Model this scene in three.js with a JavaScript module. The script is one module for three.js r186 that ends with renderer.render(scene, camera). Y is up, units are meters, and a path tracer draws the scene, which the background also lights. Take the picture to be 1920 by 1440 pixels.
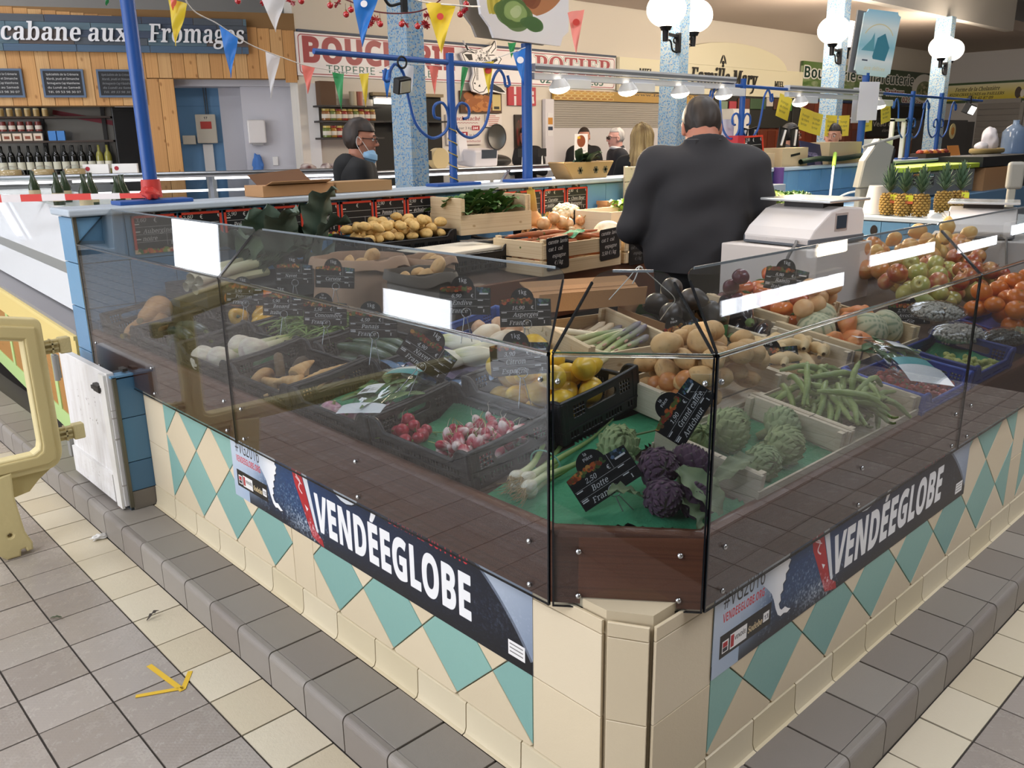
import*as THREE from'three';
import{mergeGeometries,toCreasedNormals}from'three/addons/utils/BufferGeometryUtils.js';
import{RoundedBoxGeometry}from'three/addons/geometries/RoundedBoxGeometry.js';
import{FontLoader}from'three/addons/loaders/FontLoader.js';
import{TextGeometry}from'three/addons/geometries/TextGeometry.js';
import{RectAreaLightUniformsLib}from'three/addons/lights/RectAreaLightUniformsLib.js';
RectAreaLightUniformsLib.init();

// ---------------------------------------------------------------- camera, sky, large lights, exposure
const scene=new THREE.Scene();
const V=(x,y,z)=>new THREE.Vector3(x,y,z);
const YAW=0.750467,PITCH=0.27772,ROLL=-0.01514,FOC=1595.3,EYE=V(0,1.6,0);
const camera=new THREE.PerspectiveCamera(2*Math.atan(720 / FOC)*180 / Math.PI,4 / 3,0.05,80);
const FW=V(Math.sin(YAW)*Math.cos(PITCH),-Math.sin(PITCH),-Math.cos(YAW)*Math.cos(PITCH));
const R0=FW.clone().cross(V(0,1,0)).normalize(),U0=R0.clone().cross(FW);
const RT=R0.clone().multiplyScalar(Math.cos(ROLL)).addScaledVector(U0,Math.sin(ROLL));
const UP=U0.clone().multiplyScalar(Math.cos(ROLL)).addScaledVector(R0,-Math.sin(ROLL));
camera.position.copy(EYE);
camera.quaternion.setFromRotationMatrix(new THREE.Matrix4().makeBasis(RT,UP,FW.clone().negate()));
scene.add(camera);
const renderer=new THREE.WebGLRenderer({antialias:true});
renderer.toneMapping=THREE.LinearToneMapping;
renderer.toneMappingExposure=0.93;
renderer.shadowMap.enabled=true;
scene.background=new THREE.Color(0.5,0.58,0.7);
const CEIL=5.2;
function areaLight(color,power,w,h,pos,target){
const l=new THREE.RectAreaLight(color,power,w,h);
l.position.set(...pos);l.lookAt(...target);scene.add(l);return l;
}
// daylight: side glazing on the left, glass skylights in the hall roof
const DAY=0xf1f3fa,GLOW=1.0;
const SIDE=5,SKY=7;
const SKYLIGHTS=[[-0.05,-6.75,0.75,1.1],[0.0,-11.9,1.5,1.5],[8.6,0.16,2.6,0.16],[11.6,0.02,2.0,0.14],[14.3,0.14,1.6,0.14],[17.0,0.05,2.4,0.16],[-3.0,-1.5,2.4,3.0],[4.2,1.9,3.4,2.2],[5.2,-2.6,2.8,0.9],[10,-4.6,4.0,0.9],[2.5,-6.7,2.6,0.9],[8.2,-7.4,5.0,0.8],[-2.8,-8.4,2.0,2.6]];
for(const[x,z,w,d]of SKYLIGHTS)areaLight(DAY,SKY,w,d,[x,CEIL-0.12,z],[x,0,z]);
for(const z of[-8.5,-3.5])areaLight(DAY,SIDE,4.2,2.9,[-6.75,1.75,z],[0,1.5,z]);

// ---------------------------------------------------------------- helpers
function rng(seed){let s=seed>>>0;return()=>{s=(s+0x6d2b79f5)|0;let t=Math.imul(s^(s>>>15),1|s);t=(t+Math.imul(t^(t>>>7),61|t))^t;return((t^(t>>>14))>>>0) / 4294967296;};}
const PI=Math.PI,lerp=(a,b,t)=>a+(b-a)*t,clamp=(x,a,b)=>Math.min(b,Math.max(a,x));
const used=new Map();
function numbered(n){const k=used.get(n)??0;used.set(n,k+1);return k?n+'_'+String(k).padStart(3,'0'):n;}
function geo(g){return Array.isArray(g)?mergeGeometries(g.map((x)=>{const y=x.index?x.toNonIndexed():x.clone();for(const k of Object.keys(y.attributes))if(!['position','normal','uv','color'].includes(k))y.deleteAttribute(k);return y;})):g;}
function mesh(name,g,m,parent=scene){const o=new THREE.Mesh(geo(g),m);o.name=parent===scene?numbered(name):name;o.castShadow=o.receiveShadow=true;parent.add(o);return o;}
function tag(o,label,category,group){o.userData.label=label;o.userData.category=category;if(group)o.userData.group=group;return o;}
function thing(name,label,category,pos=[0,0,0],ry=0,group){const o=new THREE.Group();o.name=numbered(name);o.position.set(...pos);o.rotation.y=ry;scene.add(o);return tag(o,label,category,group);}
function single(name,label,category,g,m,group){return tag(mesh(name,g,m),label,category,group);}
function struct(name,g,m){const o=g?mesh(name,g,m):new THREE.Group();if(!g){o.name=numbered(name);scene.add(o);}o.userData.kind='structure';return o;}
function copy(o,label,group){const c=o.clone();c.name=numbered(o.name.replace(/_\d{3,}$/,''));c.userData={...o.userData};scene.add(c);if(label)c.userData.label=label;if(group)c.userData.group=group;return c;}
// pixel of the 1920 x 1440 frame -> point on a plane of the place (used to measure, every result is a real position)
const ray=(x,y)=>RT.clone().multiplyScalar((x-960) / FOC).addScaledVector(UP,-(y-720) / FOC).add(FW);
function onPl(x,y,n,d){const r=ray(x,y);return EYE.clone().addScaledVector(r,(d-n.dot(EYE)) / n.dot(r));}
const onZ=(x,y,z)=>onPl(x,y,V(0,0,1),z),onY=(x,y,h)=>onPl(x,y,V(0,1,0),h),onX=(x,y,v)=>onPl(x,y,V(1,0,0),v);
const atD=(x,y,d)=>EYE.clone().addScaledVector(ray(x,y),d);
// geometry
const T=(g,p=[0,0,0],r=[0,0,0],s)=>{const m=new THREE.Matrix4().compose(V(...p),new THREE.Quaternion().setFromEuler(new THREE.Euler(...r)),s?V(...(Array.isArray(s)?s:[s,s,s])):V(1,1,1));return g.clone().applyMatrix4(m);};
const bx=(w,h,d,p,r,bev=0)=>T(bev?new RoundedBoxGeometry(w,h,d,2,bev):new THREE.BoxGeometry(w,h,d),p,r);
const span=(x0,x1,y0,y1,z0,z1,bev=0)=>bx(Math.abs(x1-x0),Math.abs(y1-y0),Math.abs(z1-z0),[(x0+x1) / 2,(y0+y1) / 2,(z0+z1) / 2],undefined,bev);
const cyl=(r0,r1,h,p,r,n=16)=>T(new THREE.CylinderGeometry(r0,r1,h,n),p,r);
const tube=(pts,r,seg=24,n=8,closed=false)=>new THREE.TubeGeometry(new THREE.CatmullRomCurve3(pts.map((p)=>(p.isVector3?p:V(...p))),closed),seg,r,n,closed);
const rod=(a,b,r,n=8)=>{a=a.isVector3?a:V(...a);b=b.isVector3?b:V(...b);const g=new THREE.CylinderGeometry(r,r,a.distanceTo(b),n);g.applyMatrix4(new THREE.Matrix4().compose(a.clone().add(b).multiplyScalar(0.5),new THREE.Quaternion().setFromUnitVectors(V(0,1,0),b.clone().sub(a).normalize()),V(1,1,1)));return g;};
// box from a to b with section w x h (w along side)
const bar=(a,b,w,h)=>{a=a.isVector3?a:V(...a);b=b.isVector3?b:V(...b);const d=b.clone().sub(a),L=d.length();d.normalize();const s=Math.abs(d.y)>0.99?V(1,0,0):V(0,1,0).cross(d).normalize(),u=d.clone().cross(s);return new THREE.BoxGeometry(w,h,L).applyMatrix4(new THREE.Matrix4().makeBasis(s,u,d).setPosition(a.clone().add(b).multiplyScalar(0.5)));};
const lathe=(pts,n=24)=>new THREE.LatheGeometry(pts.map((p)=>new THREE.Vector2(...p)),n);
const shape=(pts)=>{const s=new THREE.Shape();pts.forEach((p,i)=>(i?s.lineTo(...p):s.moveTo(...p)));s.closePath();return s;};
const prism=(pts,d,bev=0,holes=[],seg=1)=>{const s=pts instanceof THREE.Shape?pts:shape(pts);for(const h of holes)s.holes.push(h instanceof THREE.Path?h:shape(h));return new THREE.ExtrudeGeometry(s,{depth:d-2*bev,bevelEnabled:bev>0,bevelThickness:bev,bevelSize:bev,bevelOffset:-bev,bevelSegments:seg,curveSegments:10}).translate(0,0,bev);};
const rrect=(w,h,r)=>{const s=new THREE.Shape(),x=-w / 2,y=-h / 2;s.moveTo(x+r,y);s.lineTo(x+w-r,y);s.absarc(x+w-r,y+r,r,-PI / 2,0);s.lineTo(x+w,y+h-r);s.absarc(x+w-r,y+h-r,r,0,PI / 2);s.lineTo(x+r,y+h);s.absarc(x+r,y+h-r,r,PI / 2,PI);s.lineTo(x,y+r);s.absarc(x+r,y+r,r,PI,1.5*PI);return s;};
// metre uv by dominant normal
function boxUV(g,s=1,ox=0,oy=0,swap=false){g=g.index?g.toNonIndexed():g;const p=g.attributes.position,n=g.attributes.normal,uv=new Float32Array(p.count*2);for(let i=0;i<p.count;i++){const ax=Math.abs(n.getX(i)),ay=Math.abs(n.getY(i)),az=Math.abs(n.getZ(i));let u,v;if(ay>=ax&&ay>=az){u=p.getX(i);v=p.getZ(i);}else if(ax>=az){u=p.getZ(i);v=p.getY(i);}else{u=p.getX(i);v=p.getY(i);}if(swap)[u,v]=[v,u];uv[2*i]=u*s+ox;uv[2*i+1]=v*s+oy;}g.setAttribute('uv',new THREE.BufferAttribute(uv,2));return g;}
function quadGeo(a,b,c,d){const g=new THREE.BufferGeometry();const P=[a,b,c,a,c,d];g.setAttribute('position',new THREE.Float32BufferAttribute(P.flatMap((p)=>[p.x,p.y,p.z]),3));g.setAttribute('uv',new THREE.Float32BufferAttribute([0,0,1,0,1,1,0,0,1,1,0,1],2));g.computeVertexNormals();return g;}
// thin panel whose front face shows uv 0..1: corners bottom-left, bottom-right, top-right, top-left seen from the front
function panelGeo(w,h,t=0.004,bev=0){const g=bev?prism(rrect(w,h,bev),t,Math.min(t / 3,0.002)).translate(0,0,-t):new THREE.BoxGeometry(w,h,t).translate(0,0,-t / 2);const p=g.attributes.position,uv=new Float32Array(p.count*2);for(let i=0;i<p.count;i++){uv[2*i]=p.getX(i) / w+0.5;uv[2*i+1]=p.getY(i) / h+0.5;}g.setAttribute('uv',new THREE.BufferAttribute(uv,2));return g;}
const uvRect=(g,x0,y0,x1,y1)=>{g=g.clone();const uv=g.attributes.uv;for(let i=0;i<uv.count;i++)uv.setXY(i,lerp(x0,x1,uv.getX(i)),lerp(y0,y1,uv.getY(i)));return g;};
// sweep an (offset outward, height) profile along a flat polyline with mitred corners; closed profile
function sweep(path,prof){
const P=path.map((p)=>new THREE.Vector2(...p)),nrm=[];
for(let i=0;i+1<P.length;i++){const d=P[i+1].clone().sub(P[i]).normalize();nrm.push(new THREE.Vector2(-d.y,d.x));}
const mit=P.map((_,i)=>{const a=nrm[Math.max(0,i-1)],b=nrm[Math.min(nrm.length-1,i)],m=a.clone().add(b).normalize();return m.multiplyScalar(1 / m.dot(b));});
const pos=[],uv=[];let L=0;
const at=(i,k)=>{const q=prof[k%prof.length];return[P[i].x+mit[i].x*q[0],q[1],P[i].y+mit[i].y*q[0]];};
for(let i=0;i+1<P.length;i++){const L2=L+P[i].distanceTo(P[i+1]);let s=0;for(let k=0;k<prof.length;k++){const a=prof[k],b=prof[(k+1)%prof.length],s2=s+Math.hypot(a[0]-b[0],a[1]-b[1]);const A=at(i,k),B=at(i+1,k),C=at(i+1,k+1),D=at(i,k+1);pos.push(...A,...D,...B,...B,...D,...C);uv.push(L,s,L,s2,L2,s,L2,s,L,s2,L2,s2);s=s2;}L=L2;}
for(const[i,flip]of[[0,1],[P.length-1,0]]){const tri=THREE.ShapeUtils.triangulateShape(prof.map((q)=>new THREE.Vector2(...q)),[]);for(const t of tri)for(const k of(flip?t:[t[0],t[2],t[1]])){pos.push(...at(i,k));uv.push(prof[k][0],prof[k][1]);}}
const g=new THREE.BufferGeometry();g.setAttribute('position',new THREE.Float32BufferAttribute(pos,3));g.setAttribute('uv',new THREE.Float32BufferAttribute(uv,2));g.computeVertexNormals();return toCreasedNormals(g,0.7);
}
// ---------------------------------------------------------------- textures and materials
const LIN=(t)=>{t.magFilter=THREE.LinearFilter;t.minFilter=THREE.LinearMipmapLinearFilter;t.wrapS=t.wrapT=THREE.RepeatWrapping;t.needsUpdate=true;return t;};
function canvasTex(w,h,draw,rep){const c=document.createElement('canvas');c.width=w;c.height=h;const x=c.getContext('2d');draw(x,w,h);const t=LIN(new THREE.CanvasTexture(c));t.colorSpace=THREE.SRGBColorSpace;if(rep)t.repeat.set(...rep);return t;}
function noise2(seed,n){const r=rng(seed),a=Float32Array.from({length:n*n},r),f=(u,v)=>{u=((u%1)+1)%1*n;v=((v%1)+1)%1*n;const i=Math.floor(u),j=Math.floor(v),s=u-i,t=v-j,S=s*s*(3-2*s),Q=t*t*(3-2*t),g=(x,y)=>a[(y%n)*n+(x%n)];return lerp(lerp(g(i,j),g(i+1,j),S),lerp(g(i,j+1),g(i+1,j+1),S),Q);};return f;}
function dataTex(n,f,srgb){const d=new Uint8Array(n*n*4);for(let y=0;y<n;y++)for(let x=0;x<n;x++){const v=f((x+0.5) / n,(y+0.5) / n),o=(y*n+x)*4;for(let c=0;c<3;c++)d[o+c]=clamp((v.length?v[c]:v)*255,0,255);d[o+3]=255;}const t=LIN(new THREE.DataTexture(d,n,n));if(srgb)t.colorSpace=THREE.SRGBColorSpace;return t;}
const fA=noise2(1,8),fB=noise2(2,32),fC=noise2(3,96);
const fbm=(u,v)=>fA(u,v)*0.5+fB(u,v)*0.3+fC(u,v)*0.2;
const NOISE=dataTex(256,(u,v)=>fbm(u,v));
const FINE=dataTex(256,(u,v)=>fC(u,v)*0.7+fC(u*2,v*2)*0.3);
const matCache=new Map();
function M(color,rough=0.6,o={}){
const key=JSON.stringify([color,rough,Object.entries(o).map(([k,v])=>[k,v?.isTexture?v.uuid+v.repeat.x:v])]);
if(matCache.has(key))return matCache.get(key);
const m=new THREE.MeshPhysicalMaterial({color,roughness:rough,...o});matCache.set(key,m);return m;
}
const VC=(rough=0.55,o={})=>M(0xffffff,rough,{vertexColors:true,...o});
const rep=(t,a,b=a)=>{const c=t.clone();c.repeat.set(a,b);c.needsUpdate=true;return c;};
function woodTex(base,dark,seed,knots=3,n=512){
return canvasTex(n,n,(x,w,h)=>{
const r=rng(seed);x.fillStyle=base;x.fillRect(0,0,w,h);
for(let i=0;i<260;i++){const y=r()*h;x.strokeStyle=dark;x.globalAlpha=0.03+r()*0.1;x.lineWidth=0.5+r()*2.5;x.beginPath();x.moveTo(0,y);const a=(r()-0.5)*14;x.bezierCurveTo(w*0.3,y+a,w*0.7,y-a,w,y);x.stroke();}
for(let k=0;k<knots;k++){const kx=r()*w,ky=r()*h;for(let j=6;j>0;j--){x.globalAlpha=0.13;x.fillStyle=dark;x.beginPath();x.ellipse(kx,ky,j*3.4,j*1.9,0.1,0,7);x.fill();}}
x.globalAlpha=1;
});
}
const WOOD_CRATE=woodTex('#dcc7a2','#8a6236',5,2),WOOD_PALE=woodTex('#d9ccb4','#93805f',6,1),WOOD_FACADE=woodTex('#d3a871','#7d4c20',7,6),WOOD_DARK=woodTex('#6e4430','#2e1710',8,0);
const crateWood=M(0xffffff,0.75,{map:WOOD_CRATE}),paleWood=M(0xffffff,0.75,{map:WOOD_PALE}),railWood=M(0xffffff,0.32,{map:WOOD_DARK,bumpMap:rep(FINE,6),bumpScale:0.0004});
const glassMat=M(0xe3e7ea,0.0,{transmission:1,thickness:0,ior:1.49,specularIntensity:1});
const glassEdge=M(0x14181d,0.12),glassBar=M(0xf4f8fa,0.03,{transmission:1,thickness:0.01,ior:1.49});
const filmMat=M(0xf6f9fb,0.03,{transmission:1,thickness:0,ior:1.5});
const steel=M(0xc4c8cc,0.25,{metalness:1}),alu=M(0xb9bec4,0.35,{metalness:1}),white=M(0xe9e8e4,0.5),black=M(0x111213,0.5),blackPl=M(0x17181a,0.42);
const blueMetal=M(0x1f519c,0.4),wallWhite=M(0xd9d7d2,0.85,{bumpMap:NOISE,bumpScale:0.002});
const emit=(c,k)=>M(0xffffff,0.5,{emissive:c,emissiveIntensity:k});
const loadFont=async(n)=>new FontLoader().loadAsync('fonts/droid/'+n+'.typeface.json');
const FONT=await loadFont('droid_sans_bold'),SERIF=await loadFont('droid_serif_bold');
// ---------------------------------------------------------------- hall: floor, walls, roof
const TP=0.2065;
{
const floor=struct('floor');
mesh('grout_bed',boxUV(span(-8,27,-0.12,-0.004,-15,8)),M(0x3a342f,0.9),floor);
const gb=dataTex(128,(u,v)=>{const a=Math.abs(Math.sin((u+v)*PI*12)),b=Math.abs(Math.sin((u-v)*PI*12));return 0.35+0.3*Math.min(a,b)+0.3*fC(u*3,v*3);});
const tg=boxUV(new THREE.BoxGeometry(TP-0.006,0.012,TP-0.006),5).translate(0,-0.006,0);
const greys=[0xa59c94,0xaca49d,0x9e958d,0xa8a098].map((c)=>M(c,0.42,{bumpMap:gb,bumpScale:0.0006,roughnessMap:rep(NOISE,1)}));
const creams=[0xd8cdb4,0xd2c6ac,0xdbd1ba].map((c)=>M(c,0.36,{bumpMap:rep(NOISE,2),bumpScale:0.0006}));
const r=rng(11),bulk=[];
const X0=0.821,Z0=-1.813,ZR=-0.588,XC=0.993,ZC=-0.733;
const put=(x,z,w,d,m,near)=>{if(near){const o=mesh('floor_tile',w===TP&&d===TP?tg:boxUV(new THREE.BoxGeometry(w-0.006,0.012,d-0.006),5).translate(0,-0.006,0),m,floor);o.position.set(x,(r()-0.5)*0.0016,z);}else bulk.push([x,z,w,d]);};
// grey field on the left of the kerb and in front of it
for(let i=0;i<34;i++)for(let j=-9;j<60;j++){
const x=X0-(i+0.5)*TP,z=Z0-(j+0.5)*TP,near=i<7&&z>-5&&z<-1.3&&x>-0.45;
put(x,z,TP,TP,greys[Math.floor(r()*4)],near);
}
for(let j=-5;j<60;j++){const z=Z0-(j+0.5)*TP;if(z>ZC)continue;put((X0+XC) / 2,z,XC-X0,TP,creams[Math.floor(r()*3)],z>-5.2&&z<-1);}
for(let i=0;i<24;i++){const x=2.049-5*TP+(i+0.5)*TP;put(x,(ZR+ZC) / 2,TP,ZC-ZR<0?ZR-ZC:0.14,creams[Math.floor(r()*3)],x>1.6&&x<4.5);for(let j=0;j<20;j++)put(x,ZR+(j+0.5)*TP,TP,TP,greys[Math.floor(r()*4)],j<4&&x>1.8&&x<4.6);}
const inst=new THREE.InstancedMesh(boxUV(new THREE.BoxGeometry(1,0.012,1),1).translate(0,-0.006,0),greys[0],bulk.length),m4=new THREE.Matrix4();
bulk.forEach(([x,z,w,d],i)=>{inst.setMatrixAt(i,m4.makeScale(w-0.006,1,d-0.006).setPosition(x,0,z));const k=0.9+r()*0.14;inst.setColorAt(i,w<0.19||d<0.19?new THREE.Color(1.35*k,1.32*k,1.2*k):new THREE.Color(k,k*0.99,k*0.98));});
inst.name='far_tiles';inst.userData.kind='stuff';inst.receiveShadow=true;floor.add(inst);
}
// raised step round the stall: grey bullnose tiles and tread tiles
{
const step=struct('floor_step');
mesh('step_bed',[span(1.0,1.3,0,0.104,-9,-0.74),span(1.0,7.2,0,0.104,-1.1,-0.74),span(1.28,13,0,0.1,-4.3,-0.95)],M(0x4a443e,0.9),step);
const mats=[0x8d8781,0x948e87,0x87807a,0x8b857e].map((c)=>M(c,0.45,{bumpMap:rep(FINE,4),bumpScale:0.0004}));
const r=rng(21);
const nose=(L)=>{const s=new THREE.Shape();s.moveTo(0,0.002);s.lineTo(0.012,0.002);s.lineTo(0.012,0.1);s.lineTo(0.028,0.1);s.lineTo(0.028,0.114);s.lineTo(0.014,0.114);s.quadraticCurveTo(0.002,0.112,0,0.096);s.closePath();return boxUV(new THREE.ExtrudeGeometry(s,{depth:L-0.005,bevelEnabled:false,curveSegments:5}).translate(0,0,-(L-0.005) / 2),5);};
const ng=nose(TP),tread=boxUV(new RoundedBoxGeometry(0.155,0.012,TP-0.006,1,0.002),5);
for(let j=-4;j<34;j++){const z=-1.962-(j-0.5)*TP;if(z>-0.86)continue;const a=mesh('kerb_tile',ng,mats[Math.floor(r()*4)],step);a.position.set(0.993,(r()-0.5)*0.002,z);const b=mesh('tread_tile',tread,mats[Math.floor(r()*4)],step);b.position.set(1.1,0.108+(r()-0.5)*0.0015,z);}
for(let i=-5;i<16;i++){const x=2.02+(i+0.5)*TP;const a=mesh('kerb_tile',ng,mats[Math.floor(r()*4)],step);a.position.set(x,(r()-0.5)*0.002,-0.733);a.rotation.y=PI / 2;const b=mesh('tread_tile',tread,mats[Math.floor(r()*4)],step);b.position.set(x,0.108+(r()-0.5)*0.0015,-0.84);b.rotation.y=PI / 2;}
}
// outer shell
{
struct('wall_back',span(-8,27,0,CEIL,-15.2,-15),wallWhite);
struct('wall_right',span(26.8,27,0,CEIL,-15,8),wallWhite);
struct('wall_front',span(-8,27,0,CEIL,8,8.2),M(0x9b958c,0.9));
const wl=struct('wall_left'); // glazed opening in the left wall
for(const a of[[-15,-10.7,0,CEIL],[-6.3,-5.7,0,CEIL],[-1.3,8,0,CEIL],[-10.7,-6.3,0,0.25],[-10.7,-6.3,3.3,CEIL],[-5.7,-1.3,0,0.25],[-5.7,-1.3,3.3,CEIL]])mesh('wall_panel',span(-7,-6.8,a[2],a[3],a[0],a[1]),wallWhite,wl);
for(const z of[-8.5,-3.5]){const w=struct('window_1');w.userData.kind='structure';mesh('window_pane',span(-6.93,-6.91,0.25,3.3,z-2.2,z+2.2),emit(DAY,1.6),w);for(const k of[-1.1,0,1.1])mesh('window_frame',span(-6.9,-6.84,0.25,3.3,z+k-0.03,z+k+0.03),white,w);mesh('window_frame',span(-6.9,-6.84,1.8,1.86,z-2.2,z+2.2),white,w);}
const roofMat=M(0xcfccc6,0.9);
// roof with skylight openings: strips around each glass
const ceil=struct('ceiling');mesh('roof_deck',span(-8,27,CEIL,CEIL+0.2,-15,8),roofMat,ceil);
SKYLIGHTS.forEach(([x,z,w,d],i)=>{const s=struct('window_'+(i+3));mesh('skylight_glass',span(x-w / 2,x+w / 2,CEIL-0.05,CEIL-0.03,z-d / 2,z+d / 2),emit(DAY,3.2),s);const t=0.05;mesh('skylight_frame',[span(x-w / 2-t,x+w / 2+t,CEIL-0.1,CEIL,z-d / 2-t,z-d / 2),span(x-w / 2-t,x+w / 2+t,CEIL-0.1,CEIL,z+d / 2,z+d / 2+t),span(x-w / 2-t,x-w / 2,CEIL-0.1,CEIL,z-d / 2,z+d / 2),span(x+w / 2,x+w / 2+t,CEIL-0.1,CEIL,z-d / 2,z+d / 2)],white,s);if(d<0.5)for(let k=1;k<7;k++)mesh('glazing_bar',span(x-w / 2+k*w / 7-0.05,x-w / 2+k*w / 7+0.05,CEIL-0.09,CEIL-0.05,z-d / 2,z+d / 2),white,s);});
}
// ---------------------------------------------------------------- the stall's tiled counter with its wooden rail
const SL=0.14,deckL=(x)=>0.8+SL*(x-1.17),deckR=(z)=>0.8+SL*(-0.897-z);
const counter=thing('market_counter','tiled corner sales counter with turquoise and cream diamonds below a brown wooden rail','counter');
{
const XW=1.205,ZW=-0.932,Y0=0.205,Y1=0.642;
const core=prism([[1.21,4.01],[1.21,1.02],[1.262,0.938],[6.25,0.938],[6.25,1.85],[2.1,1.85],[2.1,4.01]].map(([a,b])=>[a,b]),0.56).rotateX(-PI / 2).translate(0,0.1,0);
mesh('counter_core',boxUV(core),M(0xcdbfa2,0.8),counter);
// sloping display deck with its inner dark wood front
const q=(a,b,c,d)=>quadGeo(V(...a),V(...b),V(...c),V(...d)),h=(x,z)=>0.8+SL*Math.min(x-1.17,-0.897-z);
const P=(x,z,dy=0)=>[x,h(x,z)+dy-0.012,z];
mesh('display_deck',boxUV(geo([q(P(1.19,-4.0),P(1.19,-1.15),P(2.1,-1.85),P(2.1,-4.0)),q(P(1.19,-1.15),P(1.38,-0.91),P(2.1,-1.85),P(2.1,-1.85)),q(P(1.38,-0.91),P(6.25,-0.91),P(6.25,-1.85),P(2.1,-1.85))])),M(0x4b3a30,0.6),counter);
mesh('inner_front',boxUV(geo([span(2.085,2.1,0.1,0.98,-4.0,-1.85),span(2.1,6.25,0.1,0.98,-1.85,-1.835)])),M(0x3d2519,0.5),counter);
// rail
const rp=[[0,0.645],[0,0.8],[-0.004,0.812],[-0.012,0.818],[-0.026,0.818],[-0.034,0.812],[-0.037,0.8],[-0.037,0.645]];
mesh('wooden_rail',sweep([[1.17,-4.01],[1.17,-1.143],[1.372,-0.897],[6.25,-0.897]],rp.map(([a,b])=>[-a*-1,b])),railWood,counter);
// tiles
const teal=[0x86b3ab,0x8ab7ae,0x82afa8].map((c)=>M(c,0.3,{bumpMap:rep(NOISE,3),bumpScale:0.0003})),cream=[0xdfd0b2,0xe2d4b8,0xdacbad].map((c)=>M(c,0.3,{bumpMap:rep(NOISE,3),bumpScale:0.0003}));
const r=rng(31),pick=(a)=>a[Math.floor(r()*a.length)];
const clip=(poly,k,lim,s)=>{const out=[];for(let i=0;i<poly.length;i++){const a=poly[i],b=poly[(i+1)%poly.length],ia=s*(a[k]-lim)<=1e-9,ib=s*(b[k]-lim)<=1e-9;if(ia)out.push(a);if(ia!==ib){const t=(lim-a[k]) / (b[k]-a[k]);out.push([lerp(a[0],b[0],t),lerp(a[1],b[1],t)]);}}return out;};
// face frame: u to the right along the wall, w up
const faceL=(g)=>g.rotateY(-PI / 2).translate(XW,0,0),faceR=(g)=>g.translate(0,0,ZW);
function tile(poly,mats,face){if(poly.length<3)return;const xs=poly.map((p)=>p[0]),ys=poly.map((p)=>p[1]);if(Math.max(...xs)-Math.min(...xs)<0.006||Math.max(...ys)-Math.min(...ys)<0.006)return;mesh(mats===teal?'turquoise_tile':'cream_tile',boxUV(face(prism(poly,0.008,0.0012)),4),pick(mats),counter);}
function harlequin(u0,u1,c0,pu,face){
const hw=pu / 2,hh=0.136,g=0.0022;
for(let k=-1;k<14;k++)for(let m=-1;m<4;m++)for(const odd of[0,1]){
const cx=c0+(k+odd*0.5)*pu,cy=0.35+m*2*hh+odd*hh;
let p=[[cx-hw+g,cy],[cx,cy-hh+g],[cx+hw-g,cy],[cx,cy+hh-g]];
p=clip(p,0,u0+0.001,-1);p=p.length?clip(p,0,u1-0.001,1):p;p=p.length?clip(p,1,Y0+0.001,-1):p;p=p.length?clip(p,1,Y1,1):p;
tile(p,odd?cream:teal,face);
}
}
const plain=(u0,u1,face)=>{const ys=[0.205,0.405,0.607,0.642];for(let i=0;i<3;i++)tile([[u0+0.001,ys[i]+0.001],[u1-0.001,ys[i]+0.001],[u1-0.001,ys[i+1]-0.001],[u0+0.001,ys[i+1]-0.001]],cream,face);};
// left face: u = z (grows to the right)
harlequin(-3.335,-2.345,-3.335,0.283,faceL);harlequin(-2.215,-1.229,-1.229-0.283*4,0.283,faceL);
plain(-3.54,-3.335,faceL);plain(-2.345,-2.215,faceL);plain(-1.229,-1.02,faceL);
harlequin(1.465,3.451,1.465,0.2837,faceR);harlequin(3.58,5.57,3.58,0.2837,faceR);plain(1.255,1.465,faceR);plain(3.451,3.58,faceR);plain(5.57,5.78,faceR);
// narrow chamfer tiles
{const a=V(XW,0,-1.017),b=V(1.252,0,ZW),L=a.distanceTo(b),ang=Math.atan2(b.x-a.x,b.z-a.z)-PI / 2;const face=(g)=>g.rotateY(ang).translate(a.x,0,a.z);plain(0.004,L-0.004,face);}
// coved skirting tiles
const cv=[[0.016,0.114],[0.007,0.117],[0.002,0.13],[0,0.2],[-0.006,0.204],[-0.014,0.204],[-0.014,0.114]];
const cove=M(0xd9cdb0,0.35,{bumpMap:rep(NOISE,2),bumpScale:0.0005}),cove2=M(0xd3c6a6,0.38);
const cvm=()=>(r()<0.5?cove:cove2),gap=0.0018;
for(let z=-3.54;z<-1.1;z+=0.2065)mesh('skirting_tile',sweep([[XW-0.01,z+gap],[XW-0.01,Math.min(z+0.2065,-1.017)-gap]],cv),cvm(),counter);
mesh('skirting_tile',sweep([[XW-0.01,-1.015],[1.252,ZW+0.01]],cv),cove,counter);
for(let x=1.255;x<5.7;x+=0.2065)mesh('skirting_tile',sweep([[x+gap,ZW+0.01],[x+0.2065-gap,ZW+0.01]],cv),cvm(),counter);
mesh('counter_end',boxUV(span(1.206,2.1,0.1,0.86,-4.009,-3.99)),M(0x5f88a8,0.4),counter);
}
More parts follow.
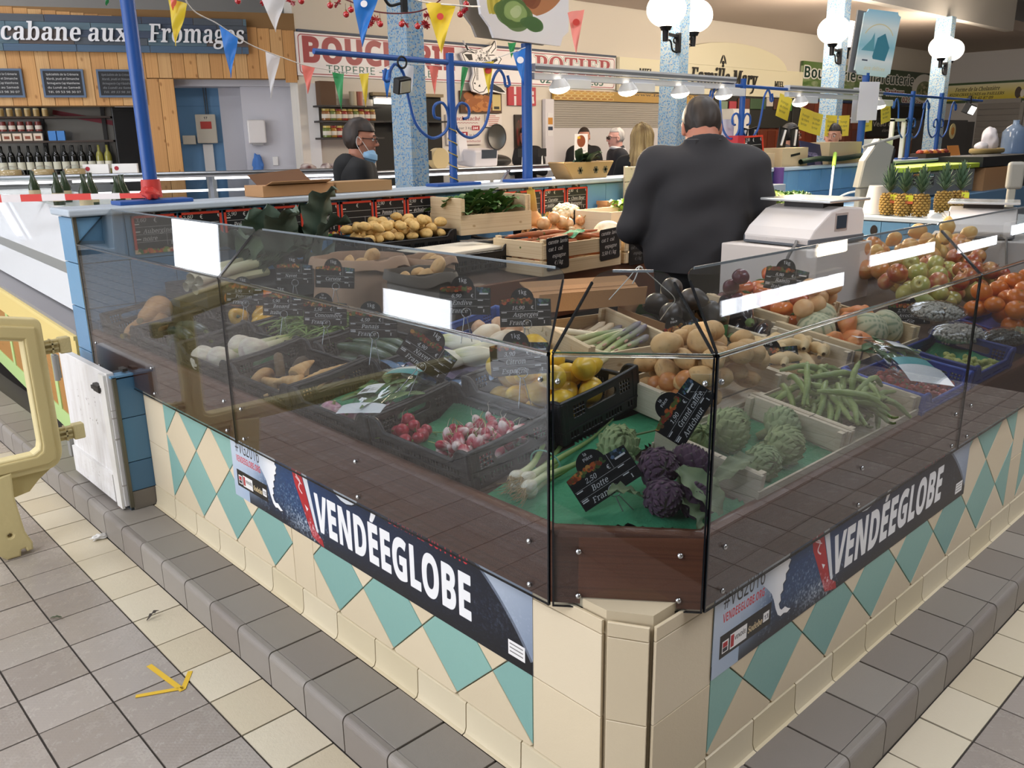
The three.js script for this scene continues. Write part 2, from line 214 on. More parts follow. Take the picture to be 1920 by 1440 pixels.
// bent acrylic guards screwed on the rail
{
const t=0.005,yb=0.638,yc=1.195,a=0.76,L=0.205;
// local frame: u along the sheet, y up, n outward distance
function guard(label,o,dir,len,nrm,mit0,mit1,rows){
const g=thing('acrylic_guard',label,'screen',[0,0,0],0,'clear acrylic guards');
const m=new THREE.Matrix4().makeBasis(dir,V(0,1,0),nrm).setPosition(o); // x along, y up, z outward
const low=[[0,yb],[len,yb],[len,yc],[0,yc]];
mesh('lower_pane',prism(low,t).applyMatrix4(m),glassMat,g);
const c=0.03,up=new THREE.Shape(); // sloping upper pane with rounded top corners
up.moveTo(0,0);up.lineTo(len,0);up.lineTo(len-mit1*(L-c) / L,L-c);up.quadraticCurveTo(len-mit1,L,len-mit1-c,L);up.lineTo(mit0+c,L);up.quadraticCurveTo(mit0,L,mit0*(L-c) / L,L-c);up.closePath();
const tilt=new THREE.Matrix4().makeTranslation(0,yc,0).multiply(new THREE.Matrix4().makeRotationX(-(PI / 2-a)));
mesh('upper_pane',new THREE.ExtrudeGeometry(up,{depth:t,bevelEnabled:false,curveSegments:8}).applyMatrix4(tilt).applyMatrix4(m),glassMat,g);
mesh('bend',cyl(0.0055,0.0055,len,[len / 2,yc,t / 2],[0,0,PI / 2],12).applyMatrix4(m),glassBar,g);
const e=(p)=>mesh('polished_edge',geo(p).applyMatrix4(m),glassEdge,g),es=(x0,y0,x1,y1)=>bar([x0,y0,t / 2],[x1,y1,t / 2],t+0.0008,0.003).applyMatrix4(new THREE.Matrix4());
const pt=(x,s)=>V(x,s,t / 2).applyMatrix4(tilt);
e([span(-0.001,0.003,yb,yc,-0.0003,t+0.0003),bar(pt(0.001,0),pt(mit0*(L-c) / L+0.001,L-c),0.004,t+0.0006)]);
e([span(len-0.003,len+0.001,yb,yc,-0.0003,t+0.0003),bar(pt(len-0.001,0),pt(len-mit1*(L-c) / L-0.001,L-c),0.004,t+0.0006)]);
e([span(0,len,yb-0.0005,yb+0.0015,-0.0003,t+0.0003)]);
mesh('polished_edge',bar(pt(mit0+c,L),pt(len-mit1-c,L),0.002,t+0.0006).applyMatrix4(m),M(0x8f979d,0.2),g);
for(const[u,y]of rows)mesh('screw',lathe([[0,0.006],[0.0045,0.005],[0.0062,0.002],[0.0064,0],[0,0]],12).rotateX(PI / 2).translate(u,y,t).applyMatrix4(m),steel,g);
return g;
}
const zL=V(0,0,1),xR=V(1,0,0),nL=V(-1,0,0),nR=V(0,0,1),X=1.1695,Z=-0.8965;
const sc=(len,n)=>{const o=[];for(let i=0;i<n;i++)for(const y of[0.77,0.666])o.push([0.062+(i*(len-0.12)) / (n-1),y]);return o;};
guard('clear acrylic guard at the far left end by the blue tiled wall',V(X,0,-4.004),zL,1.385,nL,0,0,sc(1.385,3));
guard('long clear acrylic guard over the left banner, nearest the counter corner',V(X,0,-2.614),zL,1.47,nL,0,0.095,sc(1.47,3));
guard('narrow clear acrylic guard across the cut-off counter corner',V(X+0.003,0,-1.139),V(0.202,0,0.2405).normalize(),Math.hypot(0.202,0.2405),V(-0.2405,0,0.202).normalize(),0.085,0.085,[[0.055,0.77],[0.265,0.77],[0.055,0.666],[0.265,0.666]]);
guard('long clear acrylic guard over the right banner',V(1.377,0,Z),xR,1.383,nR,0.095,0,sc(1.383,3));
guard('clear acrylic guard before the mandarins on the right counter side',V(2.764,0,Z),xR,1.5,nR,0,0,sc(1.5,3));
guard('clear acrylic guard at the far end of the right counter side',V(4.268,0,Z),xR,1.5,nR,0,0,sc(1.5,3));
// corner clips
for(const[p,lab]of[[V(1.168,1.14,-1.142),'small clear clip with two cap screws on the left edge of the corner guard'],[V(1.374,1.14,-0.899),'small clear clip with two cap screws on the right edge of the corner guard']]){
const left=p.z<-1,g=thing('guard_clip',lab,'clip');
const d1=left?V(0,0,-1):V(1,0,0),d2=V(0.202,0,0.2405).normalize().multiplyScalar(left?1:-1),n=left?V(1,0,0.4):V(-0.4,0,-1);
for(const d of[d1,d2]){const c=p.clone().addScaledVector(d,0.02).addScaledVector(n,0.007);mesh('clip_plate',bar(p.clone().addScaledVector(n,0.006),p.clone().addScaledVector(d,0.036).addScaledVector(n,0.006),0.003,0.036),filmMat,g);mesh('cap_screw',T(new THREE.SphereGeometry(0.006,12,8),c.addScaledVector(n,-0.012).toArray()),steel,g);}
}
}
// sailing race banners stuck along both fronts
const BANNER=canvasTex(2048,352,(x,w,h)=>{
const r=rng(77);
let g=x.createLinearGradient(0,0,w,0);g.addColorStop(0,'#b7c7da');g.addColorStop(0.1,'#9db4cf');g.addColorStop(0.16,'#27476f');g.addColorStop(0.32,'#1b4172');g.addColorStop(0.5,'#13294c');g.addColorStop(1,'#0a0f1a');x.fillStyle=g;x.fillRect(0,0,w,h);
g=x.createLinearGradient(0,0,0,h);g.addColorStop(0,'rgba(10,20,40,0)');g.addColorStop(0.65,'rgba(5,12,25,0.1)');g.addColorStop(1,'rgba(4,8,18,0.85)');x.fillStyle=g;x.fillRect(150,0,w,h);
for(let i=0;i<4200;i++){const px=200+r()*1750,py=r()*h;x.fillStyle=r()<0.5?'rgba(120,165,215,0.10)':'rgba(0,8,25,0.16)';x.fillRect(px,py,2+r()*14,1+r()*3);}
g=x.createLinearGradient(0,0,140,h);g.addColorStop(0,'rgba(214,224,236,1)');g.addColorStop(0.5,'rgba(190,205,224,0.9)');g.addColorStop(1,'rgba(150,170,200,0)');x.fillStyle=g;x.fillRect(0,0,330,h);
// sea spray
const spray=(cx,cy,sx,sy,n,a)=>{for(let i=0;i<n;i++){const u=(r()+r()+r()-1.5)*sx,v=(r()+r()+r()-1.5)*sy;x.fillStyle='rgba(235,243,250,'+a*r()+')';x.beginPath();x.arc(cx+u,cy+v,1+r()*5,0,7);x.fill();}};
spray(300,250,60,90,260,0.28);
// white continent, south tip bottom right
const poly=(pts,f)=>{x.fillStyle=f;x.beginPath();pts.forEach((p,i)=>(i?x.lineTo(...p):x.moveTo(...p)));x.closePath();x.fill();};
g=x.createLinearGradient(250,0,450,0);g.addColorStop(0,'#b9c6d6');g.addColorStop(0.6,'#eef2f6');g.addColorStop(1,'#fbfcfd');
const c1=[[250,60],[292,26],[350,14],[405,18],[428,40],[440,62],[430,80],[446,92],[432,112],[438,124],[418,136],[420,160],[404,170],[408,196],[392,206],[398,232],[386,240],[396,262],[408,272],[430,268],[452,284],[470,292],[448,300],[424,292],[404,296],[384,282],[366,250],[352,214],[332,178],[304,150],[272,122],[254,96]];
poly(c1.map(([a,b])=>[a+5,b+5]),'rgba(5,10,20,0.6)');poly(c1,g);
spray(560,235,150,110,700,0.22);spray(600,300,130,60,500,0.25);
// red and white sails, hull
poly([[566,0],[640,0],[752,300],[716,330],[640,190],[600,120]],'#b3212b');poly([[660,40],[692,0],[706,60],[770,292],[758,306]],'#dfe4ea');poly([[640,190],[716,330],[780,346],[808,352],[798,320],[752,292]],'#a81f29');poly([[672,196],[688,224],[700,210]],'#e9edf0');
x.strokeStyle='#e7d4d6';x.lineWidth=7;x.beginPath();x.moveTo(618,30);x.bezierCurveTo(660,40,585,70,640,92);x.bezierCurveTo(668,112,600,120,660,152);x.stroke();x.lineWidth=5;x.beginPath();x.moveTo(604,48);x.lineTo(650,44);x.moveTo(612,86);x.lineTo(660,110);x.stroke();
spray(700,300,120,50,420,0.35);
const c2=[[880,0],[1120,0],[1128,24],[1116,40],[1096,44],[1080,66],[1046,84],[1006,92],[968,88],[932,74],[908,52],[888,30]];
poly(c2.map(([a,b])=>[a+4,b+5]),'rgba(5,10,20,0.6)');poly(c2,'#dfe6ee');
// curve of the globe at right
g=x.createLinearGradient(1680,0,2048,300);g.addColorStop(0,'#cfd9e6');g.addColorStop(1,'#7f8fa6');x.fillStyle=g;x.beginPath();x.moveTo(1690,0);x.quadraticCurveTo(1900,90,2048,300);x.lineTo(2048,0);x.closePath();x.fill();
x.strokeStyle='rgba(190,205,225,0.5)';x.lineWidth=14;x.beginPath();x.moveTo(1690,2);x.quadraticCurveTo(1896,96,2044,304);x.stroke();
spray(1890,210,130,90,700,0.07);
const txt=(s,px,py,font,fill,wid,rot=0)=>{x.save();x.translate(px,py);x.rotate(rot);x.font=font;const k=wid?wid / x.measureText(s).width:1;x.scale(k,1);x.fillStyle=fill;x.fillText(s,0,0);x.restore();};
txt('#VG2016',46,118,'92px sans-serif','#14161c',240);txt('VENDEEGLOBE.ORG',48,166,'bold 44px sans-serif','#cc2f38',240);
x.fillStyle='#0b0d12';x.fillRect(38,210,300,84);x.fillStyle='#f0f0f0';x.fillRect(52,236,36,44);x.fillRect(96,228,96,56);x.fillRect(290,236,36,36);x.fillStyle='#b3212b';x.fillRect(56,242,26,18);x.fillRect(100,234,18,44);x.fillStyle='#223';x.fillRect(56,262,26,14);
txt('VENDÉE',122,260,'bold 22px sans-serif','#222',64);txt('Sodebo',198,272,'italic bold 34px serif','#f0d9a8',86);txt('13',296,264,'bold 24px sans-serif','#223');
x.save();x.transform(1,0,0,1,0,0);txt('VENDÉEGLOBE',760,282,'bold 226px sans-serif','#f4f6f8',1000);x.save();x.translate(760,282);x.font='bold 226px sans-serif';x.scale(1000 / x.measureText('VENDÉEGLOBE').width,1);x.lineWidth=9;x.lineJoin='round';x.strokeStyle='#f4f6f8';x.strokeText('VENDÉEGLOBE',0,0);x.restore();x.restore();
txt('DEPART LE ',1288,78,'62px sans-serif','#b5323b',235);txt('06.11.16',1530,80,'bold 66px sans-serif','#d5343e',215);
x.fillStyle='#f2f2f2';x.fillRect(1935,268,78,54);x.fillStyle='#777';for(let i=0;i<3;i++)x.fillRect(1942,278+i*14,62,4);
});
{
const m=M(0xffffff,0.28,{map:BANNER});
const a=single('race_banner','long blue sailing race banner on the left counter front, fully lit','banner',panelGeo(1.508,0.26,0.0015).rotateY(-PI / 2).translate(1.1955,0.536,-1.98),m,'race banners on the counter');
const b=single('race_banner','long blue sailing race banner on the right counter front, in shade','banner',panelGeo(1.505,0.25,0.0015).translate(2.214,0.541,-0.9205),m,'race banners on the counter');
}
// ---------------------------------------------------------------- crates and produce on the display deck
const TILT=Math.atan(SL);
const frame=(p,e)=>new THREE.Matrix4().compose(p,new THREE.Quaternion().setFromEuler(new THREE.Euler(...e,'YXZ')),V(1,1,1));
const LF=(x,z,h=0,ry=0)=>frame(V(x,deckL(x)+h-0.01,z),[0,0,TILT]).multiply(new THREE.Matrix4().makeRotationY(ry));
const RF=(x,z,h=0,ry=0)=>frame(V(x,deckR(z)+h-0.01,z),[TILT,0,0]).multiply(new THREE.Matrix4().makeRotationY(ry));
const FF=(x,y,z,ry=0)=>frame(V(x,y,z),[0,ry,0]);
const setM=(o,m)=>{m.decompose(o.position,o.quaternion,o.scale);return o;};
const inF=(F,p,e=[0,0,0],s=1)=>F.clone().multiply(new THREE.Matrix4().compose(V(...p),new THREE.Quaternion().setFromEuler(new THREE.Euler(...e)),V(s,s,s)));
const h3=(x,y,z)=>{let n=Math.imul(x,374761393)^Math.imul(y,668265263)^Math.imul(z,1274126177);n=Math.imul(n^(n>>>13),1103515245);return((n^(n>>>16))>>>0) / 4294967296;};
function n3(x,y,z){const i=Math.floor(x),j=Math.floor(y),k=Math.floor(z),f=(t)=>t*t*(3-2*t),u=f(x-i),v=f(y-j),w=f(z-k),g=(a,b,c)=>h3(i+a,j+b,k+c);return lerp(lerp(lerp(g(0,0,0),g(1,0,0),u),lerp(g(0,1,0),g(1,1,0),u),v),lerp(lerp(g(0,0,1),g(1,0,1),u),lerp(g(0,1,1),g(1,1,1),u),v),w);}
import{mergeVertices}from'three/addons/utils/BufferGeometryUtils.js';
const colr=(c)=>new THREE.Color(c);
const ICO=new Map();
// closed smooth body: f(direction) -> position, c(direction, position) -> colour
function blob(f,c,detail=7){
if(!ICO.has(detail)){const g=new THREE.IcosahedronGeometry(1,detail);g.deleteAttribute('uv');g.deleteAttribute('normal');ICO.set(detail,mergeVertices(g));}
const g=ICO.get(detail).clone(),p=g.attributes.position,col=new Float32Array(p.count*3),d=V();
for(let i=0;i<p.count;i++){d.fromBufferAttribute(p,i).normalize();const q=f(d.clone());p.setXYZ(i,q.x,q.y,q.z);if(c){const k=c(d,q);col.set([k.r,k.g,k.b],3*i);}}
if(c)g.setAttribute('color',new THREE.BufferAttribute(col,3));g.computeVertexNormals();return g;
}
const mixc=(a,b,t)=>colr(a).lerp(colr(b),clamp(t,0,1));
const speck=(c1,c2,s,off=0)=>(d)=>mixc(c1,c2,n3(d.x*s+off,d.y*s+7,d.z*s)*1.3-0.15);
const lump=(sx,sy,sz,amp,s,off)=>(d)=>{const k=1+amp*(n3(d.x*s+off,d.y*s,d.z*s+off)-0.5)*2;return V(d.x*sx*k,d.y*sy*k,d.z*sz*k);};
function solidColor(g,c,c2){const p=g.attributes.position,col=new Float32Array(p.count*3);g.computeBoundingBox();const b=g.boundingBox;for(let i=0;i<p.count;i++){const k=c2?mixc(c,c2,(p.getY(i)-b.min.y) / (b.max.y-b.min.y||1)):colr(c);col.set([k.r,k.g,k.b],3*i);}g.setAttribute('color',new THREE.BufferAttribute(col,3));return g;}
// tapered bent tube along points with radius function, coloured by c(t)
function taper(pts,rad,c,seg=20,n=9){
const g=tube(pts,1,seg,n),cv=new THREE.CatmullRomCurve3(pts.map((p)=>V(...p))),p=g.attributes.position,col=new Float32Array(p.count*3);
for(let i=0;i<=seg;i++){const t=i / seg,o=cv.getPointAt(t),k=c(t);for(let j=0;j<=n;j++){const a=i*(n+1)+j,q=V().fromBufferAttribute(p,a).sub(o).normalize().multiplyScalar(rad(t)).add(o);p.setXYZ(a,q.x,q.y,q.z);col.set([k.r,k.g,k.b],3*a);}}
g.setAttribute('color',new THREE.BufferAttribute(col,3));g.computeVertexNormals();return g;
}
// leaf blade: length along +z, arching up, with midrib fold and ruffles
function leaf(L,W,arch,ruffle,seed,c1,c2,n=10,m=6){
const pos=[],col=[],idx=[];
for(let i=0;i<=n;i++)for(let j=0;j<=m;j++){const v=i / n,u=j / m*2-1,w=W*Math.pow(Math.sin(PI*Math.min(1,0.08+v*0.9)),0.7),rf=ruffle*Math.abs(u)*Math.sin(v*23+seed+u*2);pos.push(u*w*0.5,arch*(Math.sin(v*1.9)*0.6)*L+Math.abs(u)*w*0.18+rf,v*L);const k=mixc(c1,c2,Math.abs(u)*0.8+n3(u*3+seed,v*6,seed)*0.4-0.2+(v>0.9?0.2:0));col.push(k.r,k.g,k.b);}
for(let i=0;i<n;i++)for(let j=0;j<m;j++){const a=i*(m+1)+j;idx.push(a,a+m+1,a+1,a+1,a+m+1,a+m+2);}
const g=new THREE.BufferGeometry();g.setAttribute('position',new THREE.Float32BufferAttribute(pos,3));g.setAttribute('color',new THREE.Float32BufferAttribute(col,3));g.setIndex(idx);g.computeVertexNormals();return g;
}
const vfood=VC(0.45),vwax=VC(0.28,{clearcoat:0.3,clearcoatRoughness:0.25}),vmatte=VC(0.8),vleaf=VC(0.55,{side:THREE.DoubleSide});
const Mk=(g,m)=>{const o=new THREE.Mesh(geo(g),m);o.castShadow=o.receiveShadow=true;return o;};
const part=(p,name,g,m)=>{const o=Mk(g,m);o.name=name;p.add(o);return o;};
function add(proto,name,label,cat,m,group){const o=proto.clone();o.name=numbered(name);scene.add(o);setM(o,m);return tag(o,label,cat,group);}
// let n round things (radius r, prototypes) settle into a w x d box above frame F
function heap(protos,name,label,cat,F,w,d,n,r,o={}){
const rnd=rng(o.seed??5),P=[];
for(let i=0;i<n;i++){
let best;const k=o.vary?1-o.vary / 2+rnd()*o.vary:1,R=r*k;
for(let t=0;t<(o.tries??14);t++){const x=(rnd()-0.5)*(w-2*R),z=(rnd()-0.5)*(d-2*R);let y=R+(o.floor??0.004)+(o.rise?o.rise(x,z):0);for(const q of P){const dd=Math.hypot(x-q[0],z-q[2]),s=(R+q[3])*0.96;if(dd<s)y=Math.max(y,q[1]+Math.sqrt(s*s-dd*dd));}if(!best||y<best[1])best=[x,y,z,R];}
P.push(best);const pr=protos[Math.floor(rnd()*protos.length)];
const e=o.flat?[(rnd()-0.5)*o.flat,rnd()*6.28,(rnd()-0.5)*o.flat]:[rnd()*6.28,rnd()*6.28,rnd()*6.28];
const ob=add(pr,name,label,cat,inF(F,[best[0],best[1],best[2]],e,k),o.group??name.replace(/_/g,' ')+' heap');
if(o.each)o.each(ob,i);
}
}
// --- black or blue plastic crates: sides with slots, handle holes and raised corners
const crateCache=new Map();
function plasticCrate(w,d,h,color,label,F,cat='crate'){
const key=[w,d,h].join(),t=0.007;
if(!crateCache.has(key)){
const side=(L,dip)=>{const s=new THREE.Shape(),a=L / 2,hl=h-dip;s.moveTo(-a,0);s.lineTo(a,0);s.lineTo(a,h);s.lineTo(a-0.035,h);s.bezierCurveTo(a-0.05,h,a-0.055,hl,a-0.075,hl);s.lineTo(-a+0.075,hl);s.bezierCurveTo(-a+0.055,hl,-a+0.05,h,-a+0.035,h);s.lineTo(-a,h);s.closePath();const holes=[],rows=dip>0.01?[[0.012,0.03],[0.038,Math.min(0.06,hl-0.02)]]:[[0.012,0.035]];for(const[y0,y1]of rows)for(let x=-a+0.03;x<a-0.03;x+=0.0115){if(Math.abs(((x+9)%0.09)-0.045)>0.036)continue;holes.push([[x,y0],[x+0.006,y0],[x+0.006,y1],[x,y1]]);}if(dip<=0.01){const q=rrect(0.12,0.024,0.011),pts=q.getPoints(5).map((p)=>[p.x,p.y+h-0.034]);holes.push(pts);for(const sx of[-1,1])for(let i=0;i<4;i++)for(let j=0;j<3;j++){const x=sx*(0.075+i*0.011),y=h-0.052+j*0.012;if(Math.abs(x)<a-0.02)holes.push([[x,y],[x+0.008,y],[x+0.008,y+0.009],[x,y+0.009]]);}}return prism(s,t,0.0008,holes);};
const rim=(L,dip)=>{const a=L / 2,hl=h-dip;return tube([[-a,h,0],[-a+0.03,h,0],[-a+0.045,h-dip*0.3,0],[-a+0.062,hl,0],[-a+0.08,hl,0],[0,hl,0],[a-0.08,hl,0],[a-0.062,hl,0],[a-0.045,h-dip*0.3,0],[a-0.03,h,0],[a,h,0]].filter((p,i)=>dip>0.01||i===0||i===5||i===10),0.0058,40,7);};
const long=geo([side(d,0.032).rotateY(PI / 2),rim(d,0.032).rotateY(PI / 2).translate(t / 2,0,0)]),short=geo([side(w,0.004),rim(w,0.004).translate(0,0,t / 2)]);
const base=[span(-w / 2,w / 2,0,0.006,-d / 2,d / 2)],post=geo([bx(0.03,h,0.012,[0.008,h / 2,0],undefined,0.004),bx(0.012,h,0.03,[0,h / 2,0.008],undefined,0.004)]);
crateCache.set(key,{long,short,base:geo(base),post,band:geo([span(-w / 2-0.004,w / 2+0.004,0.032,0.037,d / 2,d / 2+0.004),span(-w / 2-0.004,w / 2+0.004,0.032,0.037,-d / 2-0.004,-d / 2),span(-w / 2-0.004,-w / 2,0.032,0.037,-d / 2,d / 2),span(w / 2,w / 2+0.004,0.032,0.037,-d / 2,d / 2)])});
}
const c=crateCache.get(key),g=thing('plastic_crate',label,cat),m=typeof color==='number'?M(color,0.38):color;setM(g,F);
mesh('base',c.base,m,g);
for(const s of[-1,1]){const a=mesh('long_side',c.long,m,g);a.position.x=s*w / 2-(s>0?t:0);const b=mesh('short_side',c.short,m,g);b.position.z=s*d / 2-(s>0?t:0);}
for(const[sx,sz,ry]of[[-1,-1,0],[-1,1,PI / 2],[1,1,PI],[1,-1,-PI / 2]]){const p=mesh('corner_post',c.post,m,g);p.position.set(sx*(w / 2-0.004),0,sz*(d / 2-0.004));p.rotation.y=ry;}
mesh('band',c.band,m,g);
return g;
}
// --- wooden trays: tall end boards across x, low slats along x, staples
function woodTray(w,d,h,label,F,o={}){
const g=thing(o.name??'wooden_tray',label,'tray');setM(g,F);const lo=o.low??h*0.55,m=o.m??crateWood;
const wood=(x0,x1,y0,y1,z0,z1,sw)=>boxUV(span(x0,x1,y0,y1,z0,z1,0.0012),3,(x0*7.3)%1,(z0*5.1)%1,sw);
for(const s of[-1,1]){const x=s*(w / 2-0.006);mesh('end_board',wood(x-0.005,x+0.005,0,h,-d / 2,d / 2),m,g);mesh('end_cap',wood(x-s*0.005-0.006,x-s*0.005+0.006,h*0.25,h+0.001,-d / 2+0.006,d / 2-0.006),m,g);
mesh('staple',[rod([x-0.009,h+0.002,d*0.12],[x+0.0065,h+0.001,d*0.12],0.0009,5),rod([x+0.0062,h,d*0.12],[x+0.0062,h-0.016,d*0.12],0.0009,5)],M(0x4c4a46,0.5),g);}
const n=o.slats??1; // low boards front and back
for(const s of[-1,1]){if(o.open&&s>0)continue;for(let k=0;k<n;k++){const a=k*lo / n,b=(k+1)*lo / n-(n>1?0.012:0);mesh('side_slat',wood(-w / 2-0.003,w / 2+0.003,a,b,s*d / 2-0.003,s*d / 2+0.003),m,g);}}
for(let k=0;k<3;k++){const z=-d / 2+(k+0.5)*d / 3;mesh('bottom_slat',wood(-w / 2+0.012,w / 2-0.012,0.001,0.006,z-d / 6+0.004,z+d / 6-0.004),m,g);}
for(const sx of[-1,1])for(const sz of[-1,1])mesh('corner_block',wood(sx*(w / 2-0.026)-0.009,sx*(w / 2-0.026)+0.009,0.006,h*0.98,sz*(d / 2-0.016)-0.008,sz*(d / 2-0.016)+0.008),m,g);
return g;
}
const paperG=M(0x3f9468,0.75,{side:THREE.DoubleSide,bumpMap:rep(NOISE,2),bumpScale:0.004});
function sheet(w,d,f,n=20){const g=new THREE.PlaneGeometry(w,d,n,n).rotateX(-PI / 2),p=g.attributes.position;for(let i=0;i<p.count;i++)p.setY(i,f(p.getX(i),p.getZ(i)));g.computeVertexNormals();return g;}
const liner=(F,w,d,up,label,seed)=>{const o=single('paper_sheet',label,'paper',sheet(w,d,(x,z)=>0.009+0.012*n3(x*22+seed,0,z*22)+up*Math.max(0,(x / w+0.5)-0.75)*4*0.06),paperG);setM(o,F);return o;};
// ------------------------------------------------ crates on the left side
const CW=0.29,CD=0.405,BK=0x17181a;
const Lz={radish:-1.64,turnip:-2.06,parsnip:-2.48,garlic:-2.9,courgette:-3.31,butternut:-3.73};
plasticCrate(CW,CD,0.102,BK,'black plastic crate of radishes nearest the counter corner',LF(1.35,Lz.radish));
plasticCrate(CW,CD,0.1,BK,'black plastic crate with turnips and a bag of salad',LF(1.35,Lz.turnip));
plasticCrate(CW,CD,0.1,BK,'black plastic crate with parsnips and cut pumpkin',LF(1.35,Lz.parsnip));
plasticCrate(CW,CD,0.1,BK,'black plastic crate with large white garlic bulbs',LF(1.35,Lz.garlic));
plasticCrate(CW,CD,0.1,BK,'black plastic crate with dark courgettes',LF(1.35,Lz.courgette));
plasticCrate(CW,CD,0.1,BK,'black plastic crate with butternut squash, last before the blue wall',LF(1.35,Lz.butternut));
plasticCrate(0.31,0.385,0.115,BK,'black plastic crate full of yellow lemons',LF(1.645,-1.6,0.012));
plasticCrate(CW,CD,0.09,BK,'black plastic crate of cucumbers',LF(1.645,-2.42));
plasticCrate(CW,CD,0.09,BK,'black plastic crate of green beans',LF(1.645,-2.86));
plasticCrate(CW,CD,0.09,BK,'black plastic crate of yellow peppers',LF(1.645,-3.3));
plasticCrate(CW,CD,0.1,0x2d4f9c,'blue plastic crate with white squash behind the endives',LF(1.94,-2.1));
liner(LF(1.36,Lz.radish),0.27,0.385,0.5,'green paper lining the radish crate',3);
liner(LF(1.35,Lz.turnip),0.27,0.385,0.3,'green paper lining the turnip crate',5);
liner(LF(1.35,Lz.garlic),0.27,0.385,0.3,'green paper lining the garlic crate',9);
{ // green paper on the bare deck at the corner
const h=(x,z)=>0.8+SL*Math.min(x-1.17,-0.897-z),F=frame(V(0,0,0),[0,0,0]);
const s=new THREE.Shape();[[1.2,1.4],[1.2,1.165],[1.4,0.93],[1.59,0.93],[1.55,1.25],[1.9,1.28],[1.9,1.42],[1.5,1.4]].forEach((p,i)=>(i?s.lineTo(...p):s.moveTo(...p)));
const g=new THREE.PlaneGeometry(0.72,0.52,48,36).rotateX(-PI / 2).translate(1.55,0,-1.18),p=g.attributes.position,keep=[],poly=s.getPoints(),idx=g.index.array,ins=(x,z)=>{let c=false;for(let i=0,j=poly.length-1;i<poly.length;j=i++)if((poly[i].y>-z)!==(poly[j].y>-z)&&x<(poly[j].x-poly[i].x)*(-z-poly[i].y) / (poly[j].y-poly[i].y)+poly[i].x)c=!c;return c;};
for(let i=0;i<p.count;i++){const x=p.getX(i),z=p.getZ(i);p.setY(i,h(x,z)-0.008+0.011*n3(x*18,3,z*18));}
for(let i=0;i<idx.length;i+=3)if(ins((p.getX(idx[i])+p.getX(idx[i+1])+p.getX(idx[i+2])) / 3,(p.getZ(idx[i])+p.getZ(idx[i+1])+p.getZ(idx[i+2])) / 3))keep.push(idx[i],idx[i+1],idx[i+2]);
g.setIndex(keep);g.computeVertexNormals();single('paper_sheet','creased green paper spread on the deck at the counter corner','paper',g,paperG);
}
// ---- vegetables
const root=(L,r,c1,c2)=>taper([[0,0,0],[0.2*L,-0.4*L,0],[0.1*L,-0.8*L,0.2*L],[0.3*L,-L,0.3*L]],(t)=>r*(1-t*0.85),(t)=>mixc(c1,c2,t),8,5);
const radishP=[0,1,2].map((k)=>{const g=new THREE.Group();part(g,'bulb',blob((d)=>{const r=0.0105+k*0.0012,y=d.y<0?d.y*1.9:d.y*1.25;return V(d.x*r,y*r,d.z*r);},(d)=>mixc('#b51f3f','#f1d9d2',(-d.y-0.15+(n3(d.x*3,k,d.z*3)-0.5)*0.5)*1.8),4),vwax);part(g,'tail',root(0.03,0.0011,'#efe0d4','#d8c8a8').translate(0,-0.018,0),vmatte);part(g,'stalk',taper([[0,0.008,0],[0.002,0.02,0.003],[0.008,0.034,0]],()=>0.0013,(t)=>mixc('#c6cf8e','#7f9a4a',t),5,5),vmatte);return g;});
heap(radishP,'pink_radish','pink radish with a white tip and thin tail in the radish crate','radish',LF(1.36,-1.56),0.22,0.2,84,0.0125,{group:'long pink radishes',seed:3,vary:0.4,floor:0.016,rise:(x,z)=>0.03*clamp(0.5+x*4,0,1)});
const redRad=[0,1].map((k)=>{const g=new THREE.Group();part(g,'bulb',blob(lump(0.0185,0.018,0.0185,0.05,2,k*9),speck('#a81f36','#c43349',3,k),5),vwax);part(g,'tail',root(0.04,0.0015,'#b3455a','#c9a090').translate(0,-0.016,0),vmatte);part(g,'stalk',[taper([[0,0.015,0],[0.003,0.03,0.004],[0.012,0.05,0.01]],()=>0.0016,(t)=>mixc('#b7c07c','#6f8f3d',t),6,5),taper([[0,0.015,0],[-0.004,0.03,0.0],[-0.018,0.048,-0.004]],()=>0.0014,(t)=>mixc('#b7c07c','#6f8f3d',t),6,5)],vmatte);return g;});
heap(redRad,'red_radish','round red radish at the left of the radish crate','radish',LF(1.28,-1.77),0.13,0.15,11,0.0185,{group:'round red radishes',seed:8,vary:0.3,floor:0.02});
const lemonP=[0,1,2].map((k)=>Mk(blob((d)=>{const e=Math.pow(Math.abs(d.z),7),L=0.036+e*0.009,k2=1+0.04*(n3(d.x*2+k*5,d.y*2,d.z*2)-0.5);return V(d.x*0.0315*k2,d.y*0.0315*k2,d.z*L);},speck('#e2b42c','#eac544',4,k*3),7),VC(0.34,{bumpMap:rep(FINE,4),bumpScale:0.0004})));
heap(lemonP,'lemon','ripe yellow lemon in the black lemon crate','lemon',LF(1.645,-1.6,0.012),0.27,0.35,30,0.0335,{group:'lemons',seed:12,vary:0.12});
const turnipP=[0,1].map((k)=>{const g=new THREE.Group();part(g,'bulb',blob((d)=>V(d.x*0.038,d.y*0.034-Math.exp(-(d.x*d.x+d.z*d.z)*14)*(d.y>0?0.006:-0.01),d.z*0.038),(d)=>mixc('#e6d8c3','#b98397',(d.y-0.05)*1.4+(n3(d.x*3,k,d.z*3)-0.5)*0.8),7),vwax);part(g,'stalk',cyl(0.004,0.006,0.014,[0,0.034,0],undefined,8),M(0xa9ad72,0.8));return g;});
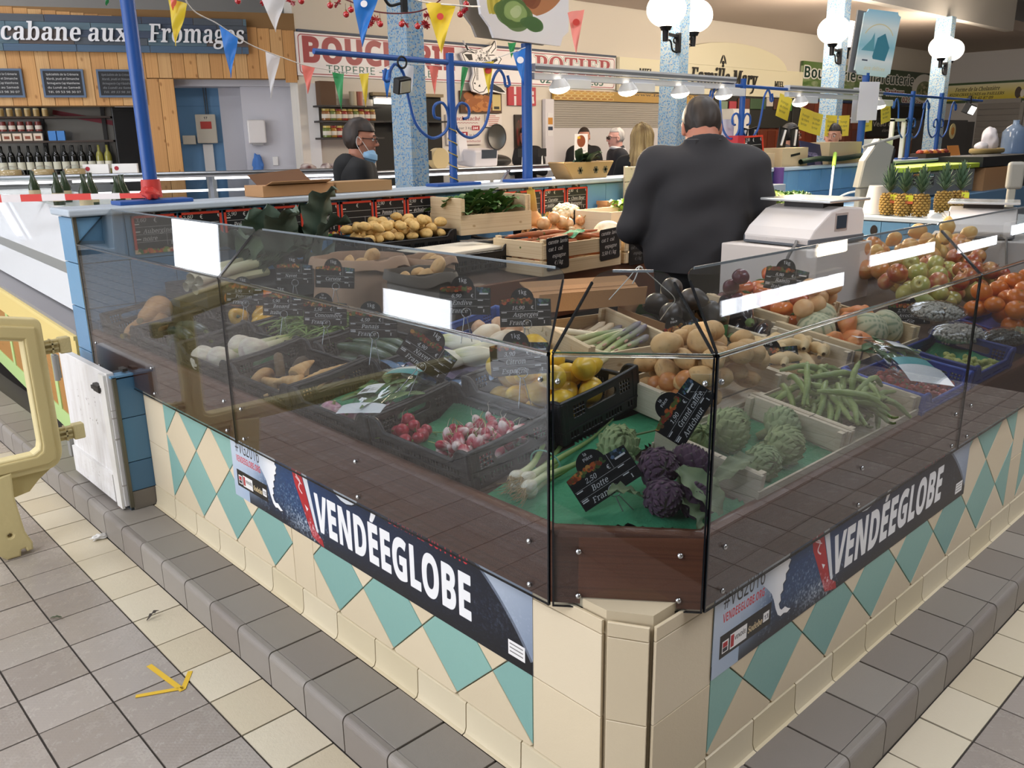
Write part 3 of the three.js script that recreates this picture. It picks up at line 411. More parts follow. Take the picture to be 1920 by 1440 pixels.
for(const[i,[x,z,y,s,e]]of[[1.275,-1.965,0.045,1.05,0.2],[1.245,-2.035,0.04,0.9,0.5],[1.33,-1.945,0.046,1,-0.4],[1.25,-2.12,0.038,0.95,0.3]].entries())add(turnipP[i%2],'turnip',['pale round turnip with a pinkish top beside the salad bag','small pale turnip at the low front of its black crate','pinkish turnip half under the white end of the salad bag','pale turnip at the left of the turnip crate'][i],'turnip',inF(LF(x,z),[0,y,0],[e,i,0.3],s));
// parsnips, cut pumpkin
const tapVeg=(L,r,c1,c2,bend,seed)=>taper([[-L / 2,0,0],[-L*0.2,bend*0.6,0],[L*0.15,bend,0.004],[L / 2,0,0]],(t)=>r*(t<0.06?0.75+t*4:lerp(1,0.14,Math.pow((t-0.06) / 0.94,1.1)))*(1+0.08*Math.sin(t*40+seed)*(n3(t*9,seed,0)-0.2)),(t)=>mixc(c1,c2,n3(t*14,seed,1)),26,12);
const capEnd=(p,L,r,c,c2)=>part(p,'cut_end',T(solidColor(new THREE.SphereGeometry(1,14,8),c,c2),[-L / 2,0,0],[0,0,PI / 2],[r*0.78,0.006,r*0.78]),vmatte);
const parsnip=(L,r,s)=>{const g=new THREE.Group();part(g,'root',tapVeg(L,r,'#e2bd86','#cf9f62',0.006,s),vmatte);capEnd(g,L,r,'#d8b57c','#8a6a40');part(g,'crown',cyl(r*0.35,r*0.5,0.004,[-L / 2-0.004,0,0],[0,0,PI / 2],10),M(0x6e5533,0.9));return g;};
for(const[i,[x,z,y,ry,L,r]]of[[1.29,-2.44,0.05,2.3,0.1,0.03],[1.33,-2.36,0.055,3.4,0.16,0.028],[1.36,-2.45,0.075,0.4,0.11,0.028],[1.26,-2.54,0.042,2.0,0.11,0.02],[1.31,-2.33,0.04,0.2,0.15,0.026],[1.25,-2.4,0.035,2.6,0.13,0.022],[1.4,-2.34,0.062,2.9,0.17,0.03]].entries())add(parsnip(L,r,i),'parsnip',['short thick parsnip with its ringed top facing the aisle','long pale parsnip along the right of its crate','stubby parsnip leaning on the cut pumpkin','small parsnip at the front left of its crate','parsnip lying lowest at the right of its crate','parsnip with a brown crown at the crate front','long tapering parsnip pointing at the cucumbers'][i],'parsnip',inF(LF(x,z),[0,y,0],[0,ry,0.1]));
const wedge=(R,a,skin)=>{const g=new THREE.Group(),pts=[];for(let i=0;i<=12;i++){const q=-PI / 2+PI*i / 12;pts.push([Math.cos(q)*R,Math.sin(q)*R*0.8]);}part(g,'flesh',prism(pts,0.03,0.004,[],2),M(0xe9b97a,0.7));const sk=tube(pts.map(([x,y])=>[x,y,0.015]),0.016,20,8);sk.scale(1,1,1);part(g,'rind',sk,M(skin,0.6));return g;};
for(const[i,[x,z,y,e,c]]of[[1.36,-2.52,0.04,[0.3,0.5,1.1],0x4b3b2a],[1.26,-2.6,0.03,[0.5,0.2,1.3],0xc99f68],[1.32,-2.58,0.05,[0.2,1.1,1.4],0x6b5536]].entries())add(wedge(0.052,1,c),'pumpkin_wedge',['cut pumpkin wedge with dark rind behind the parsnips','pale cut pumpkin wedge at the left front of its crate','cut pumpkin wedge with brown rind at the crate side'][i],'pumpkin',inF(LF(x,z),[0,y,0],e));
// garlic bulbs with green stems
const garlic=(s)=>{const g=new THREE.Group();part(g,'bulb',blob((d)=>{const a=Math.atan2(d.z,d.x),k=1+0.03*Math.cos(a*9),y=d.y>0.3?d.y+Math.pow(d.y-0.3,2)*0.9:d.y;return V(d.x*0.052*k,y*0.045,d.z*0.052*k);},(d)=>mixc('#efe6d0','#cdb8ae',n3(d.x*5+s,d.y*2,d.z*5)-0.25+(d.y<-0.8?0.7:0)),7),vmatte);part(g,'stem',taper([[0,0.05,0],[0,0.09,0],[0.01,0.15,0],[0.02,0.2,0.005]],(t)=>0.018*(1-t*0.6),(t)=>mixc('#efe6cc','#a9b14e',t*1.1),14,10),vmatte);return g;};
for(const[i,[x,z,y,ry]]of[[1.36,-2.82,0.07,-0.45],[1.27,-2.9,0.05,-0.2],[1.25,-2.99,0.045,0.5],[1.38,-2.96,0.05,0.2]].entries())add(garlic(i),'garlic_bulb',['largest white garlic bulb with its green stem to the right','white garlic bulb left of the largest one','white garlic bulb at the low front of its crate','white garlic bulb at the back of its crate'][i],'garlic',inF(LF(x,z),[0,y,0],[PI / 2-0.2,0,-1.1+ry]));
// green cylinders: courgettes, cucumbers
const cuke=(L,r,c1,c2,s)=>{const g=new THREE.Group();part(g,'body',taper([[-L / 2,0,0],[-L*0.2,0.006,0.004],[L*0.2,0.004,0.006],[L / 2,0,0]],(t)=>r*Math.pow(Math.sin(PI*clamp(0.04+t*0.92,0,1)),0.28)*(1+0.03*Math.sin(t*30+s)),(t)=>mixc(c1,c2,n3(t*30,s,2)),26,12),vwax);part(g,'stalk',cyl(0.006,0.009,0.016,[-L / 2-0.004,0,0],[0,0,PI / 2],8),M(0x6e7d3c,0.8));return g;};
for(let i=0;i<7;i++)add(cuke(0.3,0.021,'#3f5a38','#2c4429',i),'cucumber',i===0?'dark green cucumber lying on the others at the left':'dark green ridged cucumber in the black cucumber crate','cucumber',inF(LF(1.645,-2.42),[-0.1+(i%4)*0.052+(i>3?0.026:0),0.032+(i>3?0.036:0),0.01*(i%3)],[0,PI / 2+0.25-i*0.05,0]),'cucumbers');
for(let i=0;i<5;i++)add(cuke(0.21,0.025,'#34492c','#26371f',i+9),'courgette','dark green courgette in the crate before the butternuts','courgette',inF(LF(1.35,Lz.courgette),[-0.08+(i%3)*0.062+(i>2?0.03:0),0.036+(i>2?0.042:0),0.03*(i%2)-0.02],[0,PI / 2-0.3+i*0.1,0]),'courgettes');
// butternuts
const butternut=(s)=>{const g=new THREE.Group();part(g,'body',blob((d)=>{const z=d.z,r=0.046+0.018*Math.exp(-Math.pow((z-0.5)*2.2,2))-0.004*Math.exp(-Math.pow((z+0.35)*3,2));return V(d.x*r,d.y*r,z*0.12);},speck('#d6a468','#c8925a',3,s),7),VC(0.5));part(g,'stalk',cyl(0.009,0.012,0.022,[0,0,-0.126],[PI / 2,0,0],8),M(0x8a7a4e,0.9));return g;};
add(butternut(1),'butternut_squash','tan butternut squash lying on top in the far left crate','squash',inF(LF(1.36,-3.7),[0,0.1,0],[0,2.3,0]));add(butternut(5),'butternut_squash','tan butternut squash half hidden at the front of the far left crate','squash',inF(LF(1.3,-3.66),[0,0.06,0],[0,2.0,0]));
// green beans
const gbean=[0,1,2,3].map((k)=>Mk(taper([[-0.065,0,0],[-0.02,0.004+k*0.003,0],[0.025,0.006,0.006*(k-1)],[0.068,-0.004*k,0.004]],(t)=>0.0042*Math.pow(Math.sin(PI*clamp(0.03+t*0.95,0,1)),0.4),(t)=>mixc('#5d7b35','#7d9a4a',n3(t*6,k,1)),10,6),vfood));
{const r=rng(40);for(let i=0;i<170;i++){const x=(r()-0.5)*0.2,z=(r()-0.5)*0.34,y=0.03+(i / 170)*0.075*(1-Math.abs(z)*1.2)+r()*0.008;add(gbean[i%4],'green_bean','thin green bean in the heaped bean crate','bean',inF(LF(1.645,-2.86),[x,y,z],[(r()-0.5)*0.4,r()*3-0.4,(r()-0.5)*0.4]),'green beans');}}
// peppers
const pepper=(c1,c2,s)=>{const g=new THREE.Group();part(g,'body',blob((d)=>{const a=Math.atan2(d.z,d.x),k=1+0.09*Math.cos(a*3+s),dip=Math.exp(-(d.x*d.x+d.z*d.z)*9)*0.018;return V(d.x*0.041*k,d.y*0.046-Math.sign(d.y)*dip,d.z*0.041*k);},speck(c1,c2,2,s),7),VC(0.2,{clearcoat:0.5}));part(g,'stalk',taper([[0,0.028,0],[0,0.042,0],[0.006,0.056,0.004]],(t)=>0.0075-t*0.003,(t)=>mixc('#5f7a33','#3f5a28',t),6,7),vmatte);return g;};
for(const[i,[x,z,y,e]]of[[-0.09,-0.02,0.07,[1.2,0,0.4]],[-0.02,0.06,0.07,[1.4,0.6,-0.6]],[0.05,-0.05,0.075,[0.5,1,0.8]],[-0.06,0.13,0.06,[1.5,2,0.1]],[0.06,0.1,0.075,[0.3,1,-1]],[0.02,0.01,0.13,[1.1,0.2,1]],[-0.04,-0.12,0.13,[0.4,0.8,0.5]]].entries())add(pepper(i>4?'#e08a3a':'#e0a51f',i>4?'#d9702c':'#e8b73a',i),'bell_pepper',i>4?(i===5?'orange bell pepper on top of the yellow ones':'orange and red bell pepper behind the first price tag'):'glossy yellow bell pepper in the far black crate','pepper',inF(LF(1.645,-3.3),[x,y,z],e),i>4?undefined:'yellow peppers');
// endives in blue film with purple paper
{const F=LF(1.64,-2.01);
woodTray(CW,0.38,0.07,'low box of endives lined with blue film',F,{m:paleWood});
const a=single('blue_film','crumpled clear blue plastic film round the endives','film',sheet(0.3,0.4,(x,z)=>0.05+0.045*n3(x*26,1,z*26)+0.05*Math.max(0,Math.abs(x) / 0.15-0.6),30),M(0x6fa3d8,0.15,{transmission:0.45,thickness:0,side:THREE.DoubleSide,clearcoat:0.6}));setM(a,F);
const b=single('purple_paper','dark purple tissue paper under the endives','paper',sheet(0.2,0.24,(x,z)=>0.085+0.03*n3(x*40,5,z*40),24),M(0x564a6b,0.8,{side:THREE.DoubleSide}));setM(b,inF(F,[-0.03,0,0.03]));
const endive=(s)=>{const g=new THREE.Group();part(g,'head',blob((d)=>{const z=d.z,r=0.031*(1-0.45*Math.max(0,z))*(1+0.05*Math.cos(Math.atan2(d.y,d.x)*5+z*4));return V(d.x*r,d.y*r,z*0.085);},(d)=>mixc('#efead6','#b9c160',d.z*1.1-0.1+(n3(d.x*6,d.y*6+s,d.z*2)-0.5)*0.7),7),vfood);for(let i=0;i<3;i++)part(g,'outer_leaf',leaf(0.13,0.05,0.12,0.001,i+s,'#f0ecda','#c3c976',8,5).rotateZ(i*2.1).translate(0,0,-0.065),vleaf);return g;};
for(const[i,[x,z,y,ry]]of[[-0.08,0.04,0.13,0.5],[-0.02,0.11,0.13,0.7],[0.03,0.0,0.14,0.3],[0.06,0.1,0.12,0.9]].entries())add(endive(i),'endive',['pale endive with a yellow-green tip lying nearest the aisle','largest white endive beside the lemons','white endive behind the first two','white endive tucked behind the lemon crate'][i],'endive',inF(F,[x,y,z],[0.1,ry+PI,0]));}
// white squash / mushrooms in the blue crate behind
const paleSq=(s)=>Mk(blob(lump(0.05,0.04,0.07,0.12,1.6,s),speck('#ede3cf','#d9c6a8',3,s),6),vmatte),mush=[3,8].map((s)=>Mk(blob(lump(0.028,0.026,0.028,0.1,2,s),speck('#d9b695','#c79c78',3,s),5),vmatte));
add(paleSq(1),'pale_squash','cream squash in the blue crate behind the lemons','squash',inF(LF(1.94,-2.1),[-0.08,0.08,0.1],[0,1,0]));add(paleSq(4),'pale_squash','cream squash at the left of the blue crate','squash',inF(LF(1.94,-2.1),[-0.06,0.075,-0.03],[0,2,0]));
heap(mush,'shallot','small tan shallot in the blue crate behind the endives','shallot',LF(1.96,-2.12),0.18,0.34,16,0.027,{group:'shallots',seed:4});
// ------------------------------------------------ salad bags
function saladBag(name,label,F,L,W,green){
const g=thing(name,label,'bag');setM(g,F);
const film=(k)=>blob((d)=>{const z=d.z*L / 2,e=1-Math.pow(Math.abs(d.z),6)*0.2;return V(Math.sign(d.x)*Math.pow(Math.abs(d.x),0.7)*W / 2*e*(1+0.05*n3(d.y*8,d.z*14,k)),d.y*0.03*(1-Math.pow(Math.abs(d.z),3))*(1+0.3*(n3(d.x*6+k,d.z*9,1)-0.5)),z);},null,9);
part(g,'film',film(1),filmMat);
const top=(x0,x1,z0,z1,m)=>{const s=new THREE.PlaneGeometry(x1-x0,z1-z0,10,10).rotateX(-PI / 2).translate((x0+x1) / 2,0,(z0+z1) / 2),p=s.attributes.position;for(let i=0;i<p.count;i++){const u=clamp(p.getX(i) / (W / 2),-0.98,0.98),v=clamp(p.getZ(i) / (L / 2),-0.98,0.98);p.setY(i,0.031*Math.sqrt(Math.max(0.02,1-u*u*0.8))*(1-Math.pow(Math.abs(v),3))+0.002);}s.computeVertexNormals();return m?part(g,m[0],s,m[1]):s;};
const M2=(c)=>M(c,0.4,{side:THREE.DoubleSide});
top(-W / 2*0.96,W / 2*0.96,L*0.39,L*0.5,['white_end',M2(0xdfe2e4)]);top(-W / 2*0.9,W / 2*0.9,-L*0.5,-L*0.27,['white_header',M2(0xd9dde0)]);top(-W*0.3,W*0.42,-L*0.27,-L*0.14,['teal_label',M2(0x4ea0a6)]);top(-W*0.34,W*0.08,L*0.1,L*0.26,['white_label',M(0xffffff,0.5,{map:BARCODE,side:THREE.DoubleSide})]);
const r=rng(9);for(let i=0;i<26;i++)part(g,'salad_leaf',leaf(0.07+r()*0.04,0.03,0.05,0.002,i,green,'#4f6a3c',5,4).rotateY(r()*6.3).translate((r()-0.5)*W*0.6,-0.006+r()*0.018,(r()-0.4)*L*0.55),vleaf);
return g;
}
const BARCODE=canvasTex(128,128,(x)=>{x.fillStyle='#eceff0';x.fillRect(0,0,128,128);x.fillStyle='#222';const r=rng(2);for(let i=12;i<62;i+=2+Math.floor(r()*3))x.fillRect(i,64,1+r()*2,46);for(let i=0;i<5;i++)x.fillRect(70,60+i*10,20+r()*26,3);x.font='16px sans-serif';x.fillText('1 kg',20,40);});
saladBag('salad_bag','clear bag of green salad lying across the turnip crate',inF(LF(1.35,-1.97),[0.02,0.098,0],[-0.02,-1.15,0.05]),0.36,0.15,'#7b9a58');
// ------------------------------------------------ corner: spring onions and purple artichokes on the paper
{const h=(x,z)=>0.8+SL*Math.min(x-1.17,-0.897-z)-0.004;
const onion=(s,bend)=>{const g=new THREE.Group();part(g,'bulb',blob((d)=>V(d.x*0.016,d.y*0.016,d.z*0.017+(d.z>0.4?(d.z-0.4)*0.02:0)),(d)=>mixc('#efe8d2','#d9d0b0',n3(d.x*6,d.y*6,s)),5),vwax);part(g,'stem',taper([[0,0,0.01],[0.002,0.002,0.07],[bend*0.35,0.006,0.16],[bend,0.012+0.01*(s%3),0.3],[bend*1.9,0.014+0.02*(s%2),0.42]],(t)=>0.0095*(1-t*0.75),(t)=>mixc(t<0.25?'#dfe0b8':'#8fa85a',t<0.25?'#a9b96e':'#41602f',t<0.25?t*4:(t-0.25)*1.3),24,8),vfood);const rts=[];const r=rng(s+50);for(let i=0;i<16;i++){const a=r()*6.3,q=0.2+r();rts.push(taper([[0,0,-0.012],[Math.cos(a)*0.012*q,Math.sin(a)*0.012*q,-0.026],[Math.cos(a+0.6)*0.024*q,Math.sin(a+0.6)*0.02*q-0.004,-0.04-r()*0.016]],()=>0.0007,()=>colr('#b9a173'),5,4));}part(g,'roots',rts,vmatte);return g;};
const b=[[0,0.018,0,0.02,0.02],[0.03,0.017,0.012,-0.04,0.05],[-0.028,0.017,0.004,0.05,0.0],[0.014,0.045,0.004,0.0,0.03],[-0.012,0.044,0.016,0.08,0.06],[0.044,0.04,0.03,-0.06,0.02]];
b.forEach(([x,y,z,bd,e],i)=>{const ry=1.72+e*2;add(onion(i,bd),'spring_onion',['spring onion lowest in the tied bunch','spring onion with a rootless white bulb at the bunch front','spring onion at the back of the bunch','spring onion on top of the bunch with hairy roots','spring onion curving up behind the price tag','small spring onion at the near side of the bunch'][i],'spring onion',inF(FF(1.265,h(1.25,-1.36),-1.33,0),[-z+0.01,y,x],[-0.09,ry,0]));});
single('rubber_band','thin green rubber band tying the spring onions','band',T(new THREE.TorusGeometry(0.034,0.002,8,30),[1.36,h(1.36,-1.34)+0.034,-1.345],[0,1.75,0.1],[1.25,0.9,1]),M(0x63a08a,0.5));}
function artichoke(R,c1,c2,c3,seed){
const g=new THREE.Group();part(g,'heart',blob((d)=>V(d.x*R*0.86,d.y*R*0.8,d.z*R*0.86),(d)=>mixc(c1,c3,0.5),4),vmatte);
const ring=(lat,dl,wl,out)=>{const pos=[],col=[],idx=[],n=7,m=6;for(let i=0;i<=n;i++)for(let j=0;j<=m;j++){const v=i / n,u=j / m*2-1,w=wl*Math.pow(Math.sin(PI*(0.28+v*0.72)),0.55),la=lat+v*dl,lo=u*w / Math.max(0.3,Math.cos(lat+dl*0.4)),rr=R*(0.9+0.14*v*(1-u*u)+out*Math.pow(v,2.2)+0.03*(1-u*u));pos.push(Math.cos(la)*Math.sin(lo)*rr,Math.sin(la)*rr*0.95,Math.cos(la)*Math.cos(lo)*rr);const k=mixc(c1,c2,v*0.9+Math.abs(u)*0.15+(n3(u*3+lat*9,v*3,seed)-0.5)*0.7);if(v>0.92&&Math.abs(u)<0.4)k.lerp(colr(c3),0.6);col.push(k.r,k.g,k.b);}for(let i=0;i<n;i++)for(let j=0;j<m;j++){const a=i*(m+1)+j;idx.push(a,a+1,a+m+1,a+1,a+m+2,a+m+1);}const q=new THREE.BufferGeometry();q.setAttribute('position',new THREE.Float32BufferAttribute(pos,3));q.setAttribute('color',new THREE.Float32BufferAttribute(col,3));q.setIndex(idx);q.computeVertexNormals();return q;};
[[-1.1,0.75,0.5,0.12,7],[-0.75,0.75,0.46,0.1,9],[-0.42,0.72,0.44,0.09,10],[-0.1,0.7,0.42,0.08,10],[0.2,0.66,0.4,0.06,9],[0.5,0.6,0.36,0.05,8],[0.78,0.52,0.3,0.03,6],[1.05,0.45,0.2,0.0,4]].forEach(([la,dl,wl,out,n],k)=>{const q=ring(la,dl,wl,out);for(let i=0;i<n;i++){const o=part(g,'bract',q,vmatte);o.rotation.y=(i+(k%2)*0.5) / n*2*PI+k*0.13;}});
part(g,'stem',cyl(R*0.26,R*0.22,R*0.7,[0,-R*1.05,0],undefined,10),M(0x8b966a,0.8));return g;
}
const artiG=[artichoke(0.049,'#a3b07e','#8b9c6c','#5f6b48',1),artichoke(0.046,'#9fae80','#8499 6e'.replace(' ',''),'#5a6647',4)],artiP=artichoke(0.043,'#6d5062','#4d3748','#8f9a78',7);
const artAt=(pr,x,y,z,e,label,s=1,F)=>add(pr,'artichoke',label,'artichoke',F?inF(F,[x,y,z],e,s):inF(FF(x,y,z),[0,0,0],e,s));
woodTray(0.43,0.3,0.082,'pale wooden tray of green artichokes nearest the counter corner',RF(1.82,-1.07),{m:paleWood});
liner(RF(1.82,-1.07),0.4,0.28,0,'green paper lining the artichoke tray',14);
{const F=RF(1.82,-1.07);artAt(artiG[0],-0.13,0.05,-0.085,[0.5,0,0.2],'green artichoke at the back left corner of its tray, behind a tag',0.95,F);artAt(artiG[0],-0.03,0.066,-0.06,[0.9,0.5,-0.3],'largest green artichoke at the back of its tray',1.1,F);artAt(artiG[1],-0.085,0.05,0.08,[1.0,0.2,0.3],'small green artichoke at the front left of its tray',0.92,F);artAt(artiG[0],0.035,0.056,0.065,[1.1,0.6,0.1],'green artichoke in the front middle of its tray',1.02,F);artAt(artiG[1],0.13,0.062,0.0,[0.8,0,-0.5],'green artichoke at the right end of its tray',1.06,F);artAt(artiG[1],0.07,0.05,-0.1,[0.4,1,-0.1],'small green artichoke at the back right of its tray',0.8,F);}
artAt(artiG[0],1.5,0.895,-1.235,[0.5,0.3,0.3],'green artichoke lying on green paper behind the bunch price tag',0.98);
artAt(artiP,1.437,0.9,-1.07,[1.2,0,0.5],'purple artichoke on top of the pile at the corner',1);artAt(artiP,1.392,0.857,-1.02,[1.3,0.4,0.9],'purple artichoke at the left foot of the corner pile',0.95);artAt(artiP,1.52,0.893,-1.045,[1.0,1,-0.9],'purple artichoke leaning on the wooden tray',1.05);artAt(artiP,1.465,0.842,-0.985,[1.4,0.9,-0.3],'purple artichoke under a large grey-green leaf at the rail',1);
{const lf=(x,y,z,e,L,W,s,lab)=>{const o=single('artichoke_leaf',lab,'leaf',leaf(L,W,0.5,0.006,s,'#7d8d6a','#66784f',14,8),vleaf);setM(o,inF(FF(x,y,z),[0,0,0],e));};lf(1.455,0.905,-1.03,[0.9,0.1,0.2],0.13,0.075,1,'large curled grey-green artichoke leaf hanging over the pile');lf(1.42,0.862,-1.01,[0.75,-0.4,-0.2],0.1,0.05,3,'small artichoke leaf between the purple heads');lf(1.385,0.845,-1.07,[0.2,-1.8,0.1],0.1,0.045,5,'olive artichoke leaf lying on green paper');lf(1.53,0.86,-0.985,[0.1,1.5,0.2],0.13,0.045,8,'artichoke leaf stretched along the wooden tray');}
// ------------------------------------------------ right side of the display deck
woodTray(0.43,0.3,0.082,'pale wooden tray heaped with broad beans',RF(2.255,-1.07),{m:paleWood});
const bbean=[0,1,2,3,4].map((k)=>{const g=new THREE.Group(),r=rng(k+60),L=0.15+k*0.012,b=0.02+r()*0.03;part(g,'pod',taper([[-L / 2,0,0],[-L*0.2,b*0.6,0.004],[L*0.15,b,(r()-0.5)*0.03],[L / 2,b*0.2*k,0]],(t)=>0.0092*Math.pow(Math.sin(PI*clamp(0.04+t*0.93,0,1)),0.35)*(1+0.09*Math.sin(t*38+k)),(t)=>mixc('#6f8a45','#98ac63',n3(t*7,k,3)),26,9),VC(0.38,{sheen:0.3}));part(g,'stalk',taper([[-L / 2,0,0],[-L / 2-0.01,0,0.002],[-L / 2-0.018,0.004,0.003]],(t)=>0.0045-t*0.002,()=>colr('#5b6b34'),5,6),vmatte);return g;});
{const r=rng(70),F=RF(2.255,-1.07);for(let i=0;i<66;i++){const t=i / 66,x=(r()-0.5)*0.3*(1-t*0.3),z=(r()-0.5)*0.22*(1-t*0.25)-0.01;add(bbean[i%5],'broad_bean',i===65?'broad bean pod standing up at the back of the bean heap':i===64?'broad bean pod lying across the top of the heap':'green broad bean pod heaped in its wooden tray','bean',inF(F,[x,0.022+t*0.085*(1-Math.abs(x)*2.2)+r()*0.01,z],i===65?[0.2,0.5,0.9]:[(r()-0.5)*0.5,(r()-0.5)*2.4+(r()<0.3?1.4:0),(r()-0.5)*0.4]),i<64?'broad beans':undefined);}}
plasticCrate(0.26,0.37,0.085,0x2f52b0,'blue plastic crate of cherry tomatoes under a salad bag',RF(2.65,-1.04,0,PI / 2));
plasticCrate(0.27,0.37,0.095,0x23387f,'dark blue plastic crate of green grapes',RF(3.035,-1.045,0,PI / 2));
liner(RF(3.035,-1.045),0.34,0.24,0.5,'green paper lining the grape crate',21);
const cherry=[0,1].map((k)=>{const g=new THREE.Group();part(g,'fruit',blob(lump(0.0125,0.012,0.0125,0.03,2,k),speck('#a81d24','#bf2b2b',2,k),4),VC(0.16,{clearcoat:0.6}));part(g,'calyx',cyl(0.0045,0.001,0.003,[0,0.012,0],undefined,5),M(0x4d6b33,0.8));return g;});
heap(cherry,'cherry_tomato','small red cherry tomato in the blue crate','tomato',RF(2.63,-1.03),0.32,0.22,120,0.0135,{group:'cherry tomatoes',seed:31,vary:0.15});
saladBag('salad_bag','clear bag of dark leaves with white header on the cherry tomatoes',inF(RF(2.6,-1.06),[0.02,0.118,0.0],[0.05,2.5,0.06]),0.36,0.16,'#5b7a4b');
{const gp=[0,1,2].map((k)=>{const g=new THREE.Group(),r=rng(k+80),b=blob((d)=>V(d.x*0.0095,d.y*0.0115,d.z*0.0095),speck('#a9b45a','#c7c878',2,k),4),m=VC(0.3,{transmission:0.15,thickness:0.01});for(let i=0;i<44;i++){const t=i / 44,a=i*2.4,q=part(g,'grape',b,m);q.position.set(Math.cos(a)*0.036*Math.sqrt(r())*(1.1-t*0.6),0.012+r()*0.034*(1-t*0.5),(t-0.45)*0.15);q.rotation.set(r()*3,r()*3,0);}part(g,'stalk',taper([[0,0.03,-0.07],[0.006,0.034,-0.09],[0.012,0.04,-0.1]],()=>0.0025,()=>colr('#7a7a3c'),5,6),vmatte);return g;});
for(const[i,[x,z,ry]]of[[-0.11,-0.01,0.4],[-0.04,0.02,0.8],[0.04,0.03,0.2],[0.11,0.04,1.0],[-0.06,-0.06,-0.4]].entries())add(gp[i%3],'grape_bunch',['green grape bunch at the left end of its crate','green grape bunch left of the middle of its crate','green grape bunch right of the middle of its crate','green grape bunch at the right end of its crate','green grape bunch behind the others in its crate'][i],'grapes',inF(RF(3.0,-1.03),[x,0.012,z],[0,ry,0]));}
// bags of dried beans
function pulseBag(F,label,c1,c2,L,W){const g=thing('pulse_bag',label,'bag');setM(g,F);part(g,'film',blob((d)=>{const e=Math.pow(1-Math.pow(Math.abs(d.z),4),0.5);return V(d.x*W / 2*(0.55+0.45*e),d.y*0.036*e+0.004*n3(d.x*9,d.z*12,2),d.z*L / 2);},null,8),filmMat);const r=rng(L*1000),b=blob((d)=>V(d.x*0.0065,d.y*0.005,d.z*0.0048),speck(c1,c2,2,1),2),I=new THREE.InstancedMesh(b,VC(0.5),900),m=new THREE.Matrix4();for(let i=0;i<900;i++){const d=V(r()-0.5,r()-0.5,r()-0.5).normalize(),q=Math.pow(r(),0.22)*0.9,e=Math.pow(1-Math.pow(Math.abs(d.z*q),4),0.5);m.compose(V(d.x*q*W / 2*(0.5+0.45*e),d.y*q*0.032*e,d.z*q*L*0.44),new THREE.Quaternion().setFromEuler(new THREE.Euler(r()*6,r()*6,r()*6)),V(1,1,1));I.setMatrixAt(i,m);}I.name='dried_beans';I.userData.kind='stuff';g.add(I);return g;}
pulseBag(RF(3.27,-1.19,0.14,1.1),'clear bag of white dried beans lying on top by the mandarins','#d8d2c4','#b9b1a4',0.26,0.15);
pulseBag(RF(3.2,-1.08,0.1,1.2),'clear bag of white dried beans under the first one','#d4cdbf','#aaa298',0.28,0.14);
pulseBag(RF(3.42,-1.0,0.07,1.35),'clear bag of dark dried lentils beside the grapes','#5b5a52','#3c3b36',0.26,0.12);
pulseBag(RF(3.56,-0.985,0.06,1.5),'clear bag of pale green flageolet beans by the rail','#c3cba6','#a3ae86',0.2,0.1);
// potatoes
const potato=(c1,c2,s,k=1)=>Mk(blob(lump(0.034*k,0.028*k,0.042*k,0.1,1.7,s),(d)=>{const q=mixc(c1,c2,n3(d.x*3+s,d.y*3,d.z*3)*1.2-0.1);if(n3(d.x*11+s,d.y*11,d.z*11)>0.8)q.multiplyScalar(0.72);return q;},6),VC(0.62,{bumpMap:rep(NOISE,3),bumpScale:0.0006}));
const potA=[0,1,2,3].map((k)=>potato('#c39a62','#d3ad77',k*7,0.84+k*0.07));
woodTray(0.46,0.3,0.08,'wooden tray heaped with brown potatoes',RF(2.01,-1.37,0.015),{m:paleWood});
heap(potA,'potato','brown potato in the heaped wooden tray behind the artichokes','potato',RF(2.01,-1.37,0.015),0.42,0.28,40,0.033,{group:'brown potatoes',seed:51,vary:0.3,tries:14,flat:0.9,rise:(x,z)=>0.015+0.02*clamp(0.5-z*3,0,1)});
heap([0,1].map((k)=>Mk(blob((d)=>{const r=d.y>0.5?1-(d.y-0.5)*0.6:1;return V(d.x*0.028*r,d.y*0.03,d.z*0.028*r);},speck('#c98a54','#b8743f',3,k),5),VC(0.35))),'onion','small brown onion at the left end of the potato tray','onion',RF(1.84,-1.34,0.05),0.08,0.16,4,0.027,{group:'onions by the potatoes',seed:6});
// ratte potatoes (long, pale)
woodTray(0.42,0.3,0.085,'wooden tray of long pale ratte potatoes',RF(2.44,-1.36,0.01),{m:paleWood});
{const rt=[0,1,2].map((k)=>Mk(taper([[-0.05,0,0],[-0.015,0.006,0.003],[0.02,0.004,-0.004*k],[0.052,0,0.003]],(t)=>0.0165*Math.pow(Math.sin(PI*clamp(0.03+t*0.95,0,1)),0.42)*(1+0.08*Math.sin(t*17+k*2)),(t)=>mixc('#d9b882','#e4cb9c',n3(t*6,k,2)),18,10),VC(0.6))),r=rng(91),F=RF(2.44,-1.36,0.01);for(let i=0;i<40;i++)add(rt[i%3],'ratte_potato','long pale ratte potato in its wooden tray','potato',inF(F,[(r()-0.5)*0.3,0.025+(i / 40)*0.075,(r()-0.5)*0.2],[(r()-0.5)*0.5,r()*3.1,(r()-0.5)*0.3],1.1),'ratte potatoes');}
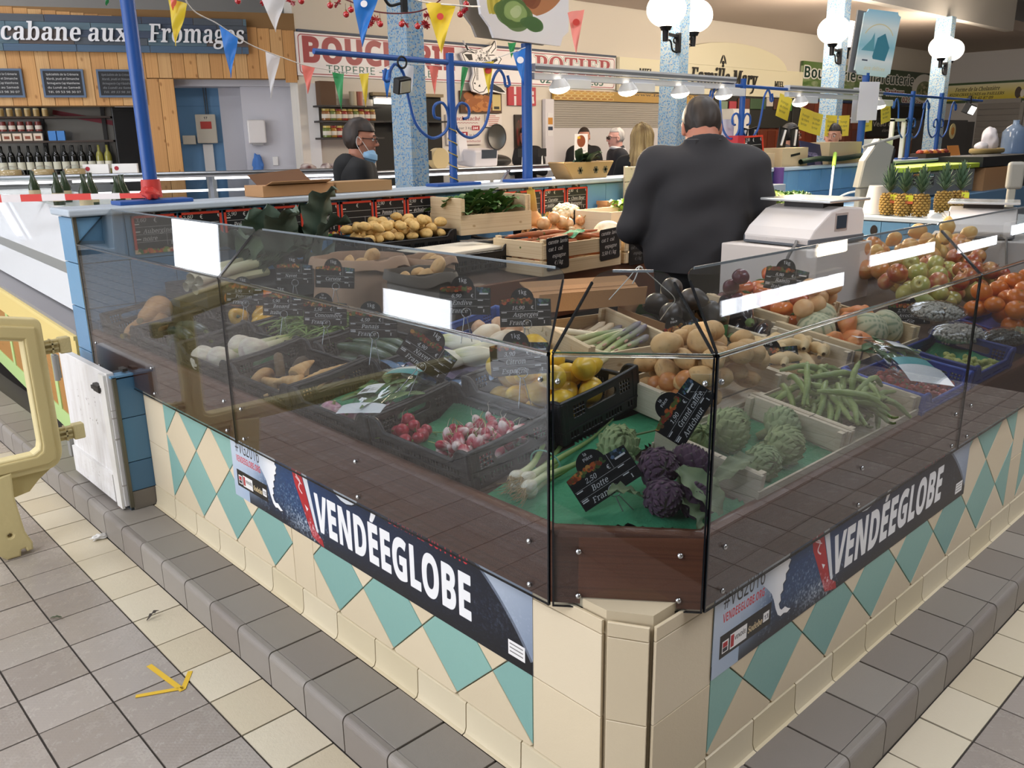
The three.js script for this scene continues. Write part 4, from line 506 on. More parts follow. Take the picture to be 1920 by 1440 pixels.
// melons and squash tray
woodTray(0.46,0.32,0.095,'wooden tray of melons and orange squash',RF(2.9,-1.36,0.01),{m:crateWood});
const melon=(s)=>Mk(blob((d)=>{const a=Math.atan2(d.z,d.x),k=1+0.025*Math.cos(a*10);return V(d.x*0.066*k,d.y*0.06,d.z*0.066*k);},(d)=>{const a=Math.atan2(d.z,d.x),st=Math.cos(a*10);return st<-0.75?colr('#7c8f72'):mixc('#b9bb98','#cdc9a8',n3(d.x*4,d.y*4+s,d.z*4));},8),VC(0.6));
for(const[i,[x,y,z]]of[[-0.12,0.075,-0.06],[0.06,0.075,0.05],[0.17,0.07,0.06],[-0.02,0.085,-0.1]].entries())add(melon(i),'melon',['ribbed pale melon at the left of its tray under a tag','ribbed pale melon at the front of its tray','ribbed pale melon at the right end of its tray','ribbed pale melon at the back of its tray'][i],'melon',inF(RF(2.9,-1.36,0.01),[x,y,z],[0.4*i,i,0.3]));
{const sq=[0,1].map((k)=>Mk(blob(lump(0.045,0.032,0.06,0.25,1.8,k*5),speck('#d9793f','#e09a5e',3,k),6),VC(0.45)));for(const[i,[x,y,z]]of[[-0.05,0.06,0.06],[0.0,0.09,0.0],[-0.14,0.06,0.09],[0.12,0.1,-0.03],[0.2,0.08,-0.04],[-0.19,0.05,0.03]].entries())add(sq[i%2],'orange_squash','knobbly orange squash among the pale melons','squash',inF(RF(2.9,-1.36,0.01),[x,y,z],[i,i*2,0.2]),'orange squashes');}
// asparagus box
{const F=RF(1.98,-1.74,0.035,-0.16);woodTray(0.33,0.32,0.1,'wooden tray of white and green asparagus',F,{low:0.075});
const asp=(c1,c2,c3,s)=>{const g=new THREE.Group(),L=0.3;part(g,'spear',taper([[-L / 2,0,0],[0,0.004,0.003*(s%3)],[L*0.4,0,0],[L / 2,-0.002,0.002]],(t)=>0.0105*(t>0.8?1+0.14*Math.sin((t-0.8)*15):1)*(t>0.93?Math.sqrt(Math.max(0.04,(1-t) / 0.07)):1),(t)=>t<0.5?mixc(c1,c2,t*1.6):mixc(c2,c3,(t-0.5)*2),26,9),vfood);for(let i=0;i<9;i++){const t=0.35+i*0.065,a=i*2.4;part(g,'scale',T(solidColor(new THREE.SphereGeometry(1,6,5),i>4?c3:'#b9937f'),[(t-0.5)*L,Math.cos(a)*0.0095,Math.sin(a)*0.0095],[a,0,0],[0.011,0.003,0.0045]),vmatte);}return g;};
const wh=asp('#f0e3c8','#ead9b6','#dcc4a4',1),gr=asp('#e6d5ae','#93a45e','#75677c',2),lab='thick white asparagus spear in the wooden tray',r=rng(3);
for(let i=0;i<22;i++){const layer=Math.floor(i / 8),k=i%8,green=layer>0&&k<5;add(green?gr:wh,'asparagus_spear',green?'green asparagus spear with a purple tip on top of the white ones':lab,'asparagus',inF(F,[(r()-0.5)*0.03-0.01,0.022+layer*0.021,0.12-k*0.033+layer*0.008],[r()*6,-0.34+(r()-0.5)*0.16,-0.02]),green?'green asparagus':'white asparagus');}}
// cardboard carton behind, avocado box, aubergines, tomatoes
const card=M(0xb98d62,0.85,{bumpMap:rep(NOISE,2),bumpScale:0.001}),cardIn=M(0x9c7650,0.9),cardPrint=M(0x3f7d3c,0.7);
{const F=RF(2.06,-1.86,0.17,-0.24),g=thing('folded_cardboard','long folded cardboard lid lying behind the asparagus','cardboard');setM(g,F);mesh('flap',boxUV(bx(0.42,0.004,0.08,[0,0.03,0.02],[0.5,0,0]),4),card,g);mesh('flap',boxUV(bx(0.42,0.06,0.004,[0,0.02,0.06]),4),card,g);mesh('flap',boxUV(bx(0.42,0.004,0.07,[0,0.047,-0.03],[0.2,0,0]),4),cardIn,g);}
{const F=RF(2.35,-1.72,0.03),g=thing('avocado_carton','open cardboard carton with green print holding dark avocados','carton');setM(g,F);for(const s of[-1,1]){mesh('side_wall',span(s*0.14-0.002,s*0.14+0.002,0,0.1,-0.13,0.13),cardIn,g);mesh('side_wall',span(-0.14,0.14,0,s>0?0.07:0.11,s*0.13-0.002,s*0.13+0.002),s>0?cardPrint:card,g);}mesh('base',span(-0.14,0.14,0,0.004,-0.13,0.13),card,g);mesh('printed_leaf',T(new THREE.CylinderGeometry(0.05,0.05,0.002,20),[0.02,0.07,-0.126],[PI / 2,0,0],[1.3,1,0.8]),cardPrint,g);mesh('wooden_peg',bx(0.016,0.06,0.014,[0.09,0.12,-0.12],[0,0,0.1]),crateWood,g);
const av=[0,1].map((k)=>{const o=new THREE.Group();part(o,'fruit',blob((d)=>{const t=d.z,r=0.038-0.012*Math.max(0,t);return V(d.x*r,d.y*r,t*0.054);},speck('#26211e','#383028',6,k),6),VC(0.4,{bumpMap:rep(FINE,4),bumpScale:0.0015}));part(o,'stalk',cyl(0.004,0.005,0.006,[0,0,0.055],[PI / 2,0,0],8),M(0x6a5a3a,0.9));return o;});
heap(av,'avocado','dark wrinkled avocado in the green-printed carton','avocado',F,0.27,0.25,11,0.043,{group:'avocados',seed:17,flat:0.6});}
{const F=RF(2.6,-1.62,0.02,0.1);const egg=(s)=>{const g=new THREE.Group();part(g,'fruit',taper([[-0.11,0,0],[-0.04,0.01,0],[0.04,0.004,0.004],[0.11,0,0]],(t)=>0.032*Math.pow(Math.sin(PI*clamp(0.05+t*0.9,0,1)),0.5)*(0.75+0.4*t),()=>colr('#1d1520'),20,12),VC(0.14,{clearcoat:0.8}));part(g,'calyx',taper([[-0.105,0,0],[-0.118,0,0],[-0.14,0.006,0]],(t)=>0.017-t*0.012,()=>colr('#5f7340'),6,8),vmatte);return g;};
woodTray(0.2,0.3,0.07,'small wooden tray of glossy aubergines',F,{m:paleWood});
for(let i=0;i<6;i++)add(egg(i),'aubergine','glossy black aubergine beside the tomatoes','aubergine',inF(F,[0.02*(i%2),0.042+(i>3?0.055:0),-0.1+(i%4)*0.062+(i>3?0.04:0)],[0,0.2*i-0.3,0.05]),'aubergines');}
{const F=RF(2.9,-1.66,0.03);woodTray(0.4,0.34,0.09,'wooden tray of ripe orange-red tomatoes',F,{m:crateWood});
const tom=[0,1,2].map((k)=>{const g=new THREE.Group();part(g,'fruit',blob((d)=>{const a=Math.atan2(d.z,d.x),q=1+0.05*Math.cos(a*5+k)*(1-d.y*d.y);return V(d.x*0.039*q,d.y*0.031-(d.y>0.7?(d.y-0.7)*0.02:0),d.z*0.039*q);},speck(['#d65a26','#df6a30','#cf4a24'][k],'#e58a45',2,k),7),VC(0.22,{clearcoat:0.5}));part(g,'calyx',[0,1,2,3,4].map((i)=>T(new THREE.ConeGeometry(0.004,0.02,4),[Math.sin(i*1.256)*0.009,0.028,Math.cos(i*1.256)*0.009],[PI / 2,0,0]).applyMatrix4(new THREE.Matrix4().makeRotationY(0))),M(0x4c6a30,0.8));return g;});
heap(tom,'tomato','ripe orange-red tomato in the wooden tray by the scale','tomato',F,0.36,0.32,20,0.037,{group:'tomatoes',seed:23,flat:0.5,vary:0.2});
heap([0,1].map((k)=>Mk(blob(lump(0.032,0.028,0.032,0.06,2,k),speck('#4a2230','#6e3742',3,k),5),VC(0.25))),'dark_tomato','dark purple tomato at the left end of the tomato tray','tomato',RF(2.74,-1.74,0.07),0.06,0.12,4,0.03,{group:'dark tomatoes',seed:3});
heap([0,1].map((k)=>Mk(blob(lump(0.036,0.03,0.036,0.05,2,k),speck('#d9a46e','#e2b988',3,k),5),VC(0.5))),'sweet_onion','pale sweet onion in front of the tomatoes','onion',RF(2.88,-1.48,0.07),0.3,0.1,9,0.033,{group:'sweet onions',seed:9});}
// fruit heaps on the right
const appleG=(c1,c2,s,r=0.038)=>{const g=new THREE.Group();part(g,'fruit',blob((d)=>{const rr=Math.hypot(d.x,d.z),dip=d.y>0?Math.exp(-rr*rr*18)*0.34:Math.exp(-rr*rr*24)*0.16;return V(d.x*r,(d.y*0.92-Math.sign(d.y)*dip)*r,d.z*r);},(d)=>mixc(c1,c2,n3(d.x*1.8+s,d.y*2,d.z*1.8)*1.5-0.2),7),VC(0.22,{clearcoat:0.4}));part(g,'stalk',taper([[0,r*0.6,0],[0.002,r*0.85,0],[0.005,r*1.1,0.002]],()=>0.0016,()=>colr('#5a4426'),5,5),vmatte);return g;};
const pearG=(c1,c2,s)=>{const g=new THREE.Group();part(g,'fruit',blob((d)=>{const t=d.y,r=0.036*(1-0.42*clamp(t*1.1,0,1));return V(d.x*r,t*0.05+0.006,d.z*r);},speck(c1,c2,2.5,s),7),VC(0.4));part(g,'stalk',taper([[0,0.052,0],[0.002,0.066,0],[0.007,0.078,0.003]],()=>0.002,()=>colr('#4f3d24'),5,5),vmatte);return g;};
const orangeG=(c1,c2,s,r=0.037)=>{const g=new THREE.Group();part(g,'fruit',blob((d)=>V(d.x*r*1.06,d.y*r*0.9-Math.exp(-(d.x*d.x+d.z*d.z)*30)*Math.sign(d.y)*0.003,d.z*r*1.06),speck(c1,c2,2,s),7),VC(0.3,{bumpMap:rep(FINE,4),bumpScale:0.0006,clearcoat:0.25}));part(g,'navel',cyl(0.003,0.004,0.002,[0,r*0.84,0],undefined,7),M(0x7d8a3e,0.8));return g;};
heap([0,1,2].map((k)=>orangeG('#d86f1c','#e4812a',k)),'mandarin','glossy orange mandarin in the heap nearest the guard','mandarin',RF(3.95,-1.1),0.85,0.3,62,0.037,{group:'mandarins',seed:61,rise:(x,z)=>0.05-z*0.3,vary:0.15,flat:0.6});
heap([appleG('#b9b45a','#c9c27a',1),appleG('#a9402f','#c98b4c',2),appleG('#b84a3e','#d7a86a',3),appleG('#aab25c','#c7b96a',5)],'apple','red and green apple heaped behind the mandarins','apple',RF(3.92,-1.42,0.02),0.95,0.3,46,0.041,{group:'apples',seed:71,rise:(x,z)=>0.05-z*0.3,vary:0.2});
heap([pearG('#cda24e','#d9b568',1),pearG('#c98f47','#d8ab62',4),appleG('#d39a55','#d9884a',6,0.043)],'pear','golden pear heaped at the back of the fruit side','pear',RF(4.3,-1.7,0.02),1.25,0.3,52,0.044,{group:'pears',seed:81,rise:(x,z)=>0.05-z*0.2,vary:0.2});
add(appleG('#d9924e','#e0a866',9,0.046),'apple','large peach-coloured apple at the left end of the heap by the scale','apple',inF(RF(3.8,-1.66,0.02),[0,0.15,0],[0.2,0,0.2]));
add(pearG('#8f9a54','#a7a962',3),'pear','green pear lying at the left foot of the apple heap','pear',inF(RF(3.5,-1.35,0.06),[0,0.05,0],[1.4,0.6,0]));
plasticCrate(0.28,0.85,0.07,0x3c3f8e,'long blue tray under the mandarins',RF(3.95,-1.1,0,PI / 2));
// price tag cards on ring clips
const TAGS=[['1kg','3,90','Poivron','France'],['1kg','5,90','Renard','Italie'],['1kg','','Navet',''],['1kg','','Carotte',''],['la Pièce','1,50','Concombre','France'],['1kg','4,50','Panais','France'],['1kg','4,90','Navet','France'],['1kg','6,90','Endive','France'],['1kg','16,90','Asperges','France'],['1kg','3,90','Citron','Espagne'],['la Pièce','2,50','Botte','France'],['la Pièce','1,90','Grand calice','Artichaut'],['la Pièce','2,70','Avocat','Espagne'],['1kg','7,90','Tomate','Bretagne'],['1kg','4,50','Fève vrac','Espagne'],['1kg','8,90','Raisin','Italie']];
const TAGTEX=canvasTex(2048,1536,(x)=>{TAGS.forEach(([k,p,n,o],i)=>{const X=(i%4)*512,Y=Math.floor(i / 4)*384,r=rng(i+5);x.fillStyle='#191a1c';x.fillRect(X,Y,512,384);x.textAlign='center';x.fillStyle='#eee';x.font=k==='1kg'?'54px sans-serif':'34px sans-serif';if(k==='1kg')x.fillText('1kg',X+230,Y+66);else{x.fillText('la',X+226,Y+38);x.fillText('Pièce',X+230,Y+74);}x.textAlign='left';const pc=['#7a3b22','#b4582a','#5d6b35','#8d2f2c','#c08a45','#3f5a2e','#6a4a2c'];for(let q=0;q<60;q++){x.fillStyle=pc[Math.floor(r()*7)];x.beginPath();x.ellipse(X+20+r()*300,Y+112+r()*40,8+r()*14,8+r()*12,0,0,7);x.fill();}for(let q=0;q<34;q++){x.fillStyle=['#2f4a58','#3f6a4c','#58708f','#25333c'][Math.floor(r()*4)];x.beginPath();x.arc(X+380+r()*110,Y+110+r()*60,6+r()*10,0,7);x.fill();}x.fillStyle='#e8e8e8';x.fillRect(X+396,Y+168,88,14);x.fillStyle='#e9e9e9';x.font='italic 50px serif';x.fillText(p,X+120,Y+214);x.font='48px sans-serif';x.fillText('€',X+312,Y+212);x.fillRect(X+356,Y+100,2,124);x.fillRect(X+14,Y+228,484,2);x.fillRect(X+14,Y+296,484,2);for(const[a,b]of[[20,236],[20,304],[20,318],[380,236],[380,304]])x.fillRect(X+a,Y+b,52,8);x.font='italic 58px serif';x.fillText(n,X+130,Y+284,330);x.fillText(o,X+90,Y+362,260);x.font='bold 40px serif';x.fillText('I',X+432,Y+356);});});
const cardShape=(()=>{const s=new THREE.Shape();s.moveTo(-0.075,0);s.lineTo(0.075,0);s.lineTo(0.075,0.078);s.lineTo(0.028,0.082);s.absarc(-0.008,0.08,0.034,0.1,PI-0.1);s.lineTo(-0.075,0.078);s.closePath();return s;})();
const cardBase=(()=>{const g=new THREE.ExtrudeGeometry(cardShape,{depth:0.0014,bevelEnabled:false,curveSegments:10}),p=g.attributes.position,uv=new Float32Array(p.count*2);for(let i=0;i<p.count;i++){uv[2*i]=(p.getX(i)+0.075) / 0.15;uv[2*i+1]=p.getY(i) / 0.1135;}g.setAttribute('uv',new THREE.BufferAttribute(uv,2));return g;})();
const tagMat=M(0xffffff,0.35,{map:TAGTEX,side:THREE.DoubleSide});
function priceTag(i,label,pos,ry,rz=0,rx=-0.12,clip=true){
const g=thing('price_tag',label,'price tag');g.position.copy(pos);g.rotation.set(rx,ry,rz,'YXZ');const cx=i%4,cy=Math.floor(i / 4);
mesh('card',uvRect(cardBase,cx / 4+0.002,1-(cy+1) / 4+0.002,(cx+1) / 4-0.002,1-cy / 4-0.002),tagMat,g);
if(clip)mesh('ring_clip',[T(new THREE.TorusGeometry(0.0135,0.0012,7,24),[0.004,0.006,0.004]),rod([-0.002,-0.007,0.004],[-0.012,-0.085,0.006],0.0013,6),rod([0.006,-0.008,0.004],[0.02,-0.08,0.0],0.0013,6)],steel,g);
return g;
}
// bottom-middle pixel of each card and its distance along the view axis
[[0,'black price tag before the yellow peppers',459,572,3.42,-0.75,-0.05],[1,'black price tag left of the green beans',531,592,3.2,-0.72,-0.04],[2,'black price tag standing highest over the bean crates',552,533,3.5,-0.72,-0.03],[3,'black price tag in front of the paper sacks',628,540,3.3,-0.72,-0.06],[4,'black piece-price tag in the middle of the green beans',610,610,2.98,-0.72,-0.05],[5,'black price tag over the cucumbers',700,633,2.66,-0.72,-0.04],[7,'black price tag over the endives beside the white reflection',872,590,2.5,-0.75,-0.02],[8,'black price tag of the asparagus behind the lemons',986,612,2.5,-0.75,0.02],[9,'black price tag stuck in the lemons',977,703,2.16,-0.75,0.06],[13,'black price tag of the tomatoes, leaning back',1508,603,3.3,-0.6,-0.2],[14,'black price tag before the broad beans',1454,702,2.62,-0.95,0.2],[15,'black price tag over the melons, seen edge on',1590,652,3.05,-1.25,0.1],[12,'black price tag between the melons and the bean bags',1704,608,3.35,-1.2,0.1]].forEach(([i,lab,x,y,d,ry,rz])=>priceTag(i,lab,atD(x,y,d),ry,rz));
priceTag(6,'black price tag tilted steeply over the salad bag',atD(785,690,2.32),-0.7,-0.62,-0.2);
priceTag(10,'black bunch-price tag tilted over the spring onions',atD(1152,925,1.86),-0.75,0.56,-0.35);
priceTag(11,'black artichoke price tag turned nearly upright',atD(1312,790,2.02),-0.75,1.0,-0.25,false);
priceTag(12,'black avocado price tag with a trailing wire',atD(1283,655,2.75),-0.6,0.27,-0.2,false);
priceTag(15,'black price tag on a tall clip before the scale',atD(1470,545,3.1),-1.15,-0.1,-0.1);
single('wire_garland','thin wire tied over the top of the corner guard','wire',[tube([atD(1142,562,1.98),atD(1180,520,1.97),atD(1199,499,1.965),atD(1205,502,1.965)],0.0012,30,5),tube([atD(1199,499,1.965),atD(1240,535,2.05),atD(1265,560,2.15),atD(1252,580,2.3),atD(1238,600,2.5)],0.0012,30,5),tube([atD(1199,500,1.965),atD(1192,520,1.97),atD(1186,532,1.975)],0.0016,12,5)],M(0xd8d8d2,0.4));
// ------------------------------------------------ counter scale on its white box
function scale(label,F,s=1){const g=thing('shop_scale',label,'scale');setM(g,F);const pl=M(0xe6e2e0,0.35);
const prof=[[-0.2,0],[0.19,0],[0.19,0.1],[0.17,0.135],[0.02,0.145],[-0.06,0.13],[-0.17,0.06],[-0.2,0.025]];
mesh('body',prism(prof,0.34,0.008,[],2).translate(0,0,-0.17),pl,g);mesh('base_strip',span(-0.2,0.195,-0.012,0.022,-0.172,0.172,0.005),M(0x5a6068,0.5),g);
mesh('platter',bx(0.3,0.012,0.36,[0.06,0.17,0],undefined,0.005),M(0xdfe4e6,0.15,{metalness:0.6}),g);mesh('platter_support',span(-0.02,0.13,0.13,0.166,-0.1,0.1),M(0x3d3a3a,0.6),g);
mesh('screen',span(-0.02,0.05,0.055,0.11,0.1705,0.174),M(0x3a4450,0.2),g);mesh('screen_frame',span(-0.03,0.06,0.045,0.12,0.169,0.172),M(0xb4a9a4,0.4),g);mesh('panel',span(0.19,0.196,0.03,0.1,-0.14,0.14),M(0x9fb0c8,0.25),g);
mesh('cable',tube([[-0.19,0.012,0.1],[-0.24,0.0,0.13],[-0.3,-0.05,0.14],[-0.33,-0.13,0.15]],0.007,20,7),M(0x6c6a68,0.5),g);return g;}
{const g=single('white_box','white box carrying the nearer shop scale','box',boxUV(bx(0.5,0.3,0.46,[3.56,1.0,-1.93],[0,0,0],0.006)),M(0xe3dcd6,0.6));scale('white shop scale with a steel platter in front of the man',FF(3.56,1.166,-1.9,-0.12));scale('white shop scale with a tall grey display behind the fruit',FF(5.3,1.06,-1.75,0.3));
const d=thing('scale_display','tall grey customer display of the far scale','display',atD(1890,400,5.1).toArray(),-0.9);mesh('stem',bx(0.045,0.2,0.03,[0,0.06,0],undefined,0.01),M(0x9a9a90,0.5),d);mesh('head',bx(0.09,0.16,0.05,[0.01,0.22,0],undefined,0.02),M(0x8f8f88,0.5),d);mesh('screen',span(0.0565,0.058,0.16,0.28,-0.02,0.02),M(0x2a3038,0.2),d);mesh('label_strip',bx(0.002,0.012,0.034,[0.058,0.2,0]),M(0xb8c24a,0.5),d);
single('white_box','white box under the far shop scale','box',bx(0.5,0.2,0.5,[5.3,0.94,-1.75],[0,0.3,0],0.006),M(0xd9d4cf,0.6));}
// ---------------------------------------------------------------- tiled back wall of the stall, its ledge, boards
const ZB=-4.01,HB=1.345;
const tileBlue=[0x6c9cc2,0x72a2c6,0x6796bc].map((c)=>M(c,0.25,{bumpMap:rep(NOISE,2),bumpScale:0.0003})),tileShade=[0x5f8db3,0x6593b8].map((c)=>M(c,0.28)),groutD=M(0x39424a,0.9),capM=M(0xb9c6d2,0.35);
const rT=rng(101);
{
const w=struct('wall_stall');mesh('wall_core',span(1.175,12.9,0.1,HB-0.03,-4.2,ZB-0.008),M(0x55707f,0.8),w);
mesh('ledge_cap',bx(12.9-1.14,0.032,0.26,[(12.9+1.14) / 2,HB-0.014,-4.105],undefined,0.01),capM,w);
const tg=boxUV(new RoundedBoxGeometry(0.202,0.196,0.008,1,0.0015),3);
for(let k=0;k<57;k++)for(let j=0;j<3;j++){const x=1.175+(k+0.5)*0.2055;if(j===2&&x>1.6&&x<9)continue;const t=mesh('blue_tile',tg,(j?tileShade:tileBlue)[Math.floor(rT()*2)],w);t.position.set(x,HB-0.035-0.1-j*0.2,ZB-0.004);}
// narrow end face with its metal edge strip
for(let j=0;j<6;j++){const t=mesh('blue_tile',boxUV(bx(0.008,0.196,0.178,[0,0,0],undefined,0.0015),3),tileBlue[j%3],w);t.position.set(1.168,HB-0.035-0.1-j*0.2,-4.115);}
mesh('metal_edge',span(1.163,1.178,0.12,HB-0.03,-4.014,-4.003),M(0x6d6a5c,0.4,{metalness:0.6}),w);
mesh('wall_socket',[span(1.6,1.64,1.24,1.28,ZB,ZB+0.01)],white,w);
}
{ // tiled stub at the end of the counter, white gate
const w=struct('wall_stub');mesh('stub_core',span(1.088,1.2,0.114,0.7,-3.66,-3.55),groutD,w);
[[0.33,0.52],[0.523,0.69],[0.2,0.327]].forEach(([a,b],i)=>mesh('blue_tile',boxUV(span(1.1,1.199,a,b,-3.55,-3.542,0.0015),3),M([0x4f7c9c,0x4a7696,0x446f90][i],0.3),w));mesh('grey_tile',span(1.1,1.199,0.116,0.197,-3.55,-3.542,0.0015),M(0x77716a,0.5),w);mesh('metal_edge',span(1.085,1.1,0.13,0.7,-3.555,-3.54),M(0x6d6a5c,0.4,{metalness:0.6}),w);mesh('blue_cap',span(1.08,1.2,0.697,0.706,-3.6,-3.54),tileBlue[0],w);
const g=thing('white_gate','worn white wooden gate with a grey hinge between the counter and the yellow display case','gate');
const paint=M(0xffffff,0.6,{map:canvasTex(512,512,(x)=>{x.fillStyle='#e4e3e2';x.fillRect(0,0,512,512);const r=rng(5);for(let i=0;i<90;i++){x.fillStyle='rgba('+(r()<0.5?'205,203,200':'240,240,240')+',0.25)';x.fillRect(r()*512,r()*400,6+r()*26,100+r()*300);}for(let i=0;i<40;i++){x.fillStyle='rgba(70,55,45,'+(0.3+r()*0.5)+')';x.beginPath();const cx=[140,250,330,480][i%4]+r()*40,cy=[120,210,420,440][Math.floor(i / 4)%4]+r()*50;x.ellipse(cx,cy,1+r()*5,1+r()*3,r()*3,0,7);x.fill();}})});
const pan=panelGeo(0.62,0.585,0.03,0.004).rotateY(-PI / 2).translate(1.07,0.425,-3.87);mesh('door_leaf',pan,paint,g);mesh('edge_strip',span(1.058,1.069,0.125,0.71,-3.625,-3.565),white,g);mesh('bottom_rail',span(1.058,1.07,0.135,0.26,-4.17,-3.64),paint,g);
mesh('hinge',[span(1.05,1.07,0.58,0.69,-4.24,-4.19,0.004),cyl(0.012,0.012,0.12,[1.052,0.63,-4.2])],M(0x8d8d8a,0.6),g);mesh('hinge',[span(1.052,1.07,0.2,0.29,-4.22,-4.18,0.003)],M(0x8d8d8a,0.6),g);mesh('latch',[span(1.05,1.07,0.625,0.66,-3.69,-3.62,0.004),span(1.046,1.06,0.635,0.65,-3.7,-3.61)],M(0x2e2a28,0.6),g);mesh('latch',[bx(0.02,0.012,0.05,[1.145,0.72,-3.58])],M(0x4c4844,0.5,{metalness:0.6}),g);
}
// chalk price boards in red frames along the wall
const BT=[['3,60','Aubergine','noire'],['5,60','Fenouil','bio'],['5,90','Poivron','France'],['3,90','butternut','France'],['4,90','Patate douce','rose'],['','',''],['3,90','Pomme de terre','grenaille'],['9,90','échalote',''],['3,50','oignon','jaune'],['2,90','navet','violet'],['','',''],['5,90','Carotte','sable'],['4,90','Chou fleur','Bretagne']];
const BTEX=canvasTex(2048,1664,(x)=>BT.forEach(([p,n,o],i)=>{const X=(i%4)*512,Y=Math.floor(i / 4)*416,r=rng(i+40);x.fillStyle='#17181a';x.fillRect(X,Y,512,416);x.fillStyle='#e6e4de';x.font='64px sans-serif';x.fillText('€',X+246,Y+84);x.fillText('€',X+456,Y+74);x.font='italic 60px serif';x.fillText(p,X+46,Y+74);for(const y of[126,206,286]){x.fillRect(X+30,Y+y,440,3);x.fillRect(X+20,Y+y-36,66,12);}x.fillRect(X+372,Y+206,3,130);x.font='italic 64px serif';x.fillText(n,X+116,Y+196,350);x.fillText(o,X+100,Y+276,260);x.font='bold 50px serif';x.fillText('I',X+410,Y+330);const pc=['#b7352b','#d9a53a','#3f7a3a','#e7c9a4','#7a2f3c','#e0742c','#8aa54a'];for(let k=0;k<90;k++){x.fillStyle=pc[Math.floor(r()*7)];x.beginPath();x.ellipse(X+r()*512,Y+372+r()*40,12+r()*20,12+r()*16,0,0,7);x.fill();}for(let k=0;k<3;k++){x.fillStyle='#3f6a34';x.beginPath();x.moveTo(X+470+k*12,Y+370);x.lineTo(X+480+k*12,Y+300);x.lineTo(X+492+k*12,Y+370);x.fill();}}));
const boardM=M(0xffffff,0.45,{map:BTEX}),redFrame=M(0xd2422c,0.45),KG=canvasTex(128,64,(x)=>{x.fillStyle='#141516';x.fillRect(0,0,128,64);x.fillStyle='#eee';x.font='44px sans-serif';x.textAlign='center';x.fillText('1kg',64,48);});
function chalkBoard(i,label,x,y,z=ZB,parent){
const g=thing('price_board',label,'price board',[x,y,z+0.004]);const w=0.206,h=0.172,cx=i%4,cy=Math.floor(i / 4),b=0.011;
mesh('slate',uvRect(panelGeo(w,h,0.004),cx / 4+0.003,1-(cy+1) / 4+0.003,(cx+1) / 4-0.003,1-cy / 4-0.003).translate(0,0,0.004),boardM,g);
mesh('frame',[span(-w / 2,w / 2,h / 2-b,h / 2,0,0.008),span(-w / 2,-w / 2+b,-h / 2+0.02,h / 2,0,0.008),span(w / 2-b,w / 2,-h / 2+0.02,h / 2,0,0.008)],redFrame,g);
const disc=cyl(0.04,0.04,0.004,[-0.008,h / 2-0.004,0.001],[PI / 2,0,0],24);mesh('unit_disc',disc,M(0x151617,0.45),g);if(i!==5&&i!==10)mesh('unit_print',panelGeo(0.056,0.026,0.001).translate(-0.008,h / 2+0.015,0.0045),M(0xffffff,0.5,{map:KG}),g);
return g;
}
const bl=['first red-framed chalk board on the wall, half behind the guard','second red-framed chalk board on the wall, priced 5,60','red-framed chalk board reading Poivron','red-framed chalk board reading butternut','red-framed chalk board reading Patate douce','blank red-framed chalk board left of the potatoes','red-framed chalk board reading Pomme de terre','red-framed chalk board above the wooden spinach crate','red-framed chalk board above the onions, priced 3,50','red-framed chalk board behind the long yellow squash','blank red-framed chalk board left of the cauliflower','red-framed chalk board reading Carotte','last red-framed chalk board before the leeks'];
for(let i=0;i<8;i++)chalkBoard(i,bl[i],1.51+i*0.2185,1.216);for(let i=0;i<5;i++)chalkBoard(8+i,bl[8+i],3.475+i*0.2215,1.21);
// ---------------------------------------------------------------- back counter with its produce
const deckB=(z)=>0.93+0.1*(-3.05-z);
{const g=thing('back_counter','dark wooden produce counter along the blue tiled wall','counter');mesh('deck',boxUV(geo([quadGeo(V(2.1,deckB(-3.05),-3.05),V(5.95,deckB(-3.05),-3.05),V(5.95,deckB(-4),-4),V(2.1,deckB(-4),-4)),span(4.4,5.95,0.9,0.93,-3.06,-2.85)])),M(0x4b3a30,0.6),g);mesh('front_board',boxUV(geo([span(2.1,5.95,0.72,0.94,-3.05,-3.02),span(4.4,5.95,0.72,0.95,-2.86,-2.83)])),railWood,g);mesh('lower_front',boxUV(span(2.12,5.9,0.1,0.72,-3.1,-3.06)),M(0x2d1d15,0.6),g);}
const BF=(x,z,h=0,ry=0)=>FF(x,deckB(z)+h,z,ry);
plasticCrate(0.3,0.6,0.11,BK,'black crate of yellow potatoes below the blank chalk board',BF(2.72,-3.82,0.02,PI / 2));
heap([0,1,2].map((k)=>potato('#cfa861','#dcbc7a',k*5+1,0.84)),'yellow_potato','smooth yellow potato heaped below the chalk boards','potato',BF(2.72,-3.82,0.02),0.58,0.28,52,0.031,{group:'yellow potatoes',seed:91,flat:1,vary:0.2,rise:()=>0.06});
woodTray(0.5,0.3,0.2,'wooden crate of spinach leaves with a tall end board',BF(3.3,-3.78,0.1,-0.08),{low:0.11,name:'wooden_crate'});
{const lf=[0,1,2,3].map((k)=>Mk(leaf(0.13,0.07,0.5,0.004,k,'#3d5e2e','#527a3a',7,5),vleaf)),r=rng(14),F=BF(3.3,-3.78,0.1,-0.08);for(let i=0;i<70;i++)add(lf[i%4],'spinach_leaf','dark green spinach leaf in the wooden crate','leaf',inF(F,[(r()-0.5)*0.38,0.09+r()*0.07,(r()-0.5)*0.2],[(r()-0.7)*0.9,r()*6.3,(r()-0.5)*0.8]),'spinach leaves');}
{const g=thing('chalk_sign','small chalk sign with wooden frame standing behind the spinach','sign',[3.24,1.22,-3.92],0.1);g.rotation.x=-0.15;mesh('slate',uvRect(panelGeo(0.16,0.13,0.004),0.01,0.26,0.24,0.49),boardM,g);mesh('frame',[span(-0.086,0.086,0.06,0.074,-0.004,0.004),span(-0.086,-0.074,-0.07,0.07,-0.004,0.004),span(0.074,0.086,-0.07,0.07,-0.004,0.004)],M(0xc0854a,0.6),g);}
